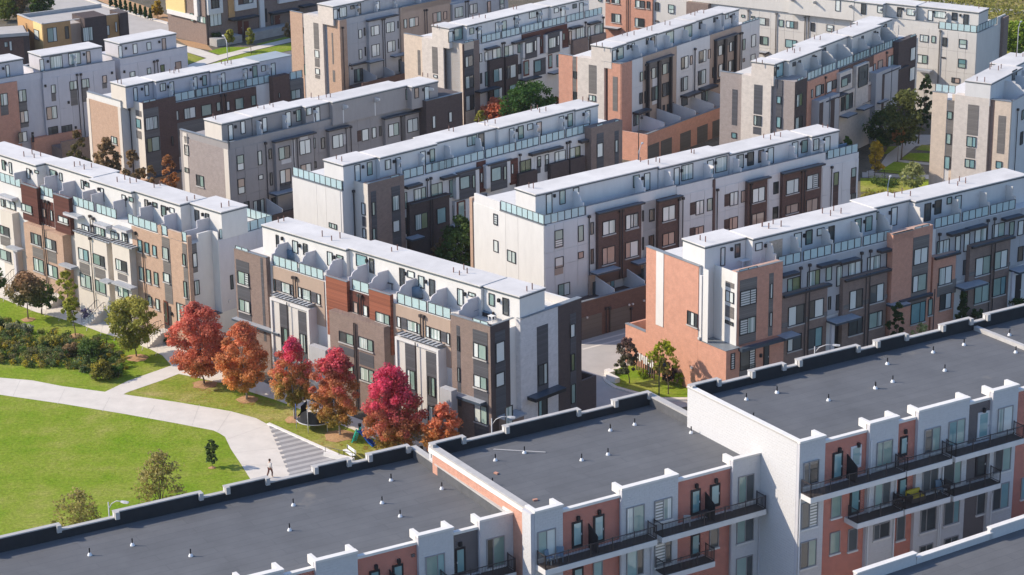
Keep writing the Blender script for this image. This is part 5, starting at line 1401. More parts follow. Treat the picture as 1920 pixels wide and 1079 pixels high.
RA.pwins(n1, [(60, 735, 112, 865, 'w', 1)], name='terrace_door'); RA.plamps(n1, [(33, 768)])
RB = back_row('townhouse_row', 'pale lavender grey row with two big penthouse windows', (80, 136, 12.9), (215.2, 113.4, 12.9), 10.7, [((52.9, 110), (188.5, 85.9))])
f = RB.f
f.panels('lgrey', us_of(f, n1, [(475, 900), (645, 900), (790, 900), (910, 900), (1050, 900), (1285, 900)]), [3.2, 7.6, 12.0])
f.wins(h3, [(572, 240, 628, 330, 'c', 1), (518, 490, 645, 610, 'bc', 2), (778, 200, 870, 290, 'gc', 2), (915, 175, 1005, 270, 'cg', 2), (1148, 135, 1202, 215, 'b', 1)], d=.06)
for r in ((578, 330, 632, 415), (790, 290, 878, 460), (915, 270, 1000, 420), (1150, 215, 1205, 270)): f.zone('spandrel', 'mdgrey', h3, r[:2], r[2:], d=.1, d0=.052)
f.wins(h3, [(540, 715, 658, 840, 'dd', 2), (690, 700, 818, 830, 'dd', 3)], d=.06)
for p in ((862, 130), (905, 125)): f.pipe(h3, p, 3.2, d=.06)
for p in ((507, 245), (768, 430), (1255, 98), (848, 712)): f.lamp(h3, p, d=.06)
RB.pwins(n1, [(558, 640, 705, 760, 'c', 1), (765, 605, 910, 715, 'c', 1)]); RB.pwins(n1, [(440, 670, 500, 812, 'wb', 1), (965, 580, 1020, 710, 'b', 1)], name='terrace_door'); RB.plamps(n1, [(535, 688), (940, 610)])
RB.dividers(us_of(f, n1, [(860, 745)]))
mb = MB(); f.boxin(mb, .2, 10.6, .06, 3.4, 0, 3.1); f.boxin(mb, .2, 10.6, 3.1, 3.4, 3.101, 4.1); mb.obj('podium', M['brownb'], RB.root)
RCc = back_row('townhouse_row', 'pale lavender grey row with a black sunshade on its terrace', (225.2, 111, 12.9), (354.2, 86.8, 12.9), 10.9, [((200, 85.5), (330, 62))])
f = RCc.f
f.panels('lgrey', us_of(f, n1, [(1350, 800), (1550, 800), (1750, 800), (1918, 800)]) + [10.8], [3.2, 7.6, 12.0])
f.wins(h3, [(1455, 92, 1520, 140, 'c', 1), (1650, 50, 1698, 110, 'c', 1), (1800, 15, 1850, 85, 'l', 1)], d=.06); f.wins(Z(300, 0), [(170, 700, 240, 770, 'b', 1)], d=.06)
for p in ((1728, 700), (1765, 690)): f.pipe(n1, p, 3.2, d=.06)
for p in ((1393, 805),): f.lamp(n1, p, d=.06)
RCc.pwins(n1, [(1490, 500, 1545, 600, 'w', 1), (1645, 480, 1700, 560, 'w', 1)]); RCc.pwins(n1, [(1325, 520, 1378, 655, 'wb', 1), (1815, 435, 1868, 575, 'b', 1)], name='terrace_door'); RCc.plamps(n1, [(1412, 542), (1787, 470)])
u, z = f.px(n1(1640, 560), -1.0)
mb = MB(); mb.prism([(1.0 * 1.6, 12.1), (1.0 * .6, 12.1), (1.0 * 1.0, 12.6), (1.0 * 1.6, 14.1)], 0, u - .9, u + .9); mb.obj('sunshade', M['black'], RCc.root)

# ---- sunlit front rows on the park: tan and cream row, left
fA, fB, fC, fD = Z(0, 240), Z(0, 420), Z(240, 330), Z(240, 510)
FR = Block('townhouse_row', 'sunny park side row of tan brick and cream fronts with entrance stairs', (295, 436.8, 11.5), (131.8, 383.5, 11.5), (413, 449, 11.5), 10, 11.45, wall='white2', group=GRP, sg=1, L=31, notch=((355, 441), .06, 2.7))
f, e = FR.f, FR.e
FR.penthouse([((413, 398.4), (358.5, 379.2)), ((345, 387.6), (255, 357.5)), ((255.3, 362.6), (168.5, 335)), ((168.3, 331.8), (87.6, 305)), ((75.1, 311.7), (-40, 276))], wall='white2', end=FR.se - .05)
FR.vents(fA, [(270, 320), (362, 295), (385, 335), (458, 318), (838, 440), (900, 425), (948, 470), (1030, 450), (1318, 605), (1403, 580), (1463, 620), (1533, 605), (1733, 675), (1800, 650)])
FR.vents(fC, [(665, 285), (750, 265), (1050, 355), (1135, 340)])
r0 = f.px(fB(1495, 300), .1)[0]
f.slab('wall', 'tanb', FR.nu, r0, -.02, .1, .05, 12.25 - .85)
f.slab('parapet', 'tanb', FR.nu, FR.nu + .45, -.2, .1, 11.453, 12.3)
f.slab('parapet', 'tanb', f.px(fC(600, 640), .1)[0], f.px(fC(445, 600), .1)[0], -.2, .1, 11.453, 12.3)
f.slab('parapet', 'tanb', f.px(fC(370, 560), .1)[0], f.px(fC(330, 550), .1)[0], -.2, .1, 11.453, 12.4)
f.rail(*us_of(f, fC, [(440, 670), (375, 650)]), 11.5, d=.0); f.rail(*us_of(f, fC, [(660, 740), (610, 720)]), 11.5, d=0.0)
f.rail(*us_of(f, fC, [(330, 640), (60, 565)]), 11.5, d=.02)
f.rail(*us_of(f, fA, [(1300, 1005), (1080, 940)]), 11.5); f.rail(*us_of(f, fA, [(1050, 935), (820, 870)]), 11.5); f.rail(*us_of(f, fC, [(60, 565), (0, 545)]), 11.5)
f.rail(*us_of(f, fA, [(590, 800), (450, 770)]), 11.5); f.rail(*us_of(f, fA, [(225, 680), (0, 620)]), 11.5)
f.zone('tower_strip', 'mdgrey', fC, (375, 680), (460, 700), d=.13, d0=.101, z0=4.2); f.zone('tower_strip', 'mdgrey', fC, (605, 755), (655, 770), d=.13, d0=.101, z0=3)
f.wins(fC, [(385, 790, 460, 950, 'c', 1), (612, 870, 650, 1010, 'g', 1)], d=.135, sill='stonec'); f.wins(fD, [(395, 0, 475, 130, 'c', 1), (625, 100, 668, 290, 'g', 1)], d=.135, sill='stonec')
f.wins(fC, [(110, 710, 165, 860, 'tc', 1), (190, 740, 242, 880, 'tc', 1), (275, 775, 325, 905, 'tc', 1)], d=.105, sill='stonec')
f.wins(fB, [(1565, 475, 1620, 640, 'g', 1), (1645, 503, 1700, 670, 'g', 1), (1730, 535, 1785, 695, 'g', 1)], d=.105, sill='stonec')
f.wins(fD, [(228, 268, 275, 385, 'c', 1), (310, 295, 360, 430, 'c', 1), (545, 340, 680, 600, 'cgc', 3)], d=.105, sill='stonec')
f.slab('entrance_recess_shade', 'bronze', f.px(fD(480, 320), .1)[0], f.px(fD(392, 290), .1)[0], .101, .12, 1.2, 3.9)  # flat dark plate, the recess shade put into its colour
f.door(fD, (402, 320, 462, 600), d=.121, m='door', st='d'); f.lamp(fD, (495, 465), d=.1); f.lamp(fB, (1530, 100), d=.1)
f.pipe(fB, (1605, 190), .2, d=.1, hopper=False)
# cream units
cu = us_of(f, fB, [(1495, 300), (800, 60)])
f.slab('wall', 'cream', cu[0] + .02, cu[1], -.02, .05, .05, 8.0)
def bay(zf, tl, br, m, d, side=None, z0=.1):
    o = f.zone('bay', m, zf, tl, br, d=d, z0=z0)
    return o
bay(fB, (835, 95), (1195, 230), 'cream', .9); bay(fB, (1255, 215), (1450, 290), 'cream', .9)
for tl, br in (((830, 80), (1040, 150)), ((1040, 160), (1240, 220)), ((1255, 205), (1495, 290))):
    a = f.px(fB(*tl), .9); b = f.px(fB(*br), .9); z = (a[1] + b[1]) / 2
    o = f.slab('glazed_awning', 'canpale', b[0], a[0], .05, 1.05, z + .02, z + .1)
    n = 6
    for i in range(n + 1):
        u = b[0] + (a[0] - b[0]) * i / n
        mb = MB(); f.boxin(mb, u - .04, u + .04, .06, 1.07, z + .102, z + .17); mb.obj('awning_bar', M['mdgrey'], o)
f.wins(fB, [(880, 260, 1000, 430, 'tc', 2), (1045, 325, 1180, 490, 'dg', 2), (1300, 385, 1430, 550, 'dc', 2), (900, 545, 1030, 740, 'gc', 2), (1070, 620, 1195, 795, 'gg', 2), (1325, 690, 1450, 850, 'gc', 2)], d=.905, sill='stonec')
for tl, br in (((890, 425), (1010, 580)), ((1062, 485), (1188, 640)), ((1320, 548), (1432, 660))): f.zone('spandrel', 'mdgrey', fB, tl, br, d=.93, d0=.901)
f.wins(fB, [(920, 0, 1000, 100, 'c', 2), (1070, 20, 1180, 150, 'gc', 2), (1245, 75, 1335, 190, 'c', 2), (1370, 95, 1440, 220, 'dc', 2)], d=.055)
for p in ((1020, 170), (1040, 30)): f.pipe(fB, p, .2 if p[1] > 100 else 8.2, d=.92 if p[1] > 100 else .06)
for zf, p, q in ((fA, (775, 925), (940, 990)), (fA, (40, 725), (200, 790)), (fA, (1115, 1050), (1260, 1090)), (fB, (1330, 10), (1490, 60))): f.canopy(zf, p, q, d=.05, proj=.8, th=.3, m='canpale', under='lgrey')
for p, q in (((735, 450), (875, 455)), ((1190, 610), (1290, 640)), ((1330, 650), (1545, 690))): f.canopy(fB, p, q, d=.9, proj=.9, th=.2, m='canpale', under='mgrey')
for x0, x1 in ((1200, 1255), (1455, 1500), (845, 880)):
    pass
# tan brick bay with cedar boards above
tb = us_of(f, fB, [(760, 90), (262, -10)], 0.05)
f.slab('wall', 'white2', tb[0], tb[1], -.02, .04, .05, 11.4)
bay(fB, (262, -15), (695, 75), 'tanb', 1.1)
f.wins(fB, [(345, 90, 470, 255, 'dgd', 3), (505, 150, 635, 310, 'dc', 2), (375, 370, 500, 560, 'gc', 2), (535, 445, 655, 620, 'gw', 2)], d=1.105, sill='stonec')
for tl, br in (((362, 250), (490, 405)), ((528, 300), (640, 455))): f.zone('spandrel', 'mdgrey', fB, tl, br, d=1.13, d0=1.101)
f.pipe(fB, (480, -20), .2, d=1.12, hopper=False); f.pipe(fB, (497, -15), .2, d=1.12, hopper=False)
for tl, br in (((230, 640), (410, 690)), ((595, 770), (770, 820))):
    a = f.px(fA(*tl), .5); b = f.px(fA(*br), .5)
    f.slab('board_panel', 'dwood', b[0], a[0], -.02, .5, 8.2, 12.3)
    mb = MB(); f.boxin(mb, b[0] - .03, a[0] + .03, .25, .56, 12.302, 12.36); mb.obj('parapet_cap', M['cap'], FR.root)
f.wins(fA, [(240, 840, 365, 965, 'gc', 2), (655, 980, 770, 1085, 'cw', 2)], d=.51, sill='stonec')
f.zone('board_panel', 'dwood', fA, (430, 790), (595, 830), d=.06, z0=8.2)
f.wins(fA, [(475, 900, 520, 1010, 'b', 1), (565, 920, 600, 1050, 'w', 1)], d=.065)
for p in ((510, 830), (545, 840)): f.pipe(fA, p, 8.2, d=.06)
f.pipe(fA, (1020, 1000), 8.2, d=.05); f.pipe(fA, (1055, 1025), 8.2, d=.05)
# left cream unit
bay(fA, (0, 920), (135, 975), 'cream', .9)
f.wins(fA, [(10, 790, 50, 890, 'c', 1), (60, 800, 175, 930, 'cw', 2)], d=.06)
f.wins(fB, [(0, 10, 110, 145, 'dg', 2), (0, 275, 130, 435, 'dg', 2)], d=.905, sill='stonec'); f.zone('spandrel', 'mdgrey', fB, (0, 130), (118, 270), d=.93, d0=.901)
f.canopy(fB, (140, 240), (270, 275), d=.9, proj=.9, th=.2, m='canpale', under='mgrey')
f.door(fB, (175, 335, 255, 600), d=.06, m='ddoor', st=None); f.zone('porch', 'lgrey', fB, (145, 300), (168, 300), d=1.2, d0=.901, z0=.1)
f.wins(fB, [(1180, 0, 1190, 40, 'w', 1)], d=.055)
# stairs with black handrails
def stairs(u, w=1.3, d0=1.2, n=7, h=.17, go=.28):
    mb = MB()
    for i in range(n):
        f.boxin(mb, u, u + w, d0 + i * go + .001, d0 + (i + 1) * go, .01, (n - i) * h)
    f.boxin(mb, u, u + w, .12, d0, .01, n * h)
    o = mb.obj('entrance_stairs', M['conc'], FR.root)
    for uu in (u + .05, u + w - .05):
        hb = MB(); zt = n * h
        pts = [f.loc(uu, .4, zt + .9), f.loc(uu, d0, zt + .9), f.loc(uu, d0 + n * go, .9)]
        hb.tube(pts, .03, 5)
        for k in range(9):
            w_ = k / 8; d = .4 + w_ * (d0 + n * go - .4); zb = zt if d < d0 else zt - (d - d0) / go * h
            hb.tube([f.loc(uu, d, max(.02, zb)), f.loc(uu, d, max(.02, zb) + .9)], .018, 4)
        hb.obj('handrail', M['black'], o)
su = f.px(fD(480, 600), .1)[0]
for u in (su, f.px(fB(1180, 870), .9)[0], f.px(fB(700, 640), .9)[0], f.px(fB(240, 600), .9)[0]): stairs(u)
FR.dividers(us_of(f, fA, [(225, 600), (455, 660), (660, 720), (930, 790), (1030, 850), (1275, 920), (1535, 1000)]) + us_of(f, fC, [(100, 450), (365, 520), (625, 600)]), m='lgrey', full=1.6, hi=1.9, lo=1.1, box=True)
FR.pwins(fA, [(300, 450, 345, 580, 'w', 1), (100, 380, 140, 520, 'c', 1), (670, 500, 705, 600, 'c', 1), (910, 580, 945, 690, 'w', 1), (1130, 670, 1175, 830, 'w', 1), (1370, 745, 1420, 890, 'wg', 1), (1625, 800, 1670, 990, 'w', 1)], name='terrace_door')
FR.pwins(fC, [(190, 260, 235, 440, 'b', 1), (470, 350, 525, 430, 'w', 1), (870, 415, 920, 605, 'dw', 1)], name='terrace_door')
FR.pwins(fA, [(20, 355, 65, 480, 'g', 1), (390, 470, 440, 520, 'c', 1), (560, 460, 640, 580, 'g', 1), (950, 600, 1005, 670, 'g', 1), (1040, 640, 1105, 770, 'c', 1), (1450, 770, 1505, 840, 'g', 1), (1720, 830, 1770, 900, 'g', 1), (1810, 870, 1870, 1000, 'g', 1)])
FR.pwins(fC, [(275, 290, 330, 350, 'g', 1), (375, 325, 435, 470, 'g', 1), (750, 375, 805, 520, 'd', 1)])
FR.plamps(fA, [(65, 390), (350, 485), (640, 510), (965, 610), (1115, 685), (1425, 795), (1690, 850)]); FR.plamps(fC, [(255, 310), (450, 365), (845, 430)])
# end of the row
e.panels('lgrey', [2.75, 5.2, 7.6, 9.98], [3.7, 11.4], d0=-.02, d1=.025)
e.slab('ground_storey', 'white2', -.8, 2.72, FR.dd - .05, .0, .05, 3.6)
mb = MB(); e.boxin(mb, -.85, 2.75, FR.dd + .02, .06, 3.602, 3.68); mb.obj('ledge', M['canopy'], FR.root)
e.zone('tower_boards', 'mdgrey', fC, (715, 770), (788, 1079), d=FR.dd + .06, d0=FR.dd + .01); e.zone('tower_boards', 'tanb', fC, (665, 680), (712, 700), d=FR.dd + .07, d0=FR.dd + .01, z0=3.7, z1=12.3)
e.wins(fC, [(720, 875, 780, 1020, 'w', 1)], d=FR.dd + .065); e.wins(fD, [(740, 105, 805, 250, 'c', 1)], d=FR.dd + .065)
e.slab('parapet', 'white2', 1.0, 2.7, FR.dd - .2, FR.dd + .03, 11.453, 12.3); f.slab('parapet', 'white2', FR.se, FR.nu, -2.75, -2.68, 11.453, 12.3)
f.pipe(fC, (905, 755), 3.7, d=-2.7)
e.rail(3.0, 10, 11.48, d=-.1); f.rail(FR.se + .1, FR.se + 4.5, 11.48, d=-9.9)
e.wins(fD, [(1145, 40, 1185, 190, 'd', 1)], d=.03)
u, z = e.px(fD(1135, 325), 0); e.slab('vent_cap', 'lpatch', u - .12, u + .12, .002, .15, z - .12, z + .12)

# ---- brown brick row behind the maples
gA, gB, gC, gD, gE = Z(430, 440), Z(430, 620), Z(700, 500), Z(780, 640), Z(900, 500)
GR = Block('townhouse_row', 'brown brick and tan row behind the red maples with a pale grey brick end wall', (835.1, 596.8, 11.5), (513.4, 497.6, 11.5), (979.2, 595.1, 12.3), 10.2, 11.45, wall='white2', group=GRP, sg=1, L=29.6, notch=((919.4, 606.8), .45, 2.9))
f, e = GR.f, GR.e
GR.penthouse([((977.6, 556.7), (906.7, 535.9)), ((898.5, 540.9), (662, 463.4)), ((650.2, 470.9), (497, 419.3))], wall='white2', end=GR.se + .05)
GR.vents(gE, [(527, 275), (587, 255)]); GR.vents(gC, [(902, 70), (968, 100), (1018, 40), (1055, 80)]); GR.vents(gA, [(1045, 20), (1150, 65), (1245, 40), (1825, 195), (1890, 180)]); GR.vents(Z(240, 330), [(1690, 520), (1752, 505)])
def tower(x0, x1, d=.5):
    f.slab('tower', 'brownb', x0, x1, -.02, d, .05, 12.25)
    mb = MB(); f.boxin(mb, x0 - .03, x1 + .03, d - .3, d + .05, 12.252, 12.31); mb.obj('parapet_cap', M['cap'], GR.root)
na, nb = GR.nu, f.px(gC(868, 500), .5)[0]
tower(na, nb)
la, lb = f.px(gA(410, 255), .5)[0], f.px(gA(50, 150), .5)[0]
tower(la, lb)
f.zone('tower_strip', 'dkgrey', gC, (1115, 700), (1280, 745), d=.53, d0=.501, z0=.3)
f.zone('slot_boards', 'dkgrey', gC, (932, 660), (970, 670), d=.52, d0=.501, z0=3.6)
f.wins(gC, [(1125, 845, 1275, 1060, 'gw', 2)], d=.535, sill='stonec'); f.wins(gD, [(650, 365, 800, 555, 'gw', 2), (655, 690, 805, 945, 'gw', 2)], d=.535, sill='stonec')
f.wins(gC, [(945, 775, 970, 950, 'g', 1)], d=.525); f.wins(gD, [(468, 290, 497, 460, 'c', 1)], d=.525)
f.rail(*us_of(f, gC, [(1290, 745), (1120, 690)], .4), 11.5, d=.4)
f.canopy(gD, (395, 540), (790, 680), d=.5, proj=.75, th=.3, m='canpale', under='canopy')
f.zone('tower_strip', 'dkgrey', gA, (72, 275), (215, 310), d=.53, d0=.501, z0=3.4); f.zone('slot_boards', 'dkgrey', gA, (345, 260), (372, 265), d=.52, d0=.501, z0=3.4)
f.wins(gA, [(95, 400, 225, 585, 'zg', 2), (110, 715, 238, 890, 'cg', 2)], d=.535, sill='stonec')
f.rail(*us_of(f, gA, [(215, 300), (75, 255)], .4), 11.5, d=.4); f.canopy(gA, (75, 930), (600, 1090), d=.5, proj=.6, th=.25, m='canpale', under='canopy')
for pts, zf in (((480, 345, 1060, 530), gA), ((195, 385, 865, 600), gC)):
    f.zone('board_panel', 'tan', zf, pts[:2], pts[2:], d=.08, z0=6.8, z1=11.43, d0=-.01)
f.wins(gA, [(500, 495, 525, 640, 'g', 1), (585, 525, 690, 675, 'c', 1), (695, 560, 722, 690, 'w', 1), (775, 585, 815, 715, 'w', 1), (820, 600, 920, 755, 'c', 1), (985, 660, 1028, 790, 'w', 1), (1095, 665, 1250, 830, 'll', 2), (1395, 750, 1450, 890, 'b', 1), (1505, 790, 1560, 925, 'w', 1)], d=.085, sill='stonec')
f.wins(gC, [(265, 555, 312, 690, 'w', 1), (380, 592, 495, 750, 'c', 1), (495, 635, 532, 765, 'c', 1), (590, 660, 636, 805, 'w', 1), (640, 680, 760, 845, 'c', 1), (825, 740, 862, 880, 'w', 1)], d=.085, sill='stonec')
for tl, br, zf in (((525, 505), (582, 645), gA), ((920, 640), (980, 775), gA), ((315, 570), (377, 715), gC), ((760, 725), (822, 860), gC)): f.zone('spandrel', 'dkgrey', zf, tl, br, d=.12, d0=.081)
def white_frame(zf, tl, br, slots):
    a = f.px(zf(*tl), 1.1); b = f.px(zf(*br), 1.1); z = (a[1] + b[1]) / 2
    u0, u1 = b[0], a[0]
    f.slab('bay', 'ugrey', u0 + .26, u1 - .26, -.02, .95, .1, z - .26)
    for q in ((u0, u0 + .25, .1, z), (u1 - .25, u1, .1, z), (u0 + .252, u1 - .252, z - .25, z)):
        f.slab('bay_frame', 'white', q[0], q[1], .0, 1.1, q[2], q[3])
    o = f.slab('pergola', 'canpale', u0 + .05, u1 - .05, .09, 1.05, z + .25, z + .29)
    for i in range(11):
        u = u0 + .1 + (u1 - u0 - .25) * i / 10
        mb = MB(); f.boxin(mb, u, u + .07, .09, 1.07, z + .292, z + .36); mb.obj('pergola_bar', M['mdgrey'], o)
    for x0, y0, x1 in slots:
        p = f.px(zf(x0, y0), .96); q = f.px(zf(x1, y0 + 30), .96)
        f.slab('slot_boards', 'dkgrey', q[0], p[0], .951, .97, .3, p[1])
        um, w = (p[0] + q[0]) / 2, abs(p[0] - q[0])
        for zz in (1.0, 3.9): f.win(um - w * .36, um + w * .36, zz, zz + 1.9, .975, rng.choice(['gc', 'gd', 'c']), 2)
white_frame(gA, (452, 690), (890, 860), [(560, 770, 660), (770, 850, 862)])
white_frame(gC, (240, 775), (728, 955), [(355, 860, 480), (590, 945, 705)])
for tl, br in (((1078, 412), (1315, 482)), ((1565, 585), (1805, 660))):
    a = f.px(gA(*tl), .4); b = f.px(gA(*br), .4)
    f.slab('board_panel', 'wood', b[0], a[0], -.02, .4, 6.3, 12.25)
    mb = MB(); f.boxin(mb, b[0] - .03, a[0] + .03, .15, .45, 12.252, 12.31); mb.obj('parapet_cap', M['cap'], GR.root)
f.wins(gA, [(1645, 860, 1805, 1020, 'gc', 2)], d=.405, sill='stonec')
f.zone('board_panel', 'dwood', gA, (1320, 620), (1565, 690), d=.06, z0=6.3, d0=-.01, z1=11.4)
bw = f.zone('bay', 'brownb', gA, (1120, 850), (1735, 1065), d=1.2, z0=.1)
f.wins(gB, [(1235, 0, 1400, 170, 'gd', 2), (1455, 60, 1620, 245, 'gc', 2), (1250, 330, 1400, 520, 'g', 2), (1470, 400, 1630, 600, 'gc', 2)], d=1.205, sill='stonec')
for tl, br in (((1232, 160), (1400, 305)), ((1458, 235), (1625, 430))): f.zone('spandrel', 'dkgrey', gB, tl, br, d=1.23, d0=1.201)
for p in ((725, 490), (752, 495)): f.pipe(gA, p, 7.9, d=.09)
for p in ((1460, 690), (1490, 700)): f.pipe(gA, p, 7.6, d=.07)
for p in ((540, 560), (572, 570)): f.pipe(gC, p, 7.9, d=.09)
for p in ((1405, 990), (1420, 990)): f.pipe(gA, p, .1, d=1.22, hopper=False)
f.pipe(gA, (655, 760), .1, d=1.12, hopper=False); f.pipe(gC, (480, 850), .1, d=1.12, hopper=False)
for p, q, zf in (((265, 520), (395, 545), gD), ((890, 165), (1075, 150), gB)):
    f.zone('porch', 'mgrey', zf, p, q, d=1.9, d0=1.12, z0=.1)
f.rail(*us_of(f, gC, [(860, 600), (610, 465)]), 11.48); f.rail(*us_of(f, gC, [(590, 455), (265, 380)]), 11.48)
f.rail(*us_of(f, gA, [(1050, 545), (780, 400)]), 11.48); f.rail(*us_of(f, gA, [(760, 390), (490, 345)]), 11.48); f.rail(*us_of(f, gA, [(1560, 660), (1380, 610)]), 11.48)
GR.dividers(us_of(f, gA, [(470, 330), (780, 400), (1080, 490), (1330, 575), (1560, 650)]) + us_of(f, gC, [(255, 380), (600, 470), (950, 560)]), m='lgrey', full=1.35, hi=1.85, lo=1.1)
GR.pwins(gA, [(525, 0, 560, 180, 'dw', 1), (830, 95, 882, 240, 'dw', 1), (1100, 185, 1165, 360, 'cw', 1), (1575, 260, 1630, 440, 'dw', 1)], name='terrace_door')
GR.pwins(gC, [(295, 10, 355, 235, 'dw', 1), (630, 135, 695, 350, 'dw', 1), (945, 240, 1015, 450, 'cw', 1), (1455, 345, 1525, 555, 'dw', 1)], name='terrace_door')
GR.pwins(gA, [(710, 60, 775, 215, 'c', 1), (1205, 220, 1280, 280, 'g', 1), (1425, 210, 1550, 385, 't', 1)]); GR.pwins(gC, [(385, 40, 465, 140, 'w', 1), (505, 95, 575, 250, 'c', 1), (1070, 280, 1150, 350, 'c', 1), (1300, 295, 1365, 450, 'g', 1)])
GR.plamps(gA, [(600, 40), (795, 120), (1185, 250), (1550, 290)]); GR.plamps(gC, [(365, 75), (595, 165), (1035, 305), (1415, 375)])
dd = GR.dd
e.slab('tower_return', 'umber', -.48, 2.0, dd - .05, dd + .03, .05, 12.25)
e.zone('tower_boards', 'dkgrey', gC, (1368, 745), (1482, 740), d=dd + .06, d0=dd + .031, z0=3.4)
e.wins(gC, [(1372, 865, 1475, 1055, 'w', 1)], d=dd + .065); e.wins(gD, [(893, 370, 992, 490, 'w', 1)], d=dd + .065)
mb = MB(); e.boxin(mb, -.5, 2.6, dd - .2, dd + .06, 12.252, 12.31); mb.obj('parapet_cap', M['cap'], GR.root)
e.slab('porch', 'brownb', .4, 2.4, dd + .04, dd + 1.3, .1, 3.3); e.slab('canopy', 'canpale', .2, 2.6, dd + .04, dd + 1.5, 3.302, 3.45)
e.wins(gD, [(1000, 745, 1085, 960, 'c', 1)], d=dd + 1.31)
q = [e.px(gE(x, y))[0] for x, y in ((470, 575), (865, 455), (1125, 370))]
e.slab('wall', 'greyb', 2.9, q[1], -.02, .12, .05, 12.2)
e.slab('wall', 'umber', q[1] + .01, q[2], -.02, .16, .05, 12.2)
f.slab('wall', 'greyb', GR.se - .1, GR.nu, -2.92, -2.8, .05, 12.2)
e.slab('parapet', 'white2', 2.9, q[2], -.35, -.021, 11.453, 12.2); e.slab('parapet_cap', 'cap', 2.85, q[2] + .04, -.4, .2, 12.202, 12.26)
f.slab('rear_parapet', 'white2', GR.se + .1, 2, -10.2, -9.95, 11.453, 12.2)
e.zone('boards', 'dkgrey', gE, (640, 685), (765, 650), d=.15, d0=.121, z0=3.6); e.wins(gD, [(1372, 275, 1475, 470, 'dc', 2)], d=.155); e.wins(gD, [(1372, 640, 1475, 860, 'td', 2)], d=.125)
e.canopy(gD, (1250, 620), (1590, 490), d=.12, proj=1.1, th=.35, m='canopy', under='black')
e.zone('slot_boards', 'dkgrey', gE, (1015, 540), (1080, 520), d=.19, d0=.161, z0=.3); e.wins(gE, [(1012, 655, 1065, 785, 'w', 1)], d=.195); e.wins(gD, [(1738, 150, 1782, 325, 'l', 1), (1740, 490, 1790, 690, 'g', 1)], d=.195)
mb = MB(); e.boxin(mb, 10.3, 13.2, -28, 0, .02, 3.0); e.boxin(mb, 10.3, 13.2, -.25, 0, 3.001, 3.9); e.boxin(mb, 12.95, 13.2, -28, -.251, 3.001, 3.9); mb.obj('podium', M['umber'], GR.root)

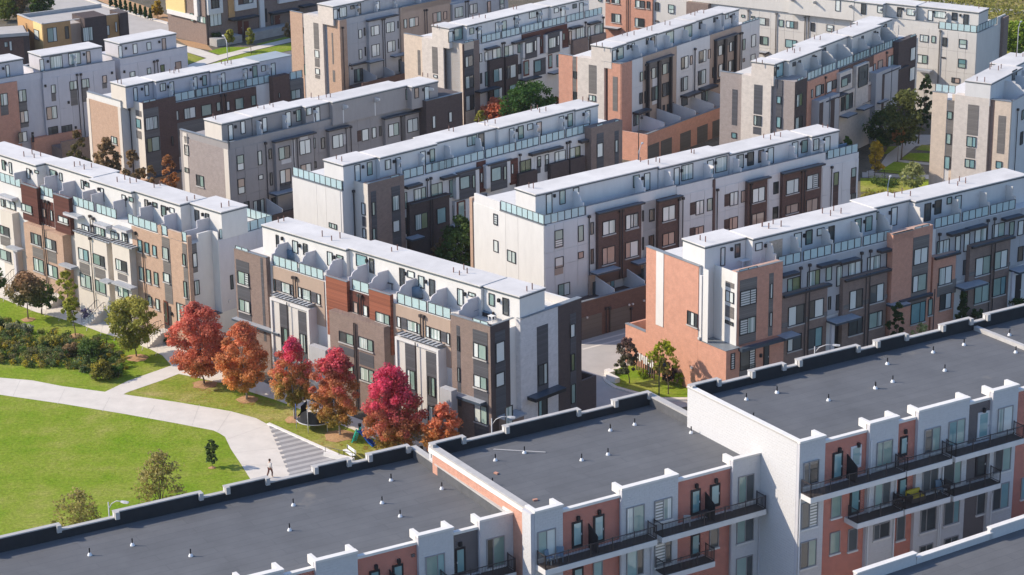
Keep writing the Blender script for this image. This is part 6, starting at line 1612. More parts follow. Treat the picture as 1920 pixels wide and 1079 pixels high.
# ------------------------------------------------------------------ apartment buildings in front
AG = 'apartment buildings with dark flat roofs'
class Apartment(Block):
    def __init__(s, label, fa, fb, D, H, L, sg):
        Block.__init__(s, 'apartment_building', label, fa, fb, None, D, H - .9, wall='block', cat='apartments', group=AG, sg=sg, L=L)
        s.H = H
        mb = MB(); s.f.boxin(mb, .3, L - .3, -D + .3, -.3, H - .898, H - .89); mb.obj('roof', M['roof'], s.root)

    def facing(s, face, u0, u1, z0, z1, d):
        """white masonry blocks laid in running bond, joints open"""
        if u0 > u1: u0, u1 = u1, u0
        mb = MB(); k = 0; z = z0; bh, bw = .205, .44
        while z < z1 - .02:
            ze = min(z + bh, z1); u = u0 - (k % 2) * bw / 2
            while u < u1:
                a, b = max(u, u0), min(u + bw, u1)
                if b - a > .05: face.boxin(mb, a + .004, b - .004, d + .001, d + .012 + .003 * rng.random(), z + .006, ze - .006)
                u += bw
            z = ze; k += 1
        o = mb.obj('block_facing', M['block'], s.root); o['kind'] = 'stuff'
        return o

    def front(s, spans, zlow=1.0):
        """spans of tall white piers and set-back brick fields, left and right edges as points of the photograph"""
        f = s.f
        for kind, a, b in spans:
            u0, u1 = sorted((a, b))
            if kind == 'tall':
                o = f.slab('pier', 'joint', u0, u1, -.02, .3, .02, s.H)
                s.facing(f, u0, u1, zlow, s.H - .01, .3)
                c = MB(); f.boxin(c, u0 - .04, u1 + .04, -.1, .38, s.H + .002, s.H + .16)
                for q in (u0, u1 - .3): f.boxin(c, q, q + .3, -1.0, -.101, s.H - .45, s.H + .16)
                c.obj('pier_cap', M['stone'], o)
            else:
                o = f.slab('brick_wall', 'fred' if kind == 'red' else 'fdark', u0, u1, -.02, .02, .02, s.H - .62)
                c = MB(); f.boxin(c, u0, u1, -.28, .1, s.H - .618, s.H - .42); c.obj('wall_cap', M['stone'], o)

    def back(s, talls, zt=.15):
        """rear parapet, alternately high and low, dark membrane inside and pale stone on top"""
        f = s.f; d = -s.D
        us = sorted(talls); cur = 0.0
        def seg(u0, u1, h, nm):
            if u1 - u0 < .1: return
            o = f.slab(nm, 'block', u0, u1, d, d + .3, s.H - .9, s.H + h)
            m = MB(); f.boxin(m, u0, u1, d + .301, d + .36, s.H - .888, s.H + h); m.obj('membrane_upstand', M['dmem'], o)
            c = MB(); f.boxin(c, u0 - .02, u1 + .02, d - .04, d + .37, s.H + h + .002, s.H + h + .09); c.obj('parapet_cap', M['stonec'], o)
            return o
        for a, b in us:
            seg(cur, a, -.28, 'parapet')
            o = seg(a, b, zt, 'parapet')
            if o:
                for q in (a, b - .32):
                    c = MB(); f.boxin(c, q, q + .32, d + .361, d + .62, s.H - .3, s.H + zt + .1); c.obj('parapet_return', M['stonec'], o)
            cur = b
        seg(cur, s.L, -.28, 'parapet')

    def side(s, u, w=.35, h=-.2, outer=None):
        o = s.f.slab('parapet', outer or 'block', min(u, u + w), max(u, u + w), -s.D + .4, .0, s.H - .9, s.H + h)
        m = MB(); ui = u + w + (.02 if w > 0 else -.02); s.f.boxin(m, u + w, u + w + (.05 if w > 0 else -.05), -s.D + .45, -.3, s.H - .888, s.H + h - .02); m.obj('membrane_upstand', M['upstand'], o)
        c = MB(); s.f.boxin(c, min(u, u + w) - .06, max(u, u + w) + .06, -s.D + .0, .05, s.H + h + .002, s.H + h + .12); c.obj('parapet_cap', M['stonec'], o)

    def vents(s, pts):
        for p in pts:
            u, t = s.at(p, s.H - .88)
            x, y, _ = s.f.loc(u, -t, 0)
            mb = MB(); mb.lathe([(.17, -.01), (.17, .03), (.09, .2), (.075, .2)], 9, (x, y, s.H - .885)); o = mb.obj('roof_vent', M['pwhite'], s.root)
            p_ = MB(); p_.lathe([(.05, .18), (.05, .56)], 7, (x, y, s.H - .885)); p_.obj('vent_pipe', M['black'], o)

    def balcony(s, zf, a, c, proj=1.55, th=.42, ends='lr', rail=True):
        """slab along the front between two points on its front top edge, with picket railing"""
        f = s.f
        p, q = f.px(zf(*a), proj), f.px(zf(*c), proj)
        z = (p[1] + q[1]) / 2; u0, u1 = sorted((p[0], q[0]))
        o = f.slab('balcony', 'white', u0, u1, .0, proj, z - th, z)
        t = MB(); f.boxin(t, u0 + .05, u1 - .05, .36, proj - .05, z + .002, z + .02); t.obj('balcony_floor', M['bdeck'], o)
        r = MB()
        runs = [((u0 + .06, proj - .07), (u1 - .06, proj - .07)), ((u0 + .06, .42), (u0 + .06, proj - .07)), ((u1 - .06, .42), (u1 - .06, proj - .07))]
        for (ua, da), (ub, db) in runs:
            if abs(ua - ub) > .1:
                f.boxin(r, ua, ub, da - .025, da + .025, z + 1.02, z + 1.07); f.boxin(r, ua, ub, da - .02, da + .02, z + .1, z + .14)
            else:
                f.boxin(r, ua - .025, ua + .025, da, db, z + 1.02, z + 1.07); f.boxin(r, ua - .02, ua + .02, da, db, z + .1, z + .14)
        ro = r.obj('railing', M['bronze'], o)
        for (ua, da), (ub, db) in runs:
            ln = math.hypot(ub - ua, db - da); n = max(1, round(ln / 1.75))
            for i in range(n + 1):
                w = i / n; u, d = ua + (ub - ua) * w, da + (db - da) * w
                pm = MB(); f.boxin(pm, u - .03, u + .03, d - .03, d + .03, z + .021, z + 1.12); pm.obj('post', M['bronze'], ro)
        k = MB()
        for (ua, da), (ub, db) in runs:
            ln = math.hypot(ub - ua, db - da); n = int(ln / .125)
            for i in range(1, n):
                w = i / n; u, d = ua + (ub - ua) * w, da + (db - da) * w
                f.boxin(k, u - .011, u + .011, d - .011, d + .011, z + .141, z + 1.019)
        ko = k.obj('railing_infill', M['bronze'], ro); ko['kind'] = 'stuff'
        return z

    def screen(s, zf, a, c, z, d=.05):
        u = s.f.px(zf(*a), d)[0]
        mb = MB(); x = s.sg
        mb.prism([(x * .05, z + .03), (x * 1.25, z + .03), (x * 1.25, z + 1.35), (x * .05, z + 1.95)], 0, u - .03, u + .03); mb.obj('privacy_screen', M['black'], s.root)


q1, q2, q3, q4, q5, q9 = Z(640, 900), Z(960, 900), Z(1240, 820), Z(1480, 820), Z(1600, 900), Z(1280, 720, 3.0)
q7 = Z(1700, 700, 8.7)
def stain_mat():
    m, N, L, b = newmat('dried_puddle')
    b.inputs['Base Color'].default_value = (.30, .255, .20, 1); b.inputs['Roughness'].default_value = .95
    tc = N.new('ShaderNodeTexCoord'); mp = N.new('ShaderNodeMapping'); mp.inputs['Location'].default_value = (-.5, -.5, 0)
    L.new(tc.outputs['Generated'], mp.inputs[0]); ln_ = N.new('ShaderNodeVectorMath'); ln_.operation = 'LENGTH'; L.new(mp.outputs[0], ln_.inputs[0])
    n = N.new('ShaderNodeTexNoise'); n.inputs['Scale'].default_value = 1.1; n.inputs['Detail'].default_value = 7; L.new(tc.outputs['Object'], n.inputs['Vector'])
    sm = N.new('ShaderNodeMath'); sm.operation = 'SUBTRACT'; L.new(n.outputs[0], sm.inputs[0]); L.new(ln_.outputs['Value'], sm.inputs[1])
    r = N.new('ShaderNodeMapRange'); r.inputs['From Min'].default_value = .08; r.inputs['From Max'].default_value = .42; r.inputs['To Max'].default_value = .75; L.new(sm.outputs[0], r.inputs[0])
    t = N.new('ShaderNodeBsdfTransparent'); mx = N.new('ShaderNodeMixShader'); L.new(r.outputs[0], mx.inputs[0]); L.new(t.outputs[0], mx.inputs[1]); L.new(b.outputs[0], mx.inputs[2])
    L.new(mx.outputs[0], N['Material Output'].inputs['Surface']); M['stain'] = m
stain_mat()
def stains(blk, spots):
    for p, lu, lt in spots:
        u, t = blk.at(p, blk.H - .88)
        mb = MB(); a = blk.f.loc(u - lu / 2, -t - lt / 2, 0); c = blk.f.loc(u + lu / 2, -t + lt / 2, 0)
        mb.add([(a[0], a[1], blk.H - .884), (c[0], a[1], blk.H - .884), (c[0], c[1], blk.H - .884), (a[0], c[1], blk.H - .884)], [(0, 1, 2, 3)])
        mb.obj('roof_stain', M['stain'], blk.root)
# left building
AA = Apartment('nearest dark roofed apartment building, lower left, dark brick strip on its front', (962, 960.5, 13), (500, 1075, 13), 15.0, 13.0, 46, 1)
f, e = AA.f, AA.e
ux = lambda zf, x, y, d=.3: f.px(zf(x, y), d)[0]
AA.front([('tall', 0, ux(q1, 1552, 450)), ('dark', ux(q1, 1552, 450), ux(q1, 1260, 550)), ('tall', ux(q1, 1258, 550), ux(q1, 862, 640)), ('red', ux(q1, 862, 640), ux(q1, 182, 840)), ('tall', ux(q1, 180, 840), ux(q1, -290, 950)), ('red', ux(q1, -290, 950), ux(q1, -290, 950) + 2.4)], zlow=5)
u = ux(q1, -290, 950) + 2.4
for k, w in (('tall', 3.2), ('dark', 2.4), ('tall', 3.4), ('red', 4.6), ('tall', 3.0), ('red', 2.4), ('tall', 3), ('dark', 3), ('tall', 3)):
    if u + w < AA.L: AA.front([(k, u, u + w)], zlow=10.5)
    u += w
bk = lambda *p: [AA.at(q, 13.2)[0] for q in p]
def bx(blk, H, xs, y0, y1):
    """positions along the rear parapet from picture columns"""
    out = []
    for x in xs:
        y = y0[1] + (y1[1] - y0[1]) * (x - y0[0]) / (y1[0] - y0[0])
        out.append(blk.at((x, y), H)[0])
    return out
v = bx(AA, 13.2, [767, 690, 658, 590, 508, 427, 385, 222, 122, 0], (0, 1023.3), (766.7, 835.9))
AA.back([(max(0, v[0]), v[1]), (v[2], v[3]), (v[4], v[5]), (v[6], v[7]), (v[8], v[9] + 1)])
AA.side(0, .4, -.15)
AA.vents([q1(458, 265), q1(662, 415), q1(1130, 105), q1(560, 10)] + [Z(480, 820)(420, 770), Z(480, 820)(378, 1050), Z(480, 820)(1518, 490)] + [Z(0, 720, 3)(505, 965), Z(0, 720, 3)(745, 910), Z(0, 720, 3)(1073, 970), Z(640, 720, 3)(280, 545)])
f.wins(q1, [(945, 870, 1165, 1110, 'tg', 2), (1628, 670, 1835, 950, 'gd', 2)], d=.325, fr='gframe', sill='stone')
f.door(q1, (1275, 775, 1395, 1050), d=.025, st='t'); f.door(q1, (310, 1030, 440, 1280), d=.025, st='t'); f.door(q1, (570, 965, 700, 1215), d=.025, st='t')
for p in ((1330, 715), (640, 905), (385, 970)): f.lamp(q1, p, d=.02)
f.pipe(q1, (1545, 620), 3, d=.31, m='lgrey', hopper=False)
f.slab('vent_cap', 'fdark', *sorted((ux(q1, 785, 850, .02), ux(q1, 820, 850, .02))), .021, .1, f.px(q1(800, 865), .02)[1], f.px(q1(800, 830), .02)[1])
za = AA.balcony(Z(640, 720, 3), (985, 1060), (600, 1160))
AA.balcony(q1, (700, 1290), (180, 1420)); AA.screen(q1, (545, 1100), None, za)

# middle building
BB = Apartment('middle dark roofed apartment building with a pale red brick strip along its left parapet', (998, 960.5, 14.1), (1431.5, 847, 14.1), 14.8, 14.1, 20.5, -1)
f, e = BB.f, BB.e
BB.front([('tall', 0, ux(q2, 570, 280)), ('red', ux(q2, 570, 280), ux(q2, 1232, 120)), ('tall', ux(q2, 1234, 100), ux(q3, 190, 410)), ('red', ux(q3, 190, 410), ux(q3, 805, 240)), ('tall', ux(q3, 806, 240), 20.45)], zlow=4)
v = bx(BB, 14.25, [798.4, 873, 947, 1087, 1150, 1219], (798.4, 839.2), (1217, 737))
BB.back([(max(0, v[0]), v[1]), (v[2], v[3]), (v[4], min(v[5], 20.4))])
BB.side(0, .45, -.1); BB.side(20.5, -.45, -.15)
e.slab('wall', 'fpale', .9, 14.2, .0, .05, .02, 13.55); e.slab('parapet', 'stone', .0, 14.8, .0, .06, 13.6, 13.98)
o = e.slab('pier', 'joint', -.28, .88, .0, .3, .02, 14.1); BB.facing(e, -.28, .88, 4, 14.0, .3)
BB.vents([Z(720, 800)(1252, 385), Z(720, 800)(1578, 300), Z(720, 800)(1220, 655)] + [Z(640, 720, 3)(1513, 265), Z(640, 720, 3)(1650, 232), Z(640, 720, 3)(1500, 400), Z(640, 720, 3)(1352, 432), Z(1200, 700)(575, 675)])
f.wins(q2, [(285, 590, 490, 830, 'gw', 2), (1285, 320, 1485, 570, 'cg', 2), (1600, 240, 1795, 430, 'zc', 2), (1285, 800, 1475, 1050, 'td', 2), (1600, 720, 1790, 930, 'zd', 2)], d=.325, fr='gframe', sill='stone')
f.wins(q3, [(865, 450, 1035, 705, 'gd', 2), (845, 935, 1030, 1150, 'gd', 2)], d=.325, fr='gframe', sill='stone'); f.wins(q9, [(300, 985, 390, 1085, 'gd', 2)], d=.325, fr='gframe')
for zf, r in ((q2, (670, 480, 790, 745)), (q2, (910, 410, 1035, 690)), (q3, (330, 600, 435, 860)), (q3, (545, 540, 655, 765)), (q2, (680, 1000, 800, 1260)), (q9, (45, 850, 95, 965))): f.door(zf, r, d=.025, st='t')
f.wins(q2, [(910, 930, 1015, 1100, 't', 1)], d=.025, fr='gframe'); f.wins(q9, [(150, 820, 200, 915, 'd', 1)], d=.025, fr='gframe', sill='stone')
for zf, p in ((q2, (738, 425)), (q2, (975, 355)), (q3, (390, 540)), (q3, (610, 480))): f.lamp(zf, p, d=.02)
for zf, p in ((q2, (1215, 220)), (q3, (790, 360)), (q2, (1560, 760)), (q3, (1095, 900))): f.pipe(zf, p, 3, d=.31, m='lgrey', hopper=False)
z1 = BB.balcony(q2, (375, 1010), (1635, 685)); z2 = BB.balcony(q2, (1690, 640), (2860, 345 + 2))
BB.balcony(q9, (-105, 1072), (183, 1010)); BB.balcony(q2, (-50, 1500), (700, 1330))
BB.screen(q2, (862, 600), None, z1); BB.screen(q3, (495, 700), None, z2)

# right building
CC = Apartment('tallest dark roofed apartment building, right, with a sunny white block side wall', (1495, 830, 16.5), (1920, 718, 16.5), 13.6, 16.5, 44, -1)
f, e = CC.f, CC.e
X = lambda x, y: f.px(q4(x, y), .3)[0]
sp = [('tall', 0, X(408, 0)), ('red', X(408, 0), X(903, -120)), ('tall', X(905, -120), X(1232, -200)), ('red', X(1232, -200), X(1452, -260)), ('tall', X(1454, -260), f.px(q7(1032, 430), .3)[0]), ('dark', f.px(q7(1032, 430), .3)[0], f.px(q7(1412, 310), .3)[0]), ('tall', f.px(q7(1414, 310), .3)[0], f.px(q7(1830, 210), .3)[0]), ('red', f.px(q7(1830, 210), .3)[0], f.px(q7(1830, 210), .3)[0] + 4.2)]
CC.front(sp, zlow=2.5)
u = f.px(q7(1830, 210), .3)[0] + 4.2
for k, w in (('tall', 3.2), ('red', 3.5), ('tall', 4.4)): CC.front([(k, u, u + w)], zlow=12); u += w
v = bx(CC, 16.65, [1283, 1348, 1405, 1469, 1493, 1607, 1638, 1697, 1760, 1817, 1843, 1960], (1283, 727.5), (1814, 597))
CC.back([(max(0, v[i]), v[i + 1]) for i in range(0, 12, 2)])
CC.side(0, .4, -.05)
CC.facing(e, .0, 13.6, 5, 16.4, .0)
c = MB(); e.boxin(c, -.3, 13.65, -.42, .05, 16.46, 16.6); c.obj('parapet_cap', M['stone'], CC.root)
ud = CC.at(Z(1600, 560)(1335, 300), 16.0)[0]
CC.f.slab('roof_divider', 'stonec', ud, ud + .4, -13.2, -.4, 15.62, 15.95)
CC.vents([Z(1200, 700)(1195, 300), Z(1200, 700)(1540, 225), Z(1200, 700)(1275, 520)] + [q9(530, 50), q9(820, 95), q9(1083, 25)] + [Z(1600, 560)(x, y) for x, y in ((250, 1015), (442, 940), (382, 740), (897, 610), (1027, 815), (1243, 525), (1825, 610), (1755, 415))])
f.wins(q4, [(160, 290, 325, 510, 'dd', 2), (985, 65, 1150, 300, 'gg', 2), (1520, -80, 1685, 150, 'dg', 2), (135, 750, 312, 990, 'dz', 2), (960, 530, 1125, 745, 'gd', 2), (1500, 380, 1660, 595, 'dd', 2), (945, 990, 1120, 1110, 'dd', 2), (1475, 820, 1640, 1030, 'dd', 2), (1740, 740, 1900, 950, 'dt', 2)], d=.325, fr='gframe', sill='stone')
f.wins(q9, [(1497, 215, 1582, 330, 'tg', 2), (1775, 140, 1850, 260, 'cw', 2), (662, 895, 748, 1018, 'dg', 2), (1465, 450, 1560, 560, 'dg', 2), (1755, 375, 1840, 480, 'dg', 2), (1745, 575, 1828, 690, 'dt', 2), (1330, 915, 1402, 990, 'dd', 2), (1470, 872, 1545, 950, 'dd', 2)], d=.325, fr='gframe', sill='stone')
f.wins(q4, [(470, 670, 575, 885, 'g', 1), (455, 1080, 560, 1290, 'g', 1), (1205, 900, 1290, 1140, 'd', 1)], d=.025, fr='gframe', sill='stone'); f.wins(q9, [(930, 820, 978, 930, 'd', 1), (1655, 610, 1715, 720, 'd', 1), (1905, 530, 1935, 640, 't', 1)], d=.025, fr='gframe', sill='stone')
for r in ((485, 180, 590, 460), (690, 110, 800, 330), (1245, 0, 1320, 200), (680, 600, 785, 850), (1225, 470, 1310, 680)): f.door(q4, r, d=.025, st='t', m='ddoor' if r[0] != 690 else 'wframe')
f.door(q9, (1660, 165, 1718, 300), d=.025, st='t', m='wframe'); f.door(q9, (1648, 405, 1700, 515), d=.025, st='d')
for zf, p in ((q4, (558, 135)), (q4, (770, 80)), (q9, (1250, 265)), (q9, (1692, 145))): f.lamp(zf, p, d=.02)
for zf, p in ((q4, (915, 30)), (q4, (115, 690)), (q4, (1190, 470)), (q4, (1720, 330)), (q9, (1185, 790)), (q9, (1440, 690)), (q9, (1735, 615))): f.pipe(zf, p, 1.5, d=.31, m='wframe', hopper=False)
z1 = CC.balcony(q4, (240, 690), (1310, 395)); CC.balcony(q4, (1325, 385), (1835, 245)); CC.balcony(q4, (1870, 225), (2640, 20))
z2 = CC.balcony(q4, (765, 975), (1285, 830)); CC.balcony(q4, (1300, 818), (1812, 672)); CC.balcony(q5, (1130, 195), (1660, 35))
CC.screen(q4, (650, 250), None, z1)
stains(AA, [((130, 1030), 5, 2), ((600, 905), 4, 1.6), ((690, 902), 3, 1.5), ((330, 975), 6, 2.4)])
stains(BB, [((1095, 803), 6.5, 3.2), ((1110, 796), 3, 2), ((1130, 920), 4, 1.5), ((895, 850), 3, 2), ((1270, 790), 5, 2)])
stains(CC, [((1600, 796), 4.5, 1.6), ((1632, 672), 3, 1.4), ((1868, 622), 4, 2), ((1750, 745), 3, 1), ((1450, 722), 4, 2)])
# lane shadowed ground level between buildings is plain paving; the low building at the lower right corner
r0_ = Z(1600, 900)
DD = Apartment('dark roofed building at the lower right corner with a low stepped white parapet', (1600, 1072, 10.4), (1861, 986, 10.4), 30, 10.4, 40, 1)
stains(DD, [((1800, 1060), 5, 2.5), ((1890, 1020), 4, 2)])
for a, b, h in (((0, 1030), (690, 815), 0.0), ((712, 872), (1560, 590), -.35), ((1562, 560), (2600, 240), .0)):
    p, q = DD.at(r0_(*a), 10.4 + h), DD.at(r0_(*b), 10.4 + h)
    t = (p[1] + q[1]) / 2
    o = DD.f.slab('parapet', 'block', p[0], q[0], -.3, .0, 9.5, 10.35 + h)
    c = MB(); DD.f.boxin(c, p[0] - .02, q[0] + .02, -.42, .06, 10.352 + h, 10.45 + h); c.obj('parapet_cap', M['stone'], o)

# ------------------------------------------------------------------ low houses, top left
hz = Z(0, 0)
HS = Block('corner_house', 'low ochre and dark brick house with a flat grey roof, top left', (79.2, 45.9, 8.5), (226, 25.9, 8.5), None, 9.5, 7.9, wall='tan', cat='house', sg=-1, L=14.2)
f, e = HS.f, HS.e
mb = MB(); f.boxin(mb, .2, 14, -9.3, -.2, 7.902, 7.95); mb.obj('roof', M['pave'], HS.root)
f.slab('front_wall', 'ochre', 0, 4.6, -.02, .08, .1, 8.5); f.slab('dark_bay', 'umber', 6.3, 10.0, -3, 1.6, .1, 8.9); f.slab('front_wall', 'ochre', 10.02, 12.7, -.02, .1, .1, 8.5); f.slab('dark_bay', 'umber', 12.72, 14.2, -3, .5, .1, 8.7)
e.slab('side_wall', 'yellow', .08, 3.4, -.02, .08, .1, 8.5); e.slab('side_wall', 'ochre', 3.42, 9.5, -.02, .06, .1, 8.4)
e.slab('parapet_cap', 'stonec', .0, 9.5, -.3, .12, 8.502, 8.6); f.slab('parapet_cap', 'stonec', 0, 6.2, -.3, .12, 8.502, 8.6); f.slab('parapet_cap', 'stonec', 10.05, 12.7, -.3, .12, 8.502, 8.6); f.slab('parapet', 'stonec', 0, 14.2, -9.5, -9.2, 7.9, 8.5)
f.wins(hz, [(525, 320, 645, 465, 'gc', 2), (725, 300, 778, 435, 'd', 1)], d=.085); f.wins(hz, [(925, 315, 1048, 455, 'c', 2)], d=1.61); f.wins(hz, [(1125, 300, 1158, 400, 'w', 1), (1190, 290, 1235, 395, 'w', 1)], d=.105); f.wins(hz, [(1290, 250, 1320, 360, 'w', 1)], d=.51)
e.wins(hz, [(382, 325, 445, 460, 'wd', 1)], d=.085); e.pipe(hz, (300, 260), .2, d=.07, hopper=False)
f.slab('lower_roof', 'asph', -1.5, 12, .0, 1.5, 2.8, 3.0)
HL = Block('corner_house', 'dark brick house with a flat roof at the far left edge', (-20, 64.8, 8), (40, 60.5, 8), None, 8, 7.4, wall='umber', cat='house', sg=-1, L=5.9)
f = HL.f
mb = MB(); f.boxin(mb, .2, 5.7, -7.8, -.2, 7.402, 7.46); mb.obj('roof', M['pave'], HL.root)
f.slab('front_wall', 'dkbrown', 0, 5.0, -.02, .1, .1, 7.2); f.slab('parapet_cap', 'stonec', 0, 5.9, -.3, .14, 7.401, 7.9)
f.wins(hz, [(45, 475, 90, 530, 'c', 1), (100, 465, 140, 570, 'wd', 1)], d=.105)

# ---- brown brick building with yellow and white panels, top
yz = Z(300, 0)
YY = Block('panelled_townhouses', 'brown brick townhouses with white frames and a yellow panelled side', (388.4, 85.1, 0), (550, 55, 0), None, 11, 14, wall='brownb', cat='townhouses', sg=-1, L=40)
f, e = YY.f, YY.e
e.slab('side_wall', 'yellow', 5.5, 11, -.02, .25, 4.4, 14)
e.zone('side_frame', 'white', yz, (80, 190), (420, 315), d=.5, d0=.0, z0=3.9, z1=4.6)
e.zone('side_frame', 'white', yz, (375, 0), (412, 0), d=.5, d0=.0, z0=4.61, z1=14)
e.zone('side_frame', 'white', yz, (165, 60), (300, 110), d=.6, d0=.25, z0=7.5, z1=8.4); e.zone('side_frame', 'white', yz, (265, -60), (300, -60), d=.6, d0=.25, z0=8.41, z1=14); e.zone('board_panel', 'dkbrown', yz, (190, -60), (262, -60), d=.35, d0=.25, z0=8.41, z1=14)
e.wins(yz, [(338, 145, 382, 245, 'g', 1)], d=.255); e.wins(yz, [(418, 170, 518, 270, 'gw', 3)], d=.03)
f.wins(yz, [(555, 165, 695, 280, 'ww', 3), (1240, 160, 1275, 280, 'd', 1)], d=.03)
for x0, x1, yb in ((545, 712, 175), (850, 1090, 130), (1340, 1600, 45)):
    p, q = f.px(yz(x0, yb), .5), f.px(yz(x1, yb - 20), .5)
    f.slab('frame_panel', 'white', p[0], q[0], 0, .5, p[1], p[1] + .9); f.slab('frame_panel', 'white', p[0], p[0] + .6, 0, .5, p[1] + .91, 14); f.slab('frame_panel', 'white', q[0] - .6, q[0], 0, .5, p[1] + .91, 14)
    f.slab('board_panel', 'dkbrown', p[0] + .61, q[0] - .61, 0, .3, p[1] + .91, 14)
f.wins(yz, [(580, 0, 660, 90, 'dd', 2), (930, -30, 1040, 30, 'dc', 2)], d=.305)
f.zone('board_panel', 'ochre', yz, (765, 0), (845, 190), d=.15); f.zone('frame_panel', 'white', yz, (1118, 0), (1170, 0), d=.4, z0=.6, z1=14)
for p, q in (((765, 200), (1055, 170)), ((1215, 130), (1510, 95)), ((1555, 60), (1690, 40))): f.canopy(yz, p, q, d=.0, proj=1.5, th=.3, m='canopy', under='black')
for r in ((870, 240, 925, 380), (1290, 180, 1350, 280), (940, 245, 1000, 385)): f.door(yz, r, d=.01, m='door', st=None)
f.pipe(yz, (520, -20), .2, d=.02, hopper=False)
for p, q in (((1180, 100), (1200, 95)),): f.zone('board_panel', 'black', yz, p, q, d=.05, z0=2, d0=0)

# ------------------------------------------------------------------ ground
def S_(o):
    o['kind'] = 'structure'
    return o


flat('ground', [(-1200, -300), (1200, -300), (1200, 4000), (-1200, 4000)], 0, M['earth'])
G0 = lambda pts, z=0.0: [pz(p, z) for p in pts]
flat('lawn', G0([(-120, 500), (0, 548), (305, 655), (560, 752), (820, 850), (760, 915), (560, 1010), (200, 1130), (-160, 1150)]), .02, M['lawn'])
flat('lawn', G0([(240, 734), (307, 713), (335, 702), (420, 722), (600, 785), (700, 820), (790, 856), (720, 880), (640, 862), (503, 795), (433, 770), (333, 752)]), .026, M['lawn_dry'])
flat('path', G0([(-80, 702), (0, 709), (60, 714), (117, 725), (230, 740), (333, 755), (433, 772), (480, 785), (503, 797), (520, 820), (533, 853), (547, 893), (560, 930), (490, 930), (473, 905), (453, 873), (433, 843), (422, 820), (411, 813), (400, 808), (333, 795), (233, 777), (117, 758), (0, 741), (-80, 732)]), .032, M['conc'])
flat('path', G0([(192, 738), (240, 715), (305, 692), (322, 686), (340, 700), (307, 713), (240, 736), (228, 742)]), .036, M['conc'])
flat('pavement', G0([(-120, 492), (-60, 515), (0, 537), (80, 565), (150, 586), (200, 601), (280, 626), (335, 653), (430, 692), (530, 732), (660, 782), (810, 838), (800, 862), (760, 850), (660, 806), (600, 782), (520, 752), (420, 720), (335, 702), (305, 668), (267, 648), (188.5, 624), (142, 606), (67, 586), (0, 559), (-60, 537), (-120, 514)]), .04, M['conc'])
# joints of the slabs
pj = MB()
def strip(mb, a, b, w, z):
    a, b = Vector((*a, 0)), Vector((*b, 0)); n = (b - a).normalized().cross(Vector((0, 0, 1))) * w / 2
    mb.add([(a.x - n.x, a.y - n.y, z), (b.x - n.x, b.y - n.y, z), (b.x + n.x, b.y + n.y, z), (a.x + n.x, a.y + n.y, z)], [(0, 1, 2, 3)])
for x in range(-60, 440, 84):
    ya = 709 + .19 * x if x < 333 else 755 + .17 * (x - 333); yb = 741 + .16 * x
    strip(pj, pz((x + 14, ya)), pz((x, yb)), .045, .037)
for a, b in (((433, 772), (408, 810)), ((503, 797), (425, 825)), ((528, 840), (440, 850)), ((540, 875), (452, 872))): strip(pj, pz(a), pz(b), .06, .037)
for x in range(-40, 320, 26):
    y0 = 552 + .355 * x; strip(pj, pz((x, y0 - 14)), pz((x - 6, y0 + 10)), .05, .044)
S_(pj.obj('path_joint', mat('path_joint_tone', (.53, .49, .43)), None))  # joint lines slightly darker than the concrete slabs
# plaza of two-tone pavers
pl = flat('plaza', G0([(503, 797), (645, 858), (668, 872), (600, 915), (547, 905), (533, 853), (520, 820)]), .05, M['stripel'])
A_, B_ = np.array(pz((503, 797))), np.array(pz((547, 905)))
C_, D_ = np.array(pz((503, 797))), np.array(pz((672, 872)))
for i in range(26):
    t0 = .04 + i * .038
    if i % 2: continue
    mb = MB()
    L0, L1 = A_ + (B_ - A_) * t0, A_ + (B_ - A_) * (t0 + .038)
    dirn = np.array(pz((620, 865))) - np.array(pz((546, 882)))
    def hit(P0):
        m_ = np.array([[dirn[0], -(D_ - C_)[0]], [dirn[1], -(D_ - C_)[1]]])
        k = np.linalg.solve(m_, C_ - P0); return P0 + dirn * k[0]
    R0, R1_ = hit(L0), hit(L1)
    mb.add([(*L0, .058), (*R0, .058), (*R1_, .058), (*L1, .058)], [(0, 1, 2, 3)])
    mb.obj('paver_strip', M['stripe'], pl)
kb = MB()
a, b = Vector((*pz((503, 796)), 0)), Vector((*pz((650, 862)), 0)); n = (b - a).normalized().cross(Vector((0, 0, 1))) * .16
kb.prism([(a.x - n.x, a.y - n.y), (b.x - n.x, b.y - n.y), (b.x + n.x, b.y + n.y), (a.x + n.x, a.y + n.y)], 2, .01, .14); S_(kb.obj('kerb', M['stone'], None))
# alley between the two right rows and the planted island at its mouth
i5 = Z(1120, 560)
flat('alley', G0([(1040, 690), (1090, 560), (1400, 480), (1400, 560), (1230, 640), (1205, 700), (1300, 760), (1120, 800), (1060, 790)]), .02, M['pave'])
fl_ = MB()
for p, q in (((1092, 656), (1225, 622)), ((1088, 648), (1225, 612))): strip(fl_, pz(p), pz(q), .35, .03)
S_(fl_.obj('gutter', M['conc'], None))
isl = [i5(*p) for p in ((640, 760), (440, 740), (270, 760), (130, 820), (60, 890), (90, 950), (180, 1010), (420, 1075), (700, 1150), (1200, 1150), (1500, 960), (1300, 860), (900, 790))]
flat('kerb', G0(isl), .14, M['conc'], thick=.13)
cx = np.mean([pz(p) for p in isl], axis=0)
flat('lawn', [tuple(cx + (np.array(pz(p)) - cx) * .9) for p in isl], .15, M['lawn'])
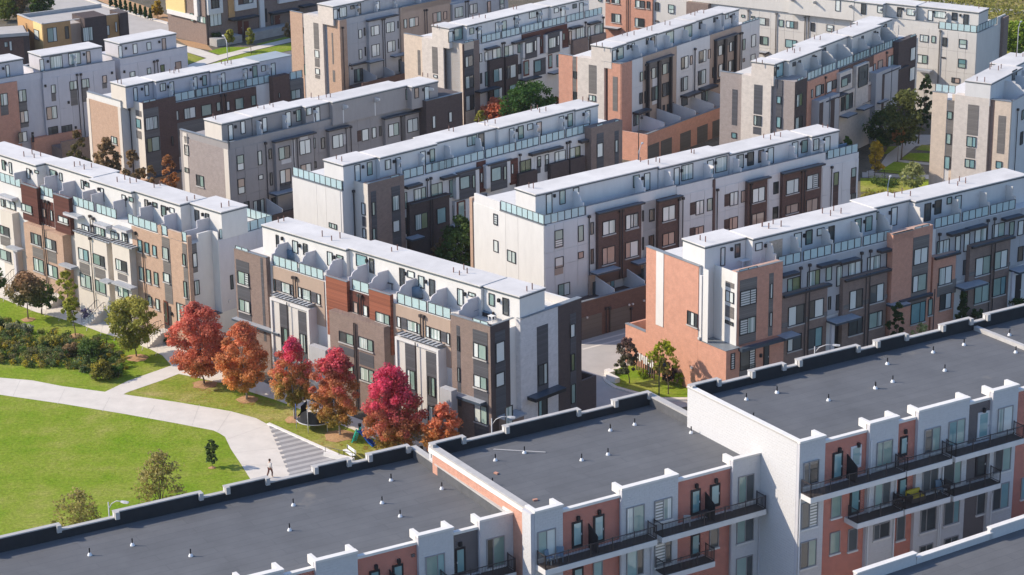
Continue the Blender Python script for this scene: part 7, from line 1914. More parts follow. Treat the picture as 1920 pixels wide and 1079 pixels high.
# court between the two upper right rows
kk = Z(1600, 160)
flat('pavement', G0([kk(*p) for p in ((660, 560), (900, 560), (900, 660), (700, 690), (520, 840), (300, 960), (150, 1010), (150, 970), (280, 930), (380, 780), (500, 690))]), .03, M['pave'])
flat('lawn', G0([kk(*p) for p in ((520, 835), (640, 765), (900, 770), (900, 868))]), .04, M['lawn']); flat('lawn', G0([kk(*p) for p in ((280, 975), (460, 862), (640, 880), (760, 895), (520, 1000))]), .04, M['lawn'])
flat('lawn', G0([kk(*p) for p in ((690, 730), (770, 672), (900, 680), (900, 745))]), .04, M['lawn_dry']); flat('lawn', G0([kk(*p) for p in ((340, 780), (400, 690), (500, 690), (380, 775))]), .04, M['lawn'])
flat('pavement', G0([kk(*p) for p in ((510, 842), (900, 880), (900, 905), (620, 880), (500, 860))]), .034, M['pave']); flat('pavement', G0([kk(*p) for p in ((100, 980), (560, 1010), (900, 1010), (900, 1060), (100, 1040))]), .034, M['pave'])
flat('lawn', G0([kk(*p) for p in ((80, 1045), (900, 1065), (900, 1200), (80, 1200))]), .03, M['lawn_dry'])
# street corner, top left
yy = Z(300, 0)
flat('pavement', G0([yy(*p) for p in ((200, 780), (520, 660), (760, 600), (1050, 530), (1500, 425), (2000, 320), (2000, 360), (1500, 470), (1100, 560), (800, 640), (500, 735), (200, 850))]), .05, M['conc'])
flat('pavement', G0([yy(*p) for p in ((100, 470), (330, 530), (450, 560), (690, 640), (560, 670), (330, 600), (100, 540))]), .055, M['conc'])
flat('lawn', G0([yy(*p) for p in ((540, 580), (740, 530), (1010, 535), (690, 628))]), .03, M['lawn']); flat('lawn', G0([yy(*p) for p in ((100, 560), (330, 602), (520, 668), (340, 715), (100, 790))]), .03, M['lawn_dry'])
flat('lawn', G0([yy(*p) for p in ((520, 740), (800, 645), (1100, 565), (1510, 475), (2000, 365), (2000, 450), (1510, 560), (900, 690), (600, 790))]), .03, M['lawn']); flat('lawn', G0([yy(*p) for p in ((1080, 500), (1480, 400), (1480, 430), (1130, 515))]), .032, M['lawn'])
flat('road', G0([yy(*p) for p in ((900, 700), (1510, 565), (2100, 430), (2100, 800), (1200, 900))]), .02, M['asph'])
flat('planting_bed', G0([yy(*p) for p in ((150, 430), (520, 500), (600, 575), (330, 530))]), .02, M['soil'])
oo = Z(0, 0)
flat('road', G0([oo(*p) for p in ((200, -150), (800, -150), (1180, 60), (1560, 170), (1900, 260), (2000, 380), (1400, 440), (900, 440), (600, 100))]), .02, M['pave'])
flat('kerb', G0([oo(*p) for p in ((880, -20), (920, -25), (1250, 75), (1560, 165), (1890, 258), (1880, 275), (1540, 180), (1220, 90))]), .14, M['conc'], thick=.13)
flat('planting_bed', G0([oo(*p) for p in ((1000, -40), (1300, -40), (1600, 60), (1900, 180), (1900, 255), (1560, 160), (1250, 70))]), .02, M['soil'])
# meadow beyond, top right
flat('field', G0([(1380, 40), (1960, 130), (2300, -60), (2300, -330), (900, -330)]), .02, M['field'])
flat('path', G0([(1760, 0), (1850, 14), (1960, 24), (1960, 32), (1850, 22), (1750, 8)]), .03, M['pave'])
flat('verge', G0([(1840, 40), (1960, 40), (1980, 200), (1800, 200)]), .024, M['lawn_dry'])


# ------------------------------------------------------------------ plants
def zat(P_, p):
    """height of a photograph point above the spot P_ (same distance)"""
    r = ray(p)
    return float(CAM_H + r[2] * P_[1] / r[1])


def leaves(mb_name, m, parent, centres, radii, n, size, cols, seed, zr, flatn=.5, aspect=.62):
    """leaf-sized faces round many twigs; cols(f, rnd) gives each leaf its own colour"""
    g = np.random.default_rng(seed)
    k = len(centres); idx = g.integers(0, k, n)
    c = np.array(centres)[idx]; r = np.array(radii)[idx]
    d = g.normal(size=(n, 3)); d /= np.linalg.norm(d, axis=1)[:, None]
    rad = r * (g.random(n) ** .45)
    p = c + d * rad[:, None] * np.array([1, 1, .85])
    nn = d * .7 + g.normal(size=(n, 3)) * flatn + np.array([0, 0, .35]); nn /= np.linalg.norm(nn, axis=1)[:, None]
    a = np.cross(nn, g.normal(size=(n, 3))); a /= np.linalg.norm(a, axis=1)[:, None]
    b = np.cross(nn, a)
    s = size * g.uniform(.6, 1.25, n)[:, None]
    v = np.stack([p - a * s, p - b * s * aspect, p + a * s, p + b * s * aspect], 1).reshape(-1, 3)
    me = bpy.data.meshes.new(mb_name)
    me.vertices.add(4 * n); me.vertices.foreach_set('co', v.ravel())
    me.loops.add(4 * n); me.loops.foreach_set('vertex_index', np.arange(4 * n, dtype=np.int32))
    me.polygons.add(n); me.polygons.foreach_set('loop_start', np.arange(0, 4 * n, 4, dtype=np.int32))
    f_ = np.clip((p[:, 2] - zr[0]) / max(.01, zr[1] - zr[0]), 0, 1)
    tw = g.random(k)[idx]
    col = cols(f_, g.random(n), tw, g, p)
    at_ = me.color_attributes.new('Col', 'FLOAT_COLOR', 'POINT')
    at_.data.foreach_set('color', np.repeat(np.concatenate([np.clip(col, 0, 1), np.ones((n, 1))], 1), 4, axis=0).ravel().astype(np.float32))
    me.update(calc_edges=True)
    me.materials.append(m)
    o = bpy.data.objects.new(mb_name, me)
    if parent is not None: o.parent = parent
    COL.objects.link(o)
    return o


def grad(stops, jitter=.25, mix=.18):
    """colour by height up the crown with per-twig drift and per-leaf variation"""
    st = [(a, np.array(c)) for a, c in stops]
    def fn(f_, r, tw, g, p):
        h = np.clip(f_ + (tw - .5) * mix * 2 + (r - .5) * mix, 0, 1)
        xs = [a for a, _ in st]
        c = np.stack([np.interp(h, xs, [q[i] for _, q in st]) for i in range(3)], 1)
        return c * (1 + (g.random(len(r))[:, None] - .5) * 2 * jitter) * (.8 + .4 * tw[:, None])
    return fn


SEED = [100]


def tree(name, label, base, top, bot, xl, xr, pal, group=None, dens=1.0, leaf=.17, trunk=.11, trunkmat='bark', shape='oval', cat='tree', gaps=.0, limbs=7, lean=0.0, depth=1.0):
    P_ = at(base, 0); SEED[0] += 1; g = np.random.default_rng(SEED[0])
    mpp = float(np.linalg.norm(P_ - CAM)) / F_PX
    H, zb = zat(P_, top), max(.3, zat(P_, (base[0], bot)))
    rx = (xr - xl) / 2 * mpp; cx = ((xl + xr) / 2 - base[0]) * mpp
    root = thing(name, label, cat, (float(P_[0]), float(P_[1]), 0), 0, group)
    n_cl = int(120 if rx > 1.6 else 46)
    cs, rs = [], []
    while len(cs) < n_cl:
        t = g.random(); 
        if shape == 'oval': R = rx * math.sin(math.pi * (.06 + .9 * t) ** .8) ** .75
        elif shape == 'round': R = rx * math.sin(math.pi * (.08 + .86 * t)) ** .6
        elif shape == 'cone': R = rx * (1 - t) ** .8
        elif shape == 'column': R = rx * min(1, 3.2 * t + .45) * (1 - t ** 4 * .8)
        else: R = rx * (.45 + .55 * math.sin(math.pi * t))
        a = g.random() * 6.283; q = R * math.sqrt(g.random()) * .95
        if g.random() < gaps and q > R * .3: continue
        cs.append((cx + q * math.cos(a) + lean * t, q * math.sin(a) * depth, zb + (H - zb) * (.03 + .95 * t)))
        rs.append(rx * g.uniform(.12, .3))
    vol = rx * rx * (H - zb)
    n = int(min(26000, max(900, dens * 430 * vol ** .72 / (leaf / .17) ** 2)))
    tb = MB(); tb.smooth = True
    zt = zb + (H - zb) * .62
    tb.tube([(0, 0, -.1), (lean * .1, 0, zb * .5), (cx * .4, 0, zb), (cx, 0, zt)], trunk, 7, trunk * .3)
    for i in range(limbs):
        c = cs[int(g.integers(0, n_cl))]; z0 = min(zb + (c[2] - zb) * .35, zt)
        w = (z0 - zb) / max(.1, zt - zb)
        tb.tube([(cx * (.4 + .6 * w) if z0 > zb else 0, 0, z0), ((cx + c[0]) / 2 * .9, c[1] * .45, (z0 + c[2]) / 2 + .1), c], trunk * .4, 5, trunk * .1)
    tb.obj('trunk', M[trunkmat], root)
    leaves('crown', MATS['leaves'], root, cs, rs, n, leaf, pal, SEED[0], (zb, H))
    return root


def shrub(label, base, w, h, pal, name='shrub', group=None, cat='shrub', leaf=.12, dens=1.0, z0=0.0, flat_=.9):
    P_ = at(base, z0); SEED[0] += 1; g = np.random.default_rng(SEED[0])
    mpp = float(np.linalg.norm(P_ - CAM)) / F_PX
    r, H = w / 2 * mpp, h * mpp * 1.04
    root = thing(name, label, cat, (float(P_[0]), float(P_[1]), z0), 0, group)
    cs, rs = [], []
    for i in range(16):
        a = g.random() * 6.283; q = r * math.sqrt(g.random()) * .75
        cs.append((q * math.cos(a), q * math.sin(a) * flat_, H * g.uniform(.18, .8))); rs.append(max(r, H * .5) * g.uniform(.25, .42))
    tb = MB()
    for i in range(6): tb.tube([(0, 0, -.05), (cs[i][0] * .6, cs[i][1] * .6, cs[i][2] * .6), cs[i]], .03, 4, .01)
    tb.obj('stem', M['bark'], root)
    n = int(min(4000, max(240, dens * 420 * (r * r * H) ** .7)))
    leaves('foliage', MATS['leaves'], root, cs, rs, n, leaf, pal, SEED[0], (0, H))
    return root


def mulch(base, w):
    P_ = at(base, 0); r = w / 2 * float(np.linalg.norm(P_ - CAM)) / F_PX
    mb = MB(); k = 18; pts = []
    for i in range(k):
        a = 6.283 * i / k; q = r * rng.uniform(.85, 1.12); pts.append((P_[0] + q * math.cos(a), P_[1] + q * math.sin(a), .045))
    mb.add(pts + [(P_[0], P_[1], .16)], [(i, (i + 1) % k, k) for i in range(k)])
    return S_(mb.obj('mulch_ring', M['soil'], None))


RED = [(0, (0.610, 0.281, 0.110)), (.3, (0.659, 0.232, 0.128)), (1, (0.671, 0.189, 0.140))]
ORANGE = [(0, (0.610, 0.342, 0.085)), (.35, (0.659, 0.293, 0.110)), (1, (0.683, 0.232, 0.122))]
CRIM = [(0, (0.317, 0.305, 0.061)), (.3, (0.561, 0.342, 0.098)), (.6, (0.659, 0.256, 0.122)), (.8, (0.671, 0.122, 0.146)), (1, (0.708, 0.079, 0.177))]
CRIM2 = [(0, (0.390, 0.293, 0.061)), (.3, (0.610, 0.293, 0.104)), (.6, (0.586, 0.195, 0.122)), (.8, (0.671, 0.146, 0.146)), (1, (0.683, 0.122, 0.159))]
MAG = [(0, (0.439, 0.293, 0.073)), (.2, (0.610, 0.256, 0.110)), (.45, (0.561, 0.159, 0.122)), (.7, (0.610, 0.098, 0.134)), (1, (0.634, 0.073, 0.152))]
EMBER = [(0, (0.634, 0.354, 0.085)), (.4, (0.732, 0.281, 0.098)), (1, (0.732, 0.244, 0.146))]
OLIVE = [(0, (.23, .24, .04)), (.5, (.32, .32, .06)), (1, (.40, .37, .08))]
YGREEN = [(0, (.25, .29, .04)), (.5, (.34, .36, .05)), (1, (.40, .38, .06))]
BRONZE = [(0, (.12, .15, .05)), (.4, (.22, .19, .08)), (1, (.36, .21, .11))]
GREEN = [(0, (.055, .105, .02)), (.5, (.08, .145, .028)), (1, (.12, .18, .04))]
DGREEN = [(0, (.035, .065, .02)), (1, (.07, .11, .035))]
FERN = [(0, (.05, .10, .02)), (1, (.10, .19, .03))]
BROWN = [(0, (.19, .155, .075)), (.5, (.26, .185, .09)), (1, (.33, .215, .11))]
YELLOW = [(0, (.40, .27, .03)), (1, (.50, .34, .03))]
PALE = [(0, (.28, .33, .11)), (1, (.42, .43, .18))]
LIME = [(0, (.20, .30, .015)), (1, (.33, .38, .02))]
PURPLE = [(0, (.05, .035, .04)), (1, (.10, .06, .06))]
LAV = [(0, (.16, .15, .25)), (1, (.28, .24, .42))]
ORB = [(0, (.36, .16, .05)), (1, (.48, .22, .09))]

MG = 'red and orange maples along the park pavement'
tree('maple_tree', 'rust red maple with the widest crown, left end of the maple row', (383, 722), (372, 567), 704, 322, 433, grad(RED, .3), MG, 1.5, .12, .12)
tree('maple_tree', 'orange brown maple second from the left in the maple row', (463, 750), (455, 606), 728, 411, 507, grad(ORANGE, .3), MG, 1.5, .12, .12, 'pbark')
tree('maple_tree', 'narrow maple with a crimson tip and a green orange base, beside the trampoline', (552.5, 788), (550, 636), 760, 508, 592, grad(CRIM, .3), MG, 1.5, .12, .11, 'pbark')
tree('maple_tree', 'maple with pinkish red top over the trampoline, orange and green below', (637.5, 818), (636, 653), 792, 581, 684, grad(CRIM2, .3), MG, 1.5, .12, .12, 'pbark')
tree('maple_tree', 'deep magenta maple beside the blue slide, orange at its foot', (737, 848), (737, 690), 838, 676, 800, grad(MAG, .3), MG, 1.5, .12, .12)
tree('maple_tree', 'small bright orange maple behind the low roof parapet, right end of the maple row', (828, 862), (830, 760), 850, 790, 870, grad(EMBER, .3), MG, 1.35, .14, .09)
for b, w in (((383, 722), 46), ((463, 750), 42), ((552.5, 788), 38), ((637.5, 818), 60), ((256, 672), 42), ((141.5, 631), 30), ((53, 600), 26), ((398, 878), 14), ((1177, 720), 24), ((1252, 739), 22)): mulch(b, w)
LG = 'street trees along the left pavement'
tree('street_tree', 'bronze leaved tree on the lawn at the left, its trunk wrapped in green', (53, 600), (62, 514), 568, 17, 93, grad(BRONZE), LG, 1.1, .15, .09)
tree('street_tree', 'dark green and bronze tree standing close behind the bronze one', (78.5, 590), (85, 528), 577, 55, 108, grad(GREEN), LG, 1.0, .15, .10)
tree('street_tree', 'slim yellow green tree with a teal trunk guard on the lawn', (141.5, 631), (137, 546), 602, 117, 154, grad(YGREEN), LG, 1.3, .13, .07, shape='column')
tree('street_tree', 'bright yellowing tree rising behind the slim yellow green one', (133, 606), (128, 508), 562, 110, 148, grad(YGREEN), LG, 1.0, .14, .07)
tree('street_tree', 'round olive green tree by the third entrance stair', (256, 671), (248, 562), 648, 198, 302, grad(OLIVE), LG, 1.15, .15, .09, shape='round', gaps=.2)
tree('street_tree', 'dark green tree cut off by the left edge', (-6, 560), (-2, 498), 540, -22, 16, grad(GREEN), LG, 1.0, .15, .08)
tree('young_tree', 'small dark green young tree on the big lawn beside the path', (398, 877), (398, 826), 868, 385, 413, grad([(0, (.07, .12, .03)), (1, (.13, .17, .05))]), None, 1.2, .14, .04, shape='column')
tree('sparse_tree', 'thin yellowing tree with bare twigs behind the parapet, right of the park lamp', (306, 1010), (292, 848), 978, 252, 360, grad([(0, (.26, .24, .06)), (1, (.40, .34, .12))]), None, .32, .14, .07, gaps=.5, limbs=16)
tree('sparse_tree', 'thin yellowing tree with bare twigs behind the parapet, left of the park lamp', (160, 1040), (155, 922), 1000, 103, 205, grad([(0, (.26, .24, .06)), (1, (.40, .34, .12))]), None, .32, .14, .06, gaps=.5, limbs=16)
# courts between the rows
BG = 'autumn trees between the two left rows'
tree('garden_tree', 'olive and brown tree at the corner of the tan brick end wall', (156, 392), (153, 246), 350, 133, 177, grad([(0, (.12, .13, .04)), (.7, (.16, .14, .05)), (1, (.24, .15, .06))]), BG, 1.3, .2, .1)
tree('garden_tree', 'brown leaved tree in front of the tan brick end wall', (206, 402), (204, 258), 360, 180, 233, grad(BROWN), BG, 1.2, .2, .1)
tree('garden_tree', 'low reddish brown tree under the tan brick corner tower', (254, 412), (250, 282), 380, 232, 278, grad(BROWN), BG, 1.1, .2, .09)
tree('garden_tree', 'orange tipped brown tree before the grey brick end wall', (316, 430), (318, 292), 390, 300, 343, grad(ORB), BG, 1.0, .18, .09)
tree('garden_tree', 'small reddish orange tree with olive top behind the white roof edge', (285, 425), (288, 306), 390, 272, 305, grad([(0, (.38, .17, .09)), (1, (.30, .20, .08))]), BG, 1.0, .18, .08)
tree('garden_tree', 'tall dark green tree in the shaded court before the brown brick tower', (868, 545), (872, 408), 530, 817, 922, grad(GREEN), None, 1.5, .2, .12)
tree('garden_tree', 'brown russet tree peeking over the white roof in the shaded court', (834, 540), (833, 446), 530, 806, 858, grad([(0, (.20, .13, .06)), (1, (.26, .17, .08))]), None, 1.1, .18, .09)
tree('garden_tree', 'yellow green sapling at the white roof edge, left in the shaded court', (748, 520), (745, 448), 505, 733, 770, grad(PALE), None, .6, .17, .05)
tree('garden_tree', 'bright orange red bushy tree beyond the white roof of the centre row', (933, 250), (935, 186), 240, 902, 962, grad([(0, (.70, .29, .13)), (1, (.74, .26, .15))]), None, 1.4, .2, .08, shape='round')  # leaf colour raised in place of sunlight that misses the crown
tree('garden_tree', 'wide deep green tree beside the orange red bushy tree', (985, 262), (986, 156), 250, 940, 1043, grad([(0, (.03, .09, .015)), (1, (.06, .14, .025))]), None, 1.4, .2, .1, shape='round')
tree('garden_tree', 'small olive tree in front of the deep green one', (974, 262), (975, 190), 250, 955, 998, grad(OLIVE), None, .8, .18, .06)
tree('garden_tree', 'small olive tree at the dark brick tower by the white roof', (902, 258), (900, 208), 250, 888, 918, grad(OLIVE), None, .8, .17, .06)
tree('garden_tree', 'dark red brown bush tree at the foot of the red brick end wall', (1042, 250), (1043, 182), 240, 1030, 1056, grad([(0, (.10, .035, .03)), (1, (.16, .05, .04))]), None, 1, .18, .06)
CG = 'trees in the shaded court at the right'
tree('court_tree', 'big dark olive tree filling the shaded court', (1690, 300), (1690, 168), 268, 1650, 1735, grad([(0, (.08, .10, .03)), (1, (.17, .18, .05))]), CG, .8, .22, .13)
tree('court_tree', 'tall dark tree by the pale row at the back of the court', (1722, 270), (1735, 140), 240, 1716, 1752, grad(DGREEN), CG, 1.3, .22, .12)
tree('court_tree', 'low dark green tree under the cream framed windows', (1660, 285), (1660, 205), 270, 1622, 1702, grad(GREEN), CG, 1.3, .2, .1)
tree('court_tree', 'slender orange leaved tree on the court lawn', (1683, 304), (1682, 238), 268, 1670, 1697, grad(ORB), CG, .8, .17, .05, gaps=.2)
tree('court_tree', 'golden yellow tree at the glass railed corner of the white row', (1640, 334), (1640, 266), 322, 1621, 1660, grad(YELLOW), CG, 1.4, .18, .07)
tree('court_tree', 'pale green young tree by the street lamp in the court', (1712, 362), (1710, 306), 350, 1686, 1735, grad(PALE), CG, .9, .18, .06)
tree('court_tree', 'small bright green tree top beside the roof end of the white row', (1586, 300), (1587, 256), 290, 1575, 1600, grad(FERN), CG, .9, .18, .05)
shrub('yellow flowering hedge bush at the alley mouth behind the white roof', (1645, 384), 70, 26, grad([(0, (.20, .22, .04)), (1, (.36, .32, .05))]), leaf=.14)
shrub('dark hedge along the court railing', (1660, 347), 60, 10, grad(GREEN), leaf=.14)
# island and right front gardens
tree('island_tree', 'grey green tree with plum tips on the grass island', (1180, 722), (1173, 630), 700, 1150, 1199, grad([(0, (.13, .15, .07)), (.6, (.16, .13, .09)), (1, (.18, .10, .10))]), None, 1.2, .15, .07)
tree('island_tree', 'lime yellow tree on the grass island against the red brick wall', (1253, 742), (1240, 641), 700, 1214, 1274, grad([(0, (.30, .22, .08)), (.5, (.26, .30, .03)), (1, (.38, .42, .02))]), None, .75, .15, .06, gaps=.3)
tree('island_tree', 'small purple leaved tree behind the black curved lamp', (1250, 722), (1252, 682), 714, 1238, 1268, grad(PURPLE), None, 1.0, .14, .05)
IG = 'shrubs along the red brick end wall'
for lab, b, w, h, p in (('rounded yellow green shrub beside the teal cabinet', (1205, 708), 24, 18, LIME), ('leafy lime shrub right of the black lamp', (1274, 723), 26, 30, LIME), ('mid green shrub between lime shrubs at the red wall', (1296, 722), 26, 28, FERN), ('tawny shrub at the right end of the red wall', (1322, 720), 30, 24, OLIVE), ('low dark shrub near the pale kerb stones', (1158, 700), 18, 8, GREEN), ('white flowering shrub at the red wall', (1303, 731), 10, 12, PALE)):
    shrub(lab, b, w, h, grad(p), group=IG, z0=.15)
HG = 'conifers and shrubs at the fronts of the red brick row'
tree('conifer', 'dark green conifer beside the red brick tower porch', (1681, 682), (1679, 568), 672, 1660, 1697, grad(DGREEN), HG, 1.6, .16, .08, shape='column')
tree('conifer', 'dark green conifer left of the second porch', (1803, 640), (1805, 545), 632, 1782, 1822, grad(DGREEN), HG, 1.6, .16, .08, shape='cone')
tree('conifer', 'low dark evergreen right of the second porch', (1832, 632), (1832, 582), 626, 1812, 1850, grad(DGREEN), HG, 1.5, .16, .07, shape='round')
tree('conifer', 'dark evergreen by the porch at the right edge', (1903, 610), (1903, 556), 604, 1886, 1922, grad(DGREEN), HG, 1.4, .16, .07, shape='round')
tree('young_tree', 'pale yellow green sapling tips over the roof parapet', (1727, 680), (1726, 606), 660, 1704, 1748, grad(PALE), None, .5, .15, .05, gaps=.3)
# front gardens of the park rows
FG = 'garden plants by the entrance stairs'
for lab, b, w, h, p in (('lavender bush in purple bloom by the second stair', (164, 598), 25, 20, LAV), ('orange grassy bush beside the lavender', (173, 584), 19, 16, ORB), ('dark green bush between lavender and stair', (192, 592), 20, 16, GREEN), ('bright green bush left of the orange one', (158, 578), 16, 14, FERN),
                        ('round dark green bush at the fourth stair', (314, 646), 24, 20, GREEN), ('grey green low bush below the round one', (300, 644), 14, 10, BRONZE), ('dark bush behind the round olive tree', (209, 606), 16, 22, DGREEN), ('green bush beside the first stair', (30, 545), 20, 14, OLIVE), ('evergreen bush at the lamp by the brown tower', (898, 822), 36, 20, DGREEN)):
    shrub(lab, b, w, h, grad(p), group=FG, name='garden_bush')
# wild meadow planting on the lawn: many different clumps run together
g = np.random.default_rng(5)
mcs, mrs, mk = [], [], []
poly = [(-60, 612), (20, 606), (60, 628), (110, 632), (150, 640), (200, 648), (232, 672), (238, 695), (215, 712), (170, 702), (110, 692), (60, 690), (-60, 680)]
def inside(x, y, P__):
    c = False; j = len(P__) - 1
    for i in range(len(P__)):
        if (P__[i][1] > y) != (P__[j][1] > y) and x < (P__[j][0] - P__[i][0]) * (y - P__[i][1]) / (P__[j][1] - P__[i][1]) + P__[i][0]: c = not c
        j = i
    return c
while len(mcs) < 520:
    x, y = g.uniform(-60, 240), g.uniform(600, 715)
    if not inside(x, y, poly): continue
    q = pz((x, y)); h = g.uniform(.15, .75) * (.6 + .4 * (y < 690))
    mcs.append((q[0], q[1], h)); mrs.append(g.uniform(.3, .62))
def meadow_cols(f_, r, tw, g_, p):
    pal = np.array([(.16, .19, .05), (.20, .21, .07), (.10, .17, .03), (.14, .20, .06), (.07, .12, .03), (.26, .22, .06), (.42, .33, .03), (.13, .19, .08), (.22, .19, .09)])
    c = pal[(tw * 8.99).astype(int)]
    return c * (.75 + .5 * r[:, None])
o = leaves('meadow_planting', MATS['leaves'], None, mcs, mrs, 30000, .12, meadow_cols, 77, (0, 1.2)); o['kind'] = 'stuff'
WG = 'larger bushes in the wild planting'
for lab, b, w, h, p in (('dark green bush with a shaded hollow in the wild planting', (178, 672), 66, 38, GREEN), ('yellow flowering bush at the near corner of the wild planting', (192, 712), 54, 40, [(0, (.12, .14, .03)), (1, (.34, .28, .04))]), ('bright green bush at the right end of the wild planting', (222, 706), 26, 26, FERN),
                        ('grey white seedhead bush at the left of the wild planting', (52, 626), 26, 22, [(0, (.22, .25, .13)), (1, (.42, .42, .30))]), ('grey green seedhead bush in the left of the wild planting', (22, 628), 32, 26, [(0, (.16, .18, .08)), (1, (.36, .35, .2))]), ('dark green bush at the left edge of the lawn', (0, 626), 22, 30, DGREEN), ('brown seed topped bush in the wild planting', (128, 668), 40, 26, BROWN), ('olive bush in the middle of the wild planting', (90, 655), 40, 24, OLIVE)):
    shrub(lab, b, w, h, grad(p, .3), group=WG, name='wild_bush', leaf=.13, dens=1.4)
# fallen leaves under the maples
g = np.random.default_rng(9); fc = []
for b, w in (((395, 730), 60), ((480, 755), 60), ((570, 795), 60), ((650, 825), 60), ((745, 850), 70), ((700, 840), 40)):
    for i in range(60):
        q = pz((b[0] + g.normal() * w * .45, b[1] + g.normal() * w * .16)); fc.append((q[0], q[1], .06))
o = leaves('fallen_leaves', MATS['leaves'], None, fc, [.25] * len(fc), 2600, .06, lambda f_, r, tw, g_, p: np.array([(.40, .18, .06)]) * (.6 + .8 * r[:, None]), 78, (0, 1), .1); o['kind'] = 'stuff'
me = o.data; co = np.empty(len(me.vertices) * 3, np.float32); me.vertices.foreach_get('co', co); co = co.reshape(-1, 3); co[:, 2] = .065 + (co[:, 2] - .06) * .06; me.vertices.foreach_set('co', co.ravel())
# top left trees, cypress row, far bushes
TG = 'trees at the top left corner'
for i, (lab, b, t, xl, xr, p) in enumerate((('light green tree at the top left corner', (8, 40), -12, -16, 34, [(0, (.16, .20, .03)), (1, (.24, .28, .05))]), ('brownish tree beside the flat house, top left', (34, 36), -14, 16, 56, BROWN), ('dark green tree behind the flat house, top left', (75, 28), -22, 48, 104, GREEN), ('mid green tree at the very corner behind the others', (12, 18), -30, -20, 44, FERN))):
    tree('street_tree', lab, b, (b[0], t), b[1] - 6, xl, xr, grad(p), TG, 1.2, .26, .12)
YG = 'upright cypresses in the planting strip'
for i in range(9):
    x = 208 + i * 9.3; y = 14 + i * 3.0
    labs = ['first cypress from the left of the strip', 'second cypress from the left of the strip', 'third cypress from the left of the strip', 'fourth cypress from the left of the strip', 'middle cypress of the strip', 'fourth cypress from the yellow bush', 'third cypress from the yellow bush', 'second cypress from the yellow bush', 'cypress next to the yellow bush']
    tree('cypress', labs[i], (x, y), (x, y - 22), y - 3, x - 4, x + 4, grad([(0, (.03, .08, .025)), (1, (.06, .13, .04))]), YG, 1.5, .2, .06, shape='cone')
tree('young_tree', 'golden yellow young tree at the end of the cypress strip', (296, 34), (297, 2), 28, 284, 310, grad(YELLOW), None, 1.2, .22, .07)
tree('young_tree', 'small yellow green tree by the curved street lamp, top', (430, 98), (432, 56), 78, 422, 443, grad(OLIVE), None, 1.0, .22, .06)
tree('young_tree', 'thin green tree on the corner lawn, top', (471, 103), (470, 54), 82, 460, 480, grad(OLIVE), None, 1.0, .2, .06, shape='column')
tree('young_tree', 'russet sapling by the stone planter wall, top', (546, 78), (540, 44), 70, 530, 552, grad(BROWN), None, .8, .22, .05)
shrub('clipped dark hedge on the stone planter, top', (408, 71), 22, 9, grad(DGREEN), leaf=.2, z0=1.1)
FGR = 'bushes at the edge of the far meadow'
for lab, b, t, xl, xr in (('bright lime bush at the far right edge', (1900, 98), 42, 1874, 1935), ('lime bush beside the dark brick end, far right', (1885, 80), 52, 1868, 1902), ('green bush at the right border beyond the white roof', (1925, 84), 55, 1905, 1945)):
    tree('meadow_bush', lab, b, (b[0], t), b[1] - 4, xl, xr, grad([(0, (.14, .22, .02)), (1, (.24, .32, .03))]), FGR, 1.3, .26, .08, shape='round', cat='bush')
g = np.random.default_rng(11); gc = []
while len(gc) < 420:
    x, y = g.uniform(1480, 1960), g.uniform(-70, 60)
    if y > (x - 1480) * .2 - 20: continue
    q = pz((x, y)); gc.append((q[0], q[1], g.uniform(.1, .6)))
o = leaves('tall_grass', MATS['leaves'], None, gc, [1.6] * len(gc), 14000, .3, lambda f_, r, tw, g_, p: np.array([(.26, .25, .06)]) * (.55 + .9 * tw[:, None]) * (.8 + .4 * r[:, None]), 79, (0, 1)); o['kind'] = 'stuff'

# ------------------------------------------------------------------ street furniture, people, terrace things
def lamp_post(label, top, arm, ztop=7.5, m='pole', r=.07, group='street lamps', curve=False, sunk=0.0):
    T_ = at(top, ztop); A_ = at(arm, ztop + .15)
    root = thing('street_lamp', label, 'street lamp', (float(T_[0]), float(T_[1]), sunk), 0, group)
    ax, ay = float(A_[0] - T_[0]), float(A_[1] - T_[1])
    ln = math.hypot(ax, ay); s = min(1, 2.0 / max(ln, .01)); ax, ay = ax * s, ay * s
    z = ztop - sunk
    mb = MB(); mb.smooth = True
    mb.tube([(0, 0, 0), (0, 0, z * .5), (0, 0, z)], r, 8, r * .7); mb.obj('pole', M[m], root)
    mb = MB(); mb.smooth = True
    if curve: pts = [(0, 0, z - .05), (ax * .1, ay * .1, z + .5), (ax * .4, ay * .4, z + .95), (ax * .8, ay * .8, z + .8), (ax, ay, z + .35)]
    else: pts = [(0, 0, z - .6), (ax * .25, ay * .25, z - .05), (ax * .6, ay * .6, z + .25), (ax, ay, z + .3)]
    mb.tube(pts, .045, 6, .035); mb.obj('arm', M[m], root)
    e_ = Vector((ax, ay, 0)).normalized(); q = Vector(pts[-1])
    mb = MB(); n_ = Vector((-e_.y, e_.x, 0))
    if curve: mb.lathe([(.02, .1), (.16, .0), (.2, -.25), (.05, -.3)], 8, tuple(q))
    else:
        v = []
        for a, w, h in ((-.1, .08, .05), (.25, .17, .07), (.6, .13, .05)):
            c = q + e_ * a
            v += [c - n_ * w + Vector((0, 0, -h)), c + n_ * w + Vector((0, 0, -h)), c + n_ * w * .7 + Vector((0, 0, h)), c - n_ * w * .7 + Vector((0, 0, h))]
        fs = [(3, 2, 1, 0), (8, 9, 10, 11)]
        for i in (0, 4): fs += [(i + j, i + (j + 1) % 4, i + 4 + (j + 1) % 4, i + 4 + j) for j in range(4)]
        mb.add(v, fs)
    mb.obj('lamp_head', M['pole' if m == 'pole' else m], root)
    return root


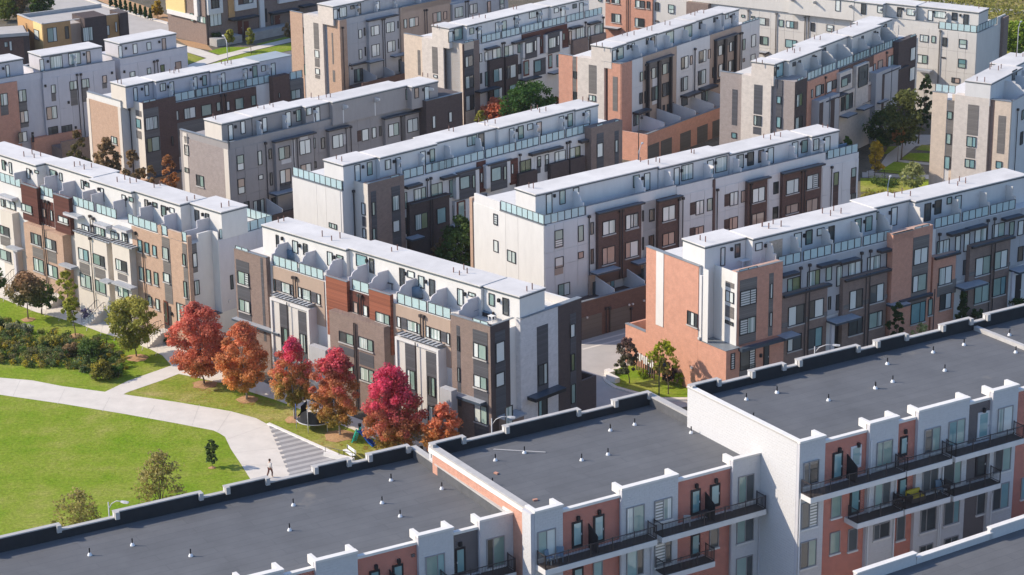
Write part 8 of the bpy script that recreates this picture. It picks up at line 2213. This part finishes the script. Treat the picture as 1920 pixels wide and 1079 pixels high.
lamp_post('grey street lamp on the lawn behind the nearest roof parapet', (203, 942), (229, 944))
lamp_post('grey street lamp in front of the brown brick corner tower', (921.8, 785), (953.5, 785))
lamp_post('grey street lamp before the red brick row, behind the right roof', (1527.8, 650), (1563, 650))
lamp_post('grey street lamp with a long leaning arm by the white row and the court', (1665, 345), (1678, 312), m='pole')
lamp_post('grey street lamp on the corner pavement, top left', (425, 76), (408, 60), ztop=7.0)
lamp_post('grey street lamp at the garage alley of the orange brick row', (1198, 282), (1214, 256))
lamp_post('grey street lamp by the lime bushes, upper right corner', (1910, 50), (1919, 36), ztop=8)
lamp_post('black lamp post with a curved hook arm on the grass island', (1236, 690), (1246, 686), ztop=5.2, m='black', curve=True, group=None)
lamp_post('dark lamp post at the tan podium wall, top centre', (654, 130), (660, 130), ztop=6.0, m='bronze', curve=True, group=None)
lamp_post('dark slim lamp post before the orange brick podium', (1197.5, 222), (1203, 222), ztop=7.5, m='black', curve=True, group=None)


# a person walking on the path
def person(base, label):
    P_ = at(base, 0)
    root = thing('person', label, 'person', (float(P_[0]), float(P_[1]), .035), RAD(-40))
    def skin(name, verts, edges, radii, m, root_v=0):
        me = bpy.data.meshes.new(name); me.from_pydata(verts, edges, []); me.materials.append(m)
        o = bpy.data.objects.new(name, me); COL.objects.link(o); o.parent = root
        md = o.modifiers.new('skin', 'SKIN')
        for i, r in enumerate(radii): me.skin_vertices[0].data[i].radius = (r, r) if not isinstance(r, tuple) else r
        me.skin_vertices[0].data[root_v].use_root = True
        o.modifiers.new('sub', 'SUBSURF').levels = 1
        for p in me.polygons: p.use_smooth = True
        return o
    V = [(0, 0, .93), (0, .01, 1.12), (0, 0, 1.36), (0, .0, 1.47), (0, .02, 1.56), (0, .03, 1.66), (0, .02, 1.72),
         (.1, .02, .90), (.11, .16, .50), (.11, .12, .08), (.11, .26, .04), (-.1, -.02, .90), (-.11, -.1, .50), (-.11, -.34, .10), (-.11, -.22, .04),
         (.19, 0, 1.38), (.25, -.09, 1.10), (.24, .04, .86), (.24, .08, .78), (-.19, 0, 1.38), (-.25, .06, 1.10), (-.23, .2, .90), (-.23, .25, .83)]
    E_ = [(0, 1), (1, 2), (2, 3), (3, 4), (4, 5), (5, 6), (0, 7), (7, 8), (8, 9), (9, 10), (0, 11), (11, 12), (12, 13), (13, 14), (2, 15), (15, 16), (16, 17), (17, 18), (2, 19), (19, 20), (20, 21), (21, 22)]
    R_ = [.12, .12, .13, .055, .075, .095, .07, .085, .06, .042, .04, .085, .06, .042, .04, .055, .042, .034, .03, .055, .042, .034, .03]
    skin('body', V, E_, R_, M['skin'])
    sh = [(0, 0, .86), (0, .01, 1.12), (0, 0, 1.36), (0, 0, 1.46), (.19, 0, 1.38), (.25, -.08, 1.12), (.24, .03, .90), (-.19, 0, 1.38), (-.25, .05, 1.12), (-.23, .18, .93)]
    skin('shirt', sh, [(0, 1), (1, 2), (2, 3), (2, 4), (4, 5), (5, 6), (2, 7), (7, 8), (8, 9)], [(.18, .14), (.165, .14), (.17, .145), .075, .075, .06, .05, .075, .06, .05], M['shirt'])
    tr = [(0, 0, .92), (.1, .02, .86), (.11, .16, .50), (.11, .12, .12), (-.1, -.02, .86), (-.11, -.1, .50), (-.11, -.33, .14)]
    skin('trousers', tr, [(0, 1), (1, 2), (2, 3), (0, 4), (4, 5), (5, 6)], [(.16, .125), .105, .08, .065, .105, .08, .065], M['trouser'])
    mb = MB(); mb.smooth = True; mb.lathe([(.02, 0), (.095, .02), (.112, .09), (.1, .16), (.05, .2), (.01, .21)], 10, (0, .0, 1.575)); mb.obj('hair', M['hair'], root)
    return root


person((507, 896), 'person in a pale long sleeved shirt and brown trousers walking along the path')

# trampoline with a collapsed net
P_ = at((592, 801), 0)
tr = thing('trampoline', 'round garden trampoline with blue padded poles and a collapsed dark net', 'trampoline', (float(P_[0]), float(P_[1]), 0))
R_ = 1.75
mb = MB(); mb.smooth = True; mb.tube([(R_ * math.cos(6.2832 * i / 28), R_ * math.sin(6.2832 * i / 28), .85) for i in range(29)], .05, 6); mb.obj('frame_ring', M['pole'], tr)
mb = MB(); mb.add([(R_ * .93 * math.cos(6.2832 * i / 28), R_ * .93 * math.sin(6.2832 * i / 28), .83) for i in range(28)], [tuple(range(28))]); mb.obj('jumping_mat', M['black'], tr)
for i in range(6):
    a = 6.2832 * (i + .2) / 6; x, y = R_ * 1.03 * math.cos(a), R_ * 1.03 * math.sin(a)
    mb = MB(); mb.smooth = True; mb.tube([(x, y, 0), (x, y, .9)], .03, 6); mb.obj('leg', M['pole'], tr)
    mb = MB(); mb.smooth = True; mb.tube([(x, y, .9), (x, y, 1.6), (x, y, 2.5)], .045, 6); mb.obj('padded_pole', M['blue'] if i % 2 else M['pole'], tr)
mb = MB(); mb.smooth = True
n = 22
for i in range(n + 1):
    a = 2.1 + 3.3 * i / n; hz_ = .85 + 1.5 * abs(math.cos(3.14159 * i / n * 1.5)) ** 2 * .8 + .12
    rr = R_ * (.98 - .12 * abs(math.sin(i * 2.1)))
    mb.v += [(R_ * .98 * math.cos(a), R_ * .98 * math.sin(a), .87), (rr * math.cos(a), rr * math.sin(a), hz_)]
    if i: k = 2 * i; mb.f.append((k - 2, k, k + 1, k - 1))
mb.obj('net', M['black'], tr)
# slide
P_ = at((674, 832), 0)
sd = thing('slide', 'small garden slide with a blue chute and a teal ladder', 'slide', (float(P_[0]), float(P_[1]), 0), RAD(-35))
mb = MB()
for a, b in (((0, 1.25), (.35, 1.2)), ((.35, 1.2), (1.2, .45)), ((1.2, .45), (1.75, .14))):
    for y0, y1, dz in ((-.22, .22, 0), (-.27, -.221, .16), (.221, .27, .16)):
        mb.add([(a[0], y0, a[1] - .04), (b[0], y0, b[1] - .04), (b[0], y1, b[1] - .04), (a[0], y1, a[1] - .04), (a[0], y0, a[1] + dz), (b[0], y0, b[1] + dz), (b[0], y1, b[1] + dz), (a[0], y1, a[1] + dz)], [(0, 1, 2, 3), (7, 6, 5, 4), (0, 4, 5, 1), (1, 5, 6, 2), (2, 6, 7, 3), (3, 7, 4, 0)])
mb.obj('chute', M['blue'], sd)
mb = MB()
for y in (-.32, .28): mb.prism([(-.75, 0), (-.62, 0), (.02, 1.5), (-.12, 1.5)], 1, y, y + .06)
for k in range(5): w = (k + .7) / 5.4; mb.box(-.72 + .68 * w, -.58 + .68 * w, -.27, .27, 1.45 * w, 1.45 * w + .06)
mb.obj('ladder', M['teal'], sd)


def bench(label, p, rot, m='drywood'):
    P_ = at(p, 0); r = thing('bench', label, 'bench', (float(P_[0]), float(P_[1]), .02), rot)
    for i in range(3):
        mb = MB(); mb.box(-.9, .9, -.22 + i * .15, -.09 + i * .15, .43, .47); mb.obj('seat_slat', M[m], r)
    for i in range(2):
        mb = MB(); mb.box(-.9, .9, .24, .28, .6 + i * .16, .72 + i * .16); mb.obj('back_slat', M[m], r)
    for x in (-.75, .75):
        mb = MB(); mb.box(x - .03, x + .03, -.2, -.14, 0, .43); mb.box(x - .03, x + .03, .2, .24, 0, .9); mb.box(x - .03, x + .03, -.2, .22, .38, .43); mb.obj('leg', M['black'], r)
    return r


bench('pale slatted bench on the grass beside the striped plaza', (655, 858), RAD(-60), 'pwhite')
P_ = at((636, 862), 0)
hr = thing('low_wall', 'low pale seat wall with a dark rail at the plaza edge', 'wall', (float(P_[0]), float(P_[1]), 0), RAD(-32))
mb = MB(); mb.box(-1.6, 1.6, -.2, .2, 0, .45); mb.obj('wall', M['stone'], hr)
mb = MB(); mb.tube([(-1.5, 0, .45), (-1.5, 0, .95), (1.5, 0, .95), (1.5, 0, .45)], .03, 5); mb.tube([(0, 0, .45), (0, 0, .95)], .03, 5); mb.obj('rail', M['bronze'], hr)
for lab, p in (('dark bollard on the pavement between the maples', (675, 815)), ('dark bollard at the parapet corner behind the middle roof', (790.5, 858))):  # plain short posts with a cap, no lamp in them
    P_ = at(p, 0); r = thing('bollard', lab, 'bollard', (float(P_[0]), float(P_[1]), .03), 0, 'dark bollards on the maple pavement')
    mb = MB(); mb.lathe([(.12, 0), (.12, .8), (.15, .82), (.15, 1.0), (.05, 1.06)], 8); mb.obj('post', M['black'], r); mb = MB(); mb.lathe([(.16, 1.0), (.17, 1.04), (.02, 1.1)], 8); mb.obj('cap', M['bronze'], r)
for lab, p, w in (('pale stone block on the kerb of the grass island', (1143, 706), .5), ('longer pale stone block at the bend of the island kerb', (1149, 717), .75)):
    P_ = at(p, 0); r = thing('stone_block', lab, 'stone', (float(P_[0]), float(P_[1]), .14), RAD(-55), 'stone blocks on the island kerb')
    mb = MB(); mb.prism([(-w, 0), (w, 0), (w * .96, .5), (-w * .94, .52)], 1, -.3, .3); mb.obj('stone', M['stone'], r)
P_ = at((1220, 702), 0); r = thing('utility_cabinet', 'rounded teal utility cabinet on the grass island', 'cabinet', (float(P_[0]), float(P_[1]), .14))
mb = MB(); mb.smooth = True; mb.lathe([(.38, 0), (.38, .5), (.3, .78), (.1, .9)], 12); mb.obj('cabinet_body', mat('dark_teal_paint', (.02, .12, .11), rough=.5), r)
mb = MB(); mb.box(-.42, .42, -.42, .42, -.04, .06); mb.obj('plinth', M['conc2'], r)
# meter fence by the red wall
a, b = at((1194, 694), .14), at((1226, 712), .14)
fr_ = thing('fence', 'white board fence with red brown posts against the red brick wall', 'fence', (float(a[0]), float(a[1]), .14), math.atan2(b[1] - a[1], b[0] - a[0]))
ln = float(np.hypot(*(b - a)[:2]))
for i in range(9):
    x = ln * i / 8; mb = MB(); mb.box(x - .05, x + .05, -.05, .05, 0, 2.0 - .3 * (i % 2)); mb.obj('post', M['dkbrown'], fr_)
for i in range(8):
    x = ln * i / 8
    mb = MB(); mb.box(x + .07, x + ln / 8 - .07, -.02, .02, 1.1 + .25 * (i in (2, 5)), 1.9); mb.obj('board', M['wframe'], fr_)
# railing of the court
a, b = at(kk(170, 1045), 0), at(kk(560, 1058), 0)
cf = thing('railing_fence', 'black iron railing along the court pavement', 'fence', (float(a[0]), float(a[1]), .03), math.atan2(b[1] - a[1], b[0] - a[0])); ln = float(np.hypot(*(b - a)[:2]))
mb = MB(); mb.box(0, ln, -.02, .02, 1.0, 1.05); mb.box(0, ln, -.02, .02, .15, .19); mb.obj('rail', M['black'], cf)
mb = MB()
for i in range(int(ln / .14)): mb.box(i * .14 - .01, i * .14 + .01, -.01, .01, .19, 1.0)
o = mb.obj('pickets', M['black'], cf); o.name = 'railing_infill'; o['kind'] = 'stuff'
for i in range(int(ln / 2) + 1):
    mb = MB(); mb.box(i * 2 - .03, i * 2 + .03, -.03, .03, 0, 1.12); mb.obj('post', M['black'], cf)
# stone planter walls, top
for lab, p, q, h in (('grey stone planter wall left of the entrance, top', yy(640, 535), yy(925, 480), 1.25), ('long grey stone planter wall right of the entrance, top', yy(1050, 465), yy(1500, 370), 1.4)):
    a, b = at(p, 0), at(q, 0); ln = float(np.hypot(*(b - a)[:2]))
    r = thing('planter_wall', lab, 'wall', (float(a[0]), float(a[1]), .03), math.atan2(b[1] - a[1], b[0] - a[0]), 'stone planter walls')
    for k in range(4):
        x = -(k % 2) * .35
        while x < ln:
            x0, x1 = max(0, x), min(ln, x + .7)
            if x1 - x0 > .1:
                mb = MB(); mb.box(x0 + .01, x1 - .01, -.02 - rng.random() * .03, 2.0, k * h / 4 + .008, (k + 1) * h / 4 - .008); mb.obj('stone', M['conc2'], r)
            x += .7


# ---- terrace furniture
def on(blk, p, z=None):
    z = blk.T + .01 if z is None else z
    q = at(p, z)
    return (float(q[0]), float(q[1]), z)


def chair(label, loc, rot, m='pwhite', group=None):
    r = thing('chair', label, 'chair', loc, rot, group)
    mb = MB(); mb.box(-.26, .26, -.25, .25, .42, .48); mb.obj('seat', M[m], r)
    mb = MB(); mb.prism([(.22, .48), (.27, .48), (.36, .95), (.31, .95)], 0, -.26, .26); mb.obj('backrest', M[m], r)
    for x in (-.22, .22):
        for y in (-.21, .21):
            mb = MB(); mb.box(x - .025, x + .025, y - .025, y + .025, 0, .419); mb.obj('leg', M[m], r)
    return r


def table(label, loc, rot, m='pwhite', w=1.4, d=.8, h=.73):
    r = thing('table', label, 'table', loc, rot)
    mb = MB()
    for i in range(6): mb.box(-w / 2, w / 2, -d / 2 + i * d / 6 + .01, -d / 2 + (i + 1) * d / 6 - .01, h - .04, h)
    mb.obj('table_top', M[m], r)
    for x in (-w / 2 + .08, w / 2 - .08):
        for y in (-d / 2 + .08, d / 2 - .08):
            mb = MB(); mb.box(x - .03, x + .03, y - .03, y + .03, 0, h - .041); mb.obj('leg', M[m], r)
    return r


def grill(label, loc, rot=0.0, m='bfabric'):
    r = thing('grill', label, 'grill', loc, rot)
    mb = MB(); mb.smooth = True; mb.prism([(-.7, 0), (.7, 0), (.72, .7), (.42, 1.1), (-.42, 1.12), (-.74, .72)], 1, -.33, .33); mb.obj('cover', M[m], r)
    mb = MB(); mb.box(-.74, .74, -.36, .36, .02, .09); mb.obj('hem', M['black'], r)
    return r


def sofa(label, loc, rot, m='bfabric', w=1.8):
    r = thing('sofa', label, 'sofa', loc, rot)
    mb = MB(); mb.box(-w / 2, w / 2, -.4, .4, .05, .4); mb.obj('base', M['bronze'], r)
    mb = MB(); mb.box(-w / 2 + .12, w / 2 - .12, -.38, .22, .402, .52); mb.obj('seat_cushion', M[m], r)
    mb = MB(); mb.box(-w / 2, w / 2, .24, .42, .402, .82); mb.obj('backrest', M[m], r)
    for x in (-w / 2, w / 2 - .11):
        mb = MB(); mb.box(x, x + .11, -.4, .23, .402, .66); mb.obj('armrest', M['bronze'], r)
    return r


def potplant(label, loc, h=.9, pal=FERN):
    r = thing('potted_plant', label, 'potted plant', loc)
    mb = MB(); mb.smooth = True; mb.lathe([(.16, 0), (.22, .36), (.24, .38)], 10); mb.obj('pot', M['terra'], r)
    SEED[0] += 1; leaves('foliage', MATS['leaves'], r, [(0, 0, h * .6), (.1, .1, h * .75), (-.1, .05, h * .8)], [h * .3] * 3, 160, .09, grad(pal), SEED[0], (.3, h))
    return r


ar = math.atan2(R5.ux[1], R5.ux[0]); af = math.atan2(FR.ux[1], FR.ux[0]); ag = math.atan2(GR.ux[1], GR.ux[0]); a4 = math.atan2(R4.ux[1], R4.ux[0]); a3_ = math.atan2(R3.ux[1], R3.ux[0]); ac = math.atan2(CC.ux[1], CC.ux[0]); ab = math.atan2(BB.ux[1], BB.ux[0])
table('white slatted table on the red brick corner terrace', on(R5, b1(1065, 480)), ar)
chair('white high backed chair at the door of the red brick corner terrace', on(R5, b1(925, 485)), ar + .4)
chair('pale blue chair behind the slatted table on the red brick terrace', on(R5, b1(1100, 440)), ar - .5, 'bfabric')
chair('white chair right of the slatted table, by the privacy wall', on(R5, b1(1190, 470)), ar - 1.7)
grill('dark covered grill at the window of the red brick corner terrace', on(R5, b1(1030, 425)), ar, 'black')
chair('bright pink chair on the left row terrace', on(FR, fA(1525, 985)), af + 2.6, 'pink')
potplant('bright green potted plant beside the pink chair', on(FR, fA(1445, 975)))
grill('grey covered grill at the left end terrace of the brown row', on(GR, gA(690, 285)), ag)
grill('dark covered grill against the white privacy wall of the brown row', on(GR, gC(480, 350)), ag + .3, 'bfabric')
sofa('dark teal garden sofa at the end terrace of the brown row', on(GR, gC(1290, 555)), ag + 3.14, 'bfabric', 2.0)
table('small white table on the end terrace of the brown row', on(GR, gC(1330, 610)), ag, 'pwhite', .6, .5, .5)
chair('dark wicker chair by the privacy wall on the end terrace', on(GR, gC(1135, 510)), ag + 1.2, 'bronze')
table('blue grey round edged table on the terrace beside the wicker chair', on(GR, gC(1110, 545)), ag, 'bfabric', 1.2, .7, .6)
potplant('yellow flowering plant on a terrace above the cedar boards', on(GR, gA(1475, 420)), .9, YELLOW)
table('dark table with stacked poles on the terrace between the cedar panels', on(GR, gA(1810, 600)), ag, 'bronze', 1.3, .8, .6)
sofa('dark garden sofa at the right end terraces of the centre white row', on(R3, c3(1310, 365)), a3_, 'black', 2.2)
grill('pale blue covered table on a terrace of the centre white row', on(R3, c3(1030, 460)), a3_, 'bfabric')
sofa('teal garden sofa at the glass corner of the pale row by the court', on(R4, a3(1180, 395), 11.62), a4, 'bfabric', 2.4)
grill('dark covered grill below a privacy wall of the pale row', on(R4, a2(310, 440)), a4, 'bfabric')
table('low white table at the left corner terrace of the pale row', on(R4, a1(590, 300)), a4, 'pwhite', 1.3, .6, .45)
chair('dark lounge chair in the middle terraces of the red brick row', on(R5, b2(1090, 640)), ar, 'black')
sofa('long dark sofa on the middle terrace beside the red brick tower', on(R5, b2(1010, 645)), ar, 'black', 2.2)
z1c = f_z = CC.f.px(q4(765, 975), 1.55)[1]
def onbal(blk, p, d, z):
    u, _ = blk.f.px(p, d); x, y, _ = blk.f.loc(u, d, 0)
    c, s_ = blk.ux
    return (blk.o[0] + x * c - y * s_, blk.o[1] + x * s_ + y * c, z + .021)
zc = CC.f.px(q4(765, 975), 1.55)[1]
sofa('yellow bench seat on the lower balcony of the tallest building', onbal(CC, q4(1415, 690), .85, zc + .1), ac, 'ywood', 1.3)
chair('dark chair on the lower balcony left of the yellow bench', onbal(CC, q4(1235, 660), .8, zc), ac + .4, 'black')
chair('blue grey chair on the lower balcony right of the yellow bench', onbal(CC, q4(1690, 560), .8, zc + .1), ac - .5, 'bfabric')
chair('dark bicycle height chair at the balcony screen, lower balcony', onbal(CC, q4(1760, 540), .9, zc + .1), ac + 1.0, 'black')
zb_ = BB.f.px(q2(375, 1010), 1.55)[1]
chair('blue grey chair at the left end of the middle building balcony', onbal(BB, q2(430, 930), .9, zb_), ab + .5, 'bfabric')
chair('slate chair beside the first one on the middle building balcony', onbal(BB, q2(540, 900), .9, zb_), ab - .6, 'bfabric')
zb2 = BB.f.px(q2(1690, 640), 1.55)[1]
chair('grey round backed chair on the right balcony of the middle building', onbal(BB, q3(285, 930), .9, zb2), ab + 2.6, 'mgrey')
table('small dark table behind the privacy screen on the middle building', onbal(BB, q3(480, 830), .7, zb2), ab, 'bronze', .9, .6, .6)
# loose things on the dark roofs
P_ = BB.at(Z(720, 800)(1230, 262), 13.22); Q_ = BB.at(Z(720, 800)(1815, 295), 13.22)
x0, y0, _ = BB.f.loc(P_[0], -P_[1], 0); x1, y1, _ = BB.f.loc(Q_[0], -Q_[1], 0)
def wl(blk, x, y):
    c, s_ = blk.ux
    return (blk.o[0] + x * c - y * s_, blk.o[1] + x * s_ + y * c)
A1, A2 = wl(BB, x0, y0), wl(BB, x1, y1)
mb = MB(); mb.box(0, math.hypot(A2[0] - A1[0], A2[1] - A1[1]), -.06, .06, 0, .06)
o = mb.obj('timber_batten', M['stonec'], None); o.location = (A1[0], A1[1], 13.22); o.rotation_euler = (0, 0, math.atan2(A2[1] - A1[1], A2[0] - A1[0])); tag(o, 'long pale timber batten lying on the middle dark roof', 'timber')
for i, (p, lab) in enumerate((((880, 428), 'pinkish brick at the left edge of the middle dark roof'), ((908, 462), 'pinkish brick just below the other at the left roof edge'), ((1262, 532), 'loose brick near a vent in the middle of the dark roof'), ((1700, 832), 'orange brick near the front parapet of the middle dark roof'))):
    q = at(Z(720, 800)(*p), 13.22)
    mb = MB(); mb.box(-.17, .17, -.1, .1, 0, .11); o = mb.obj('loose_brick', M['fpale'], None); o.location = (float(q[0]), float(q[1]), 13.22); o.rotation_euler = (0, 0, .4 + i); tag(o, lab, 'brick', 'loose bricks on the middle roof')
# bins in the garage alley
for lab, p in (('black wheeled bin by the shaded garage door', (1305, 262)), ('second black wheeled bin at the garage door', (1312, 260))):
    q = at(p, 0); r = thing('wheeled_bin', lab, 'bin', (float(q[0]), float(q[1]), .01), .7, 'black bins in the alley')
    mb = MB(); mb.prism([(-.26, .08), (.26, .08), (.32, 1.0), (-.32, 1.0)], 1, -.33, .33); mb.obj('body', M['black'], r)
    mb = MB(); mb.box(-.35, .35, -.36, .36, 1.002, 1.06); mb.obj('lid', M['bronze'], r)
q = at(k5(905, 870), 2.2); 
sg_ = thing('street_sign', 'white rectangular sign on the pole at the orange brick podium', 'sign', (float(q[0]), float(q[1]), 0))
mb = MB(); mb.tube([(0, 0, 0), (0, 0, 2.6)], .04, 6); mb.obj('post', M['pole'], sg_); mb = MB(); mb.box(-.42, .42, -.08, -.045, 2.1, 2.6); mb.obj('sign_plate', M['sign'], sg_)
# ---- thin autumn haze over the whole quarter
mb = MB(); mb.box(-420, 420, -30, 640, -1.0, 84)
hz_o = mb.obj('haze', None, None); hz_o['kind'] = 'stuff'
hm_ = bpy.data.materials.new('haze_air'); hm_.use_nodes = True
hn = hm_.node_tree.nodes; hn.remove(hn['Principled BSDF'])
pv = hn.new('ShaderNodeVolumePrincipled'); pv.inputs['Color'].default_value = (.86, .90, .96, 1); pv.inputs['Density'].default_value = .00006; pv.inputs['Anisotropy'].default_value = .2
hm_.node_tree.links.new(pv.outputs[0], hn['Material Output'].inputs['Volume'])
hz_o.data.materials.append(hm_)
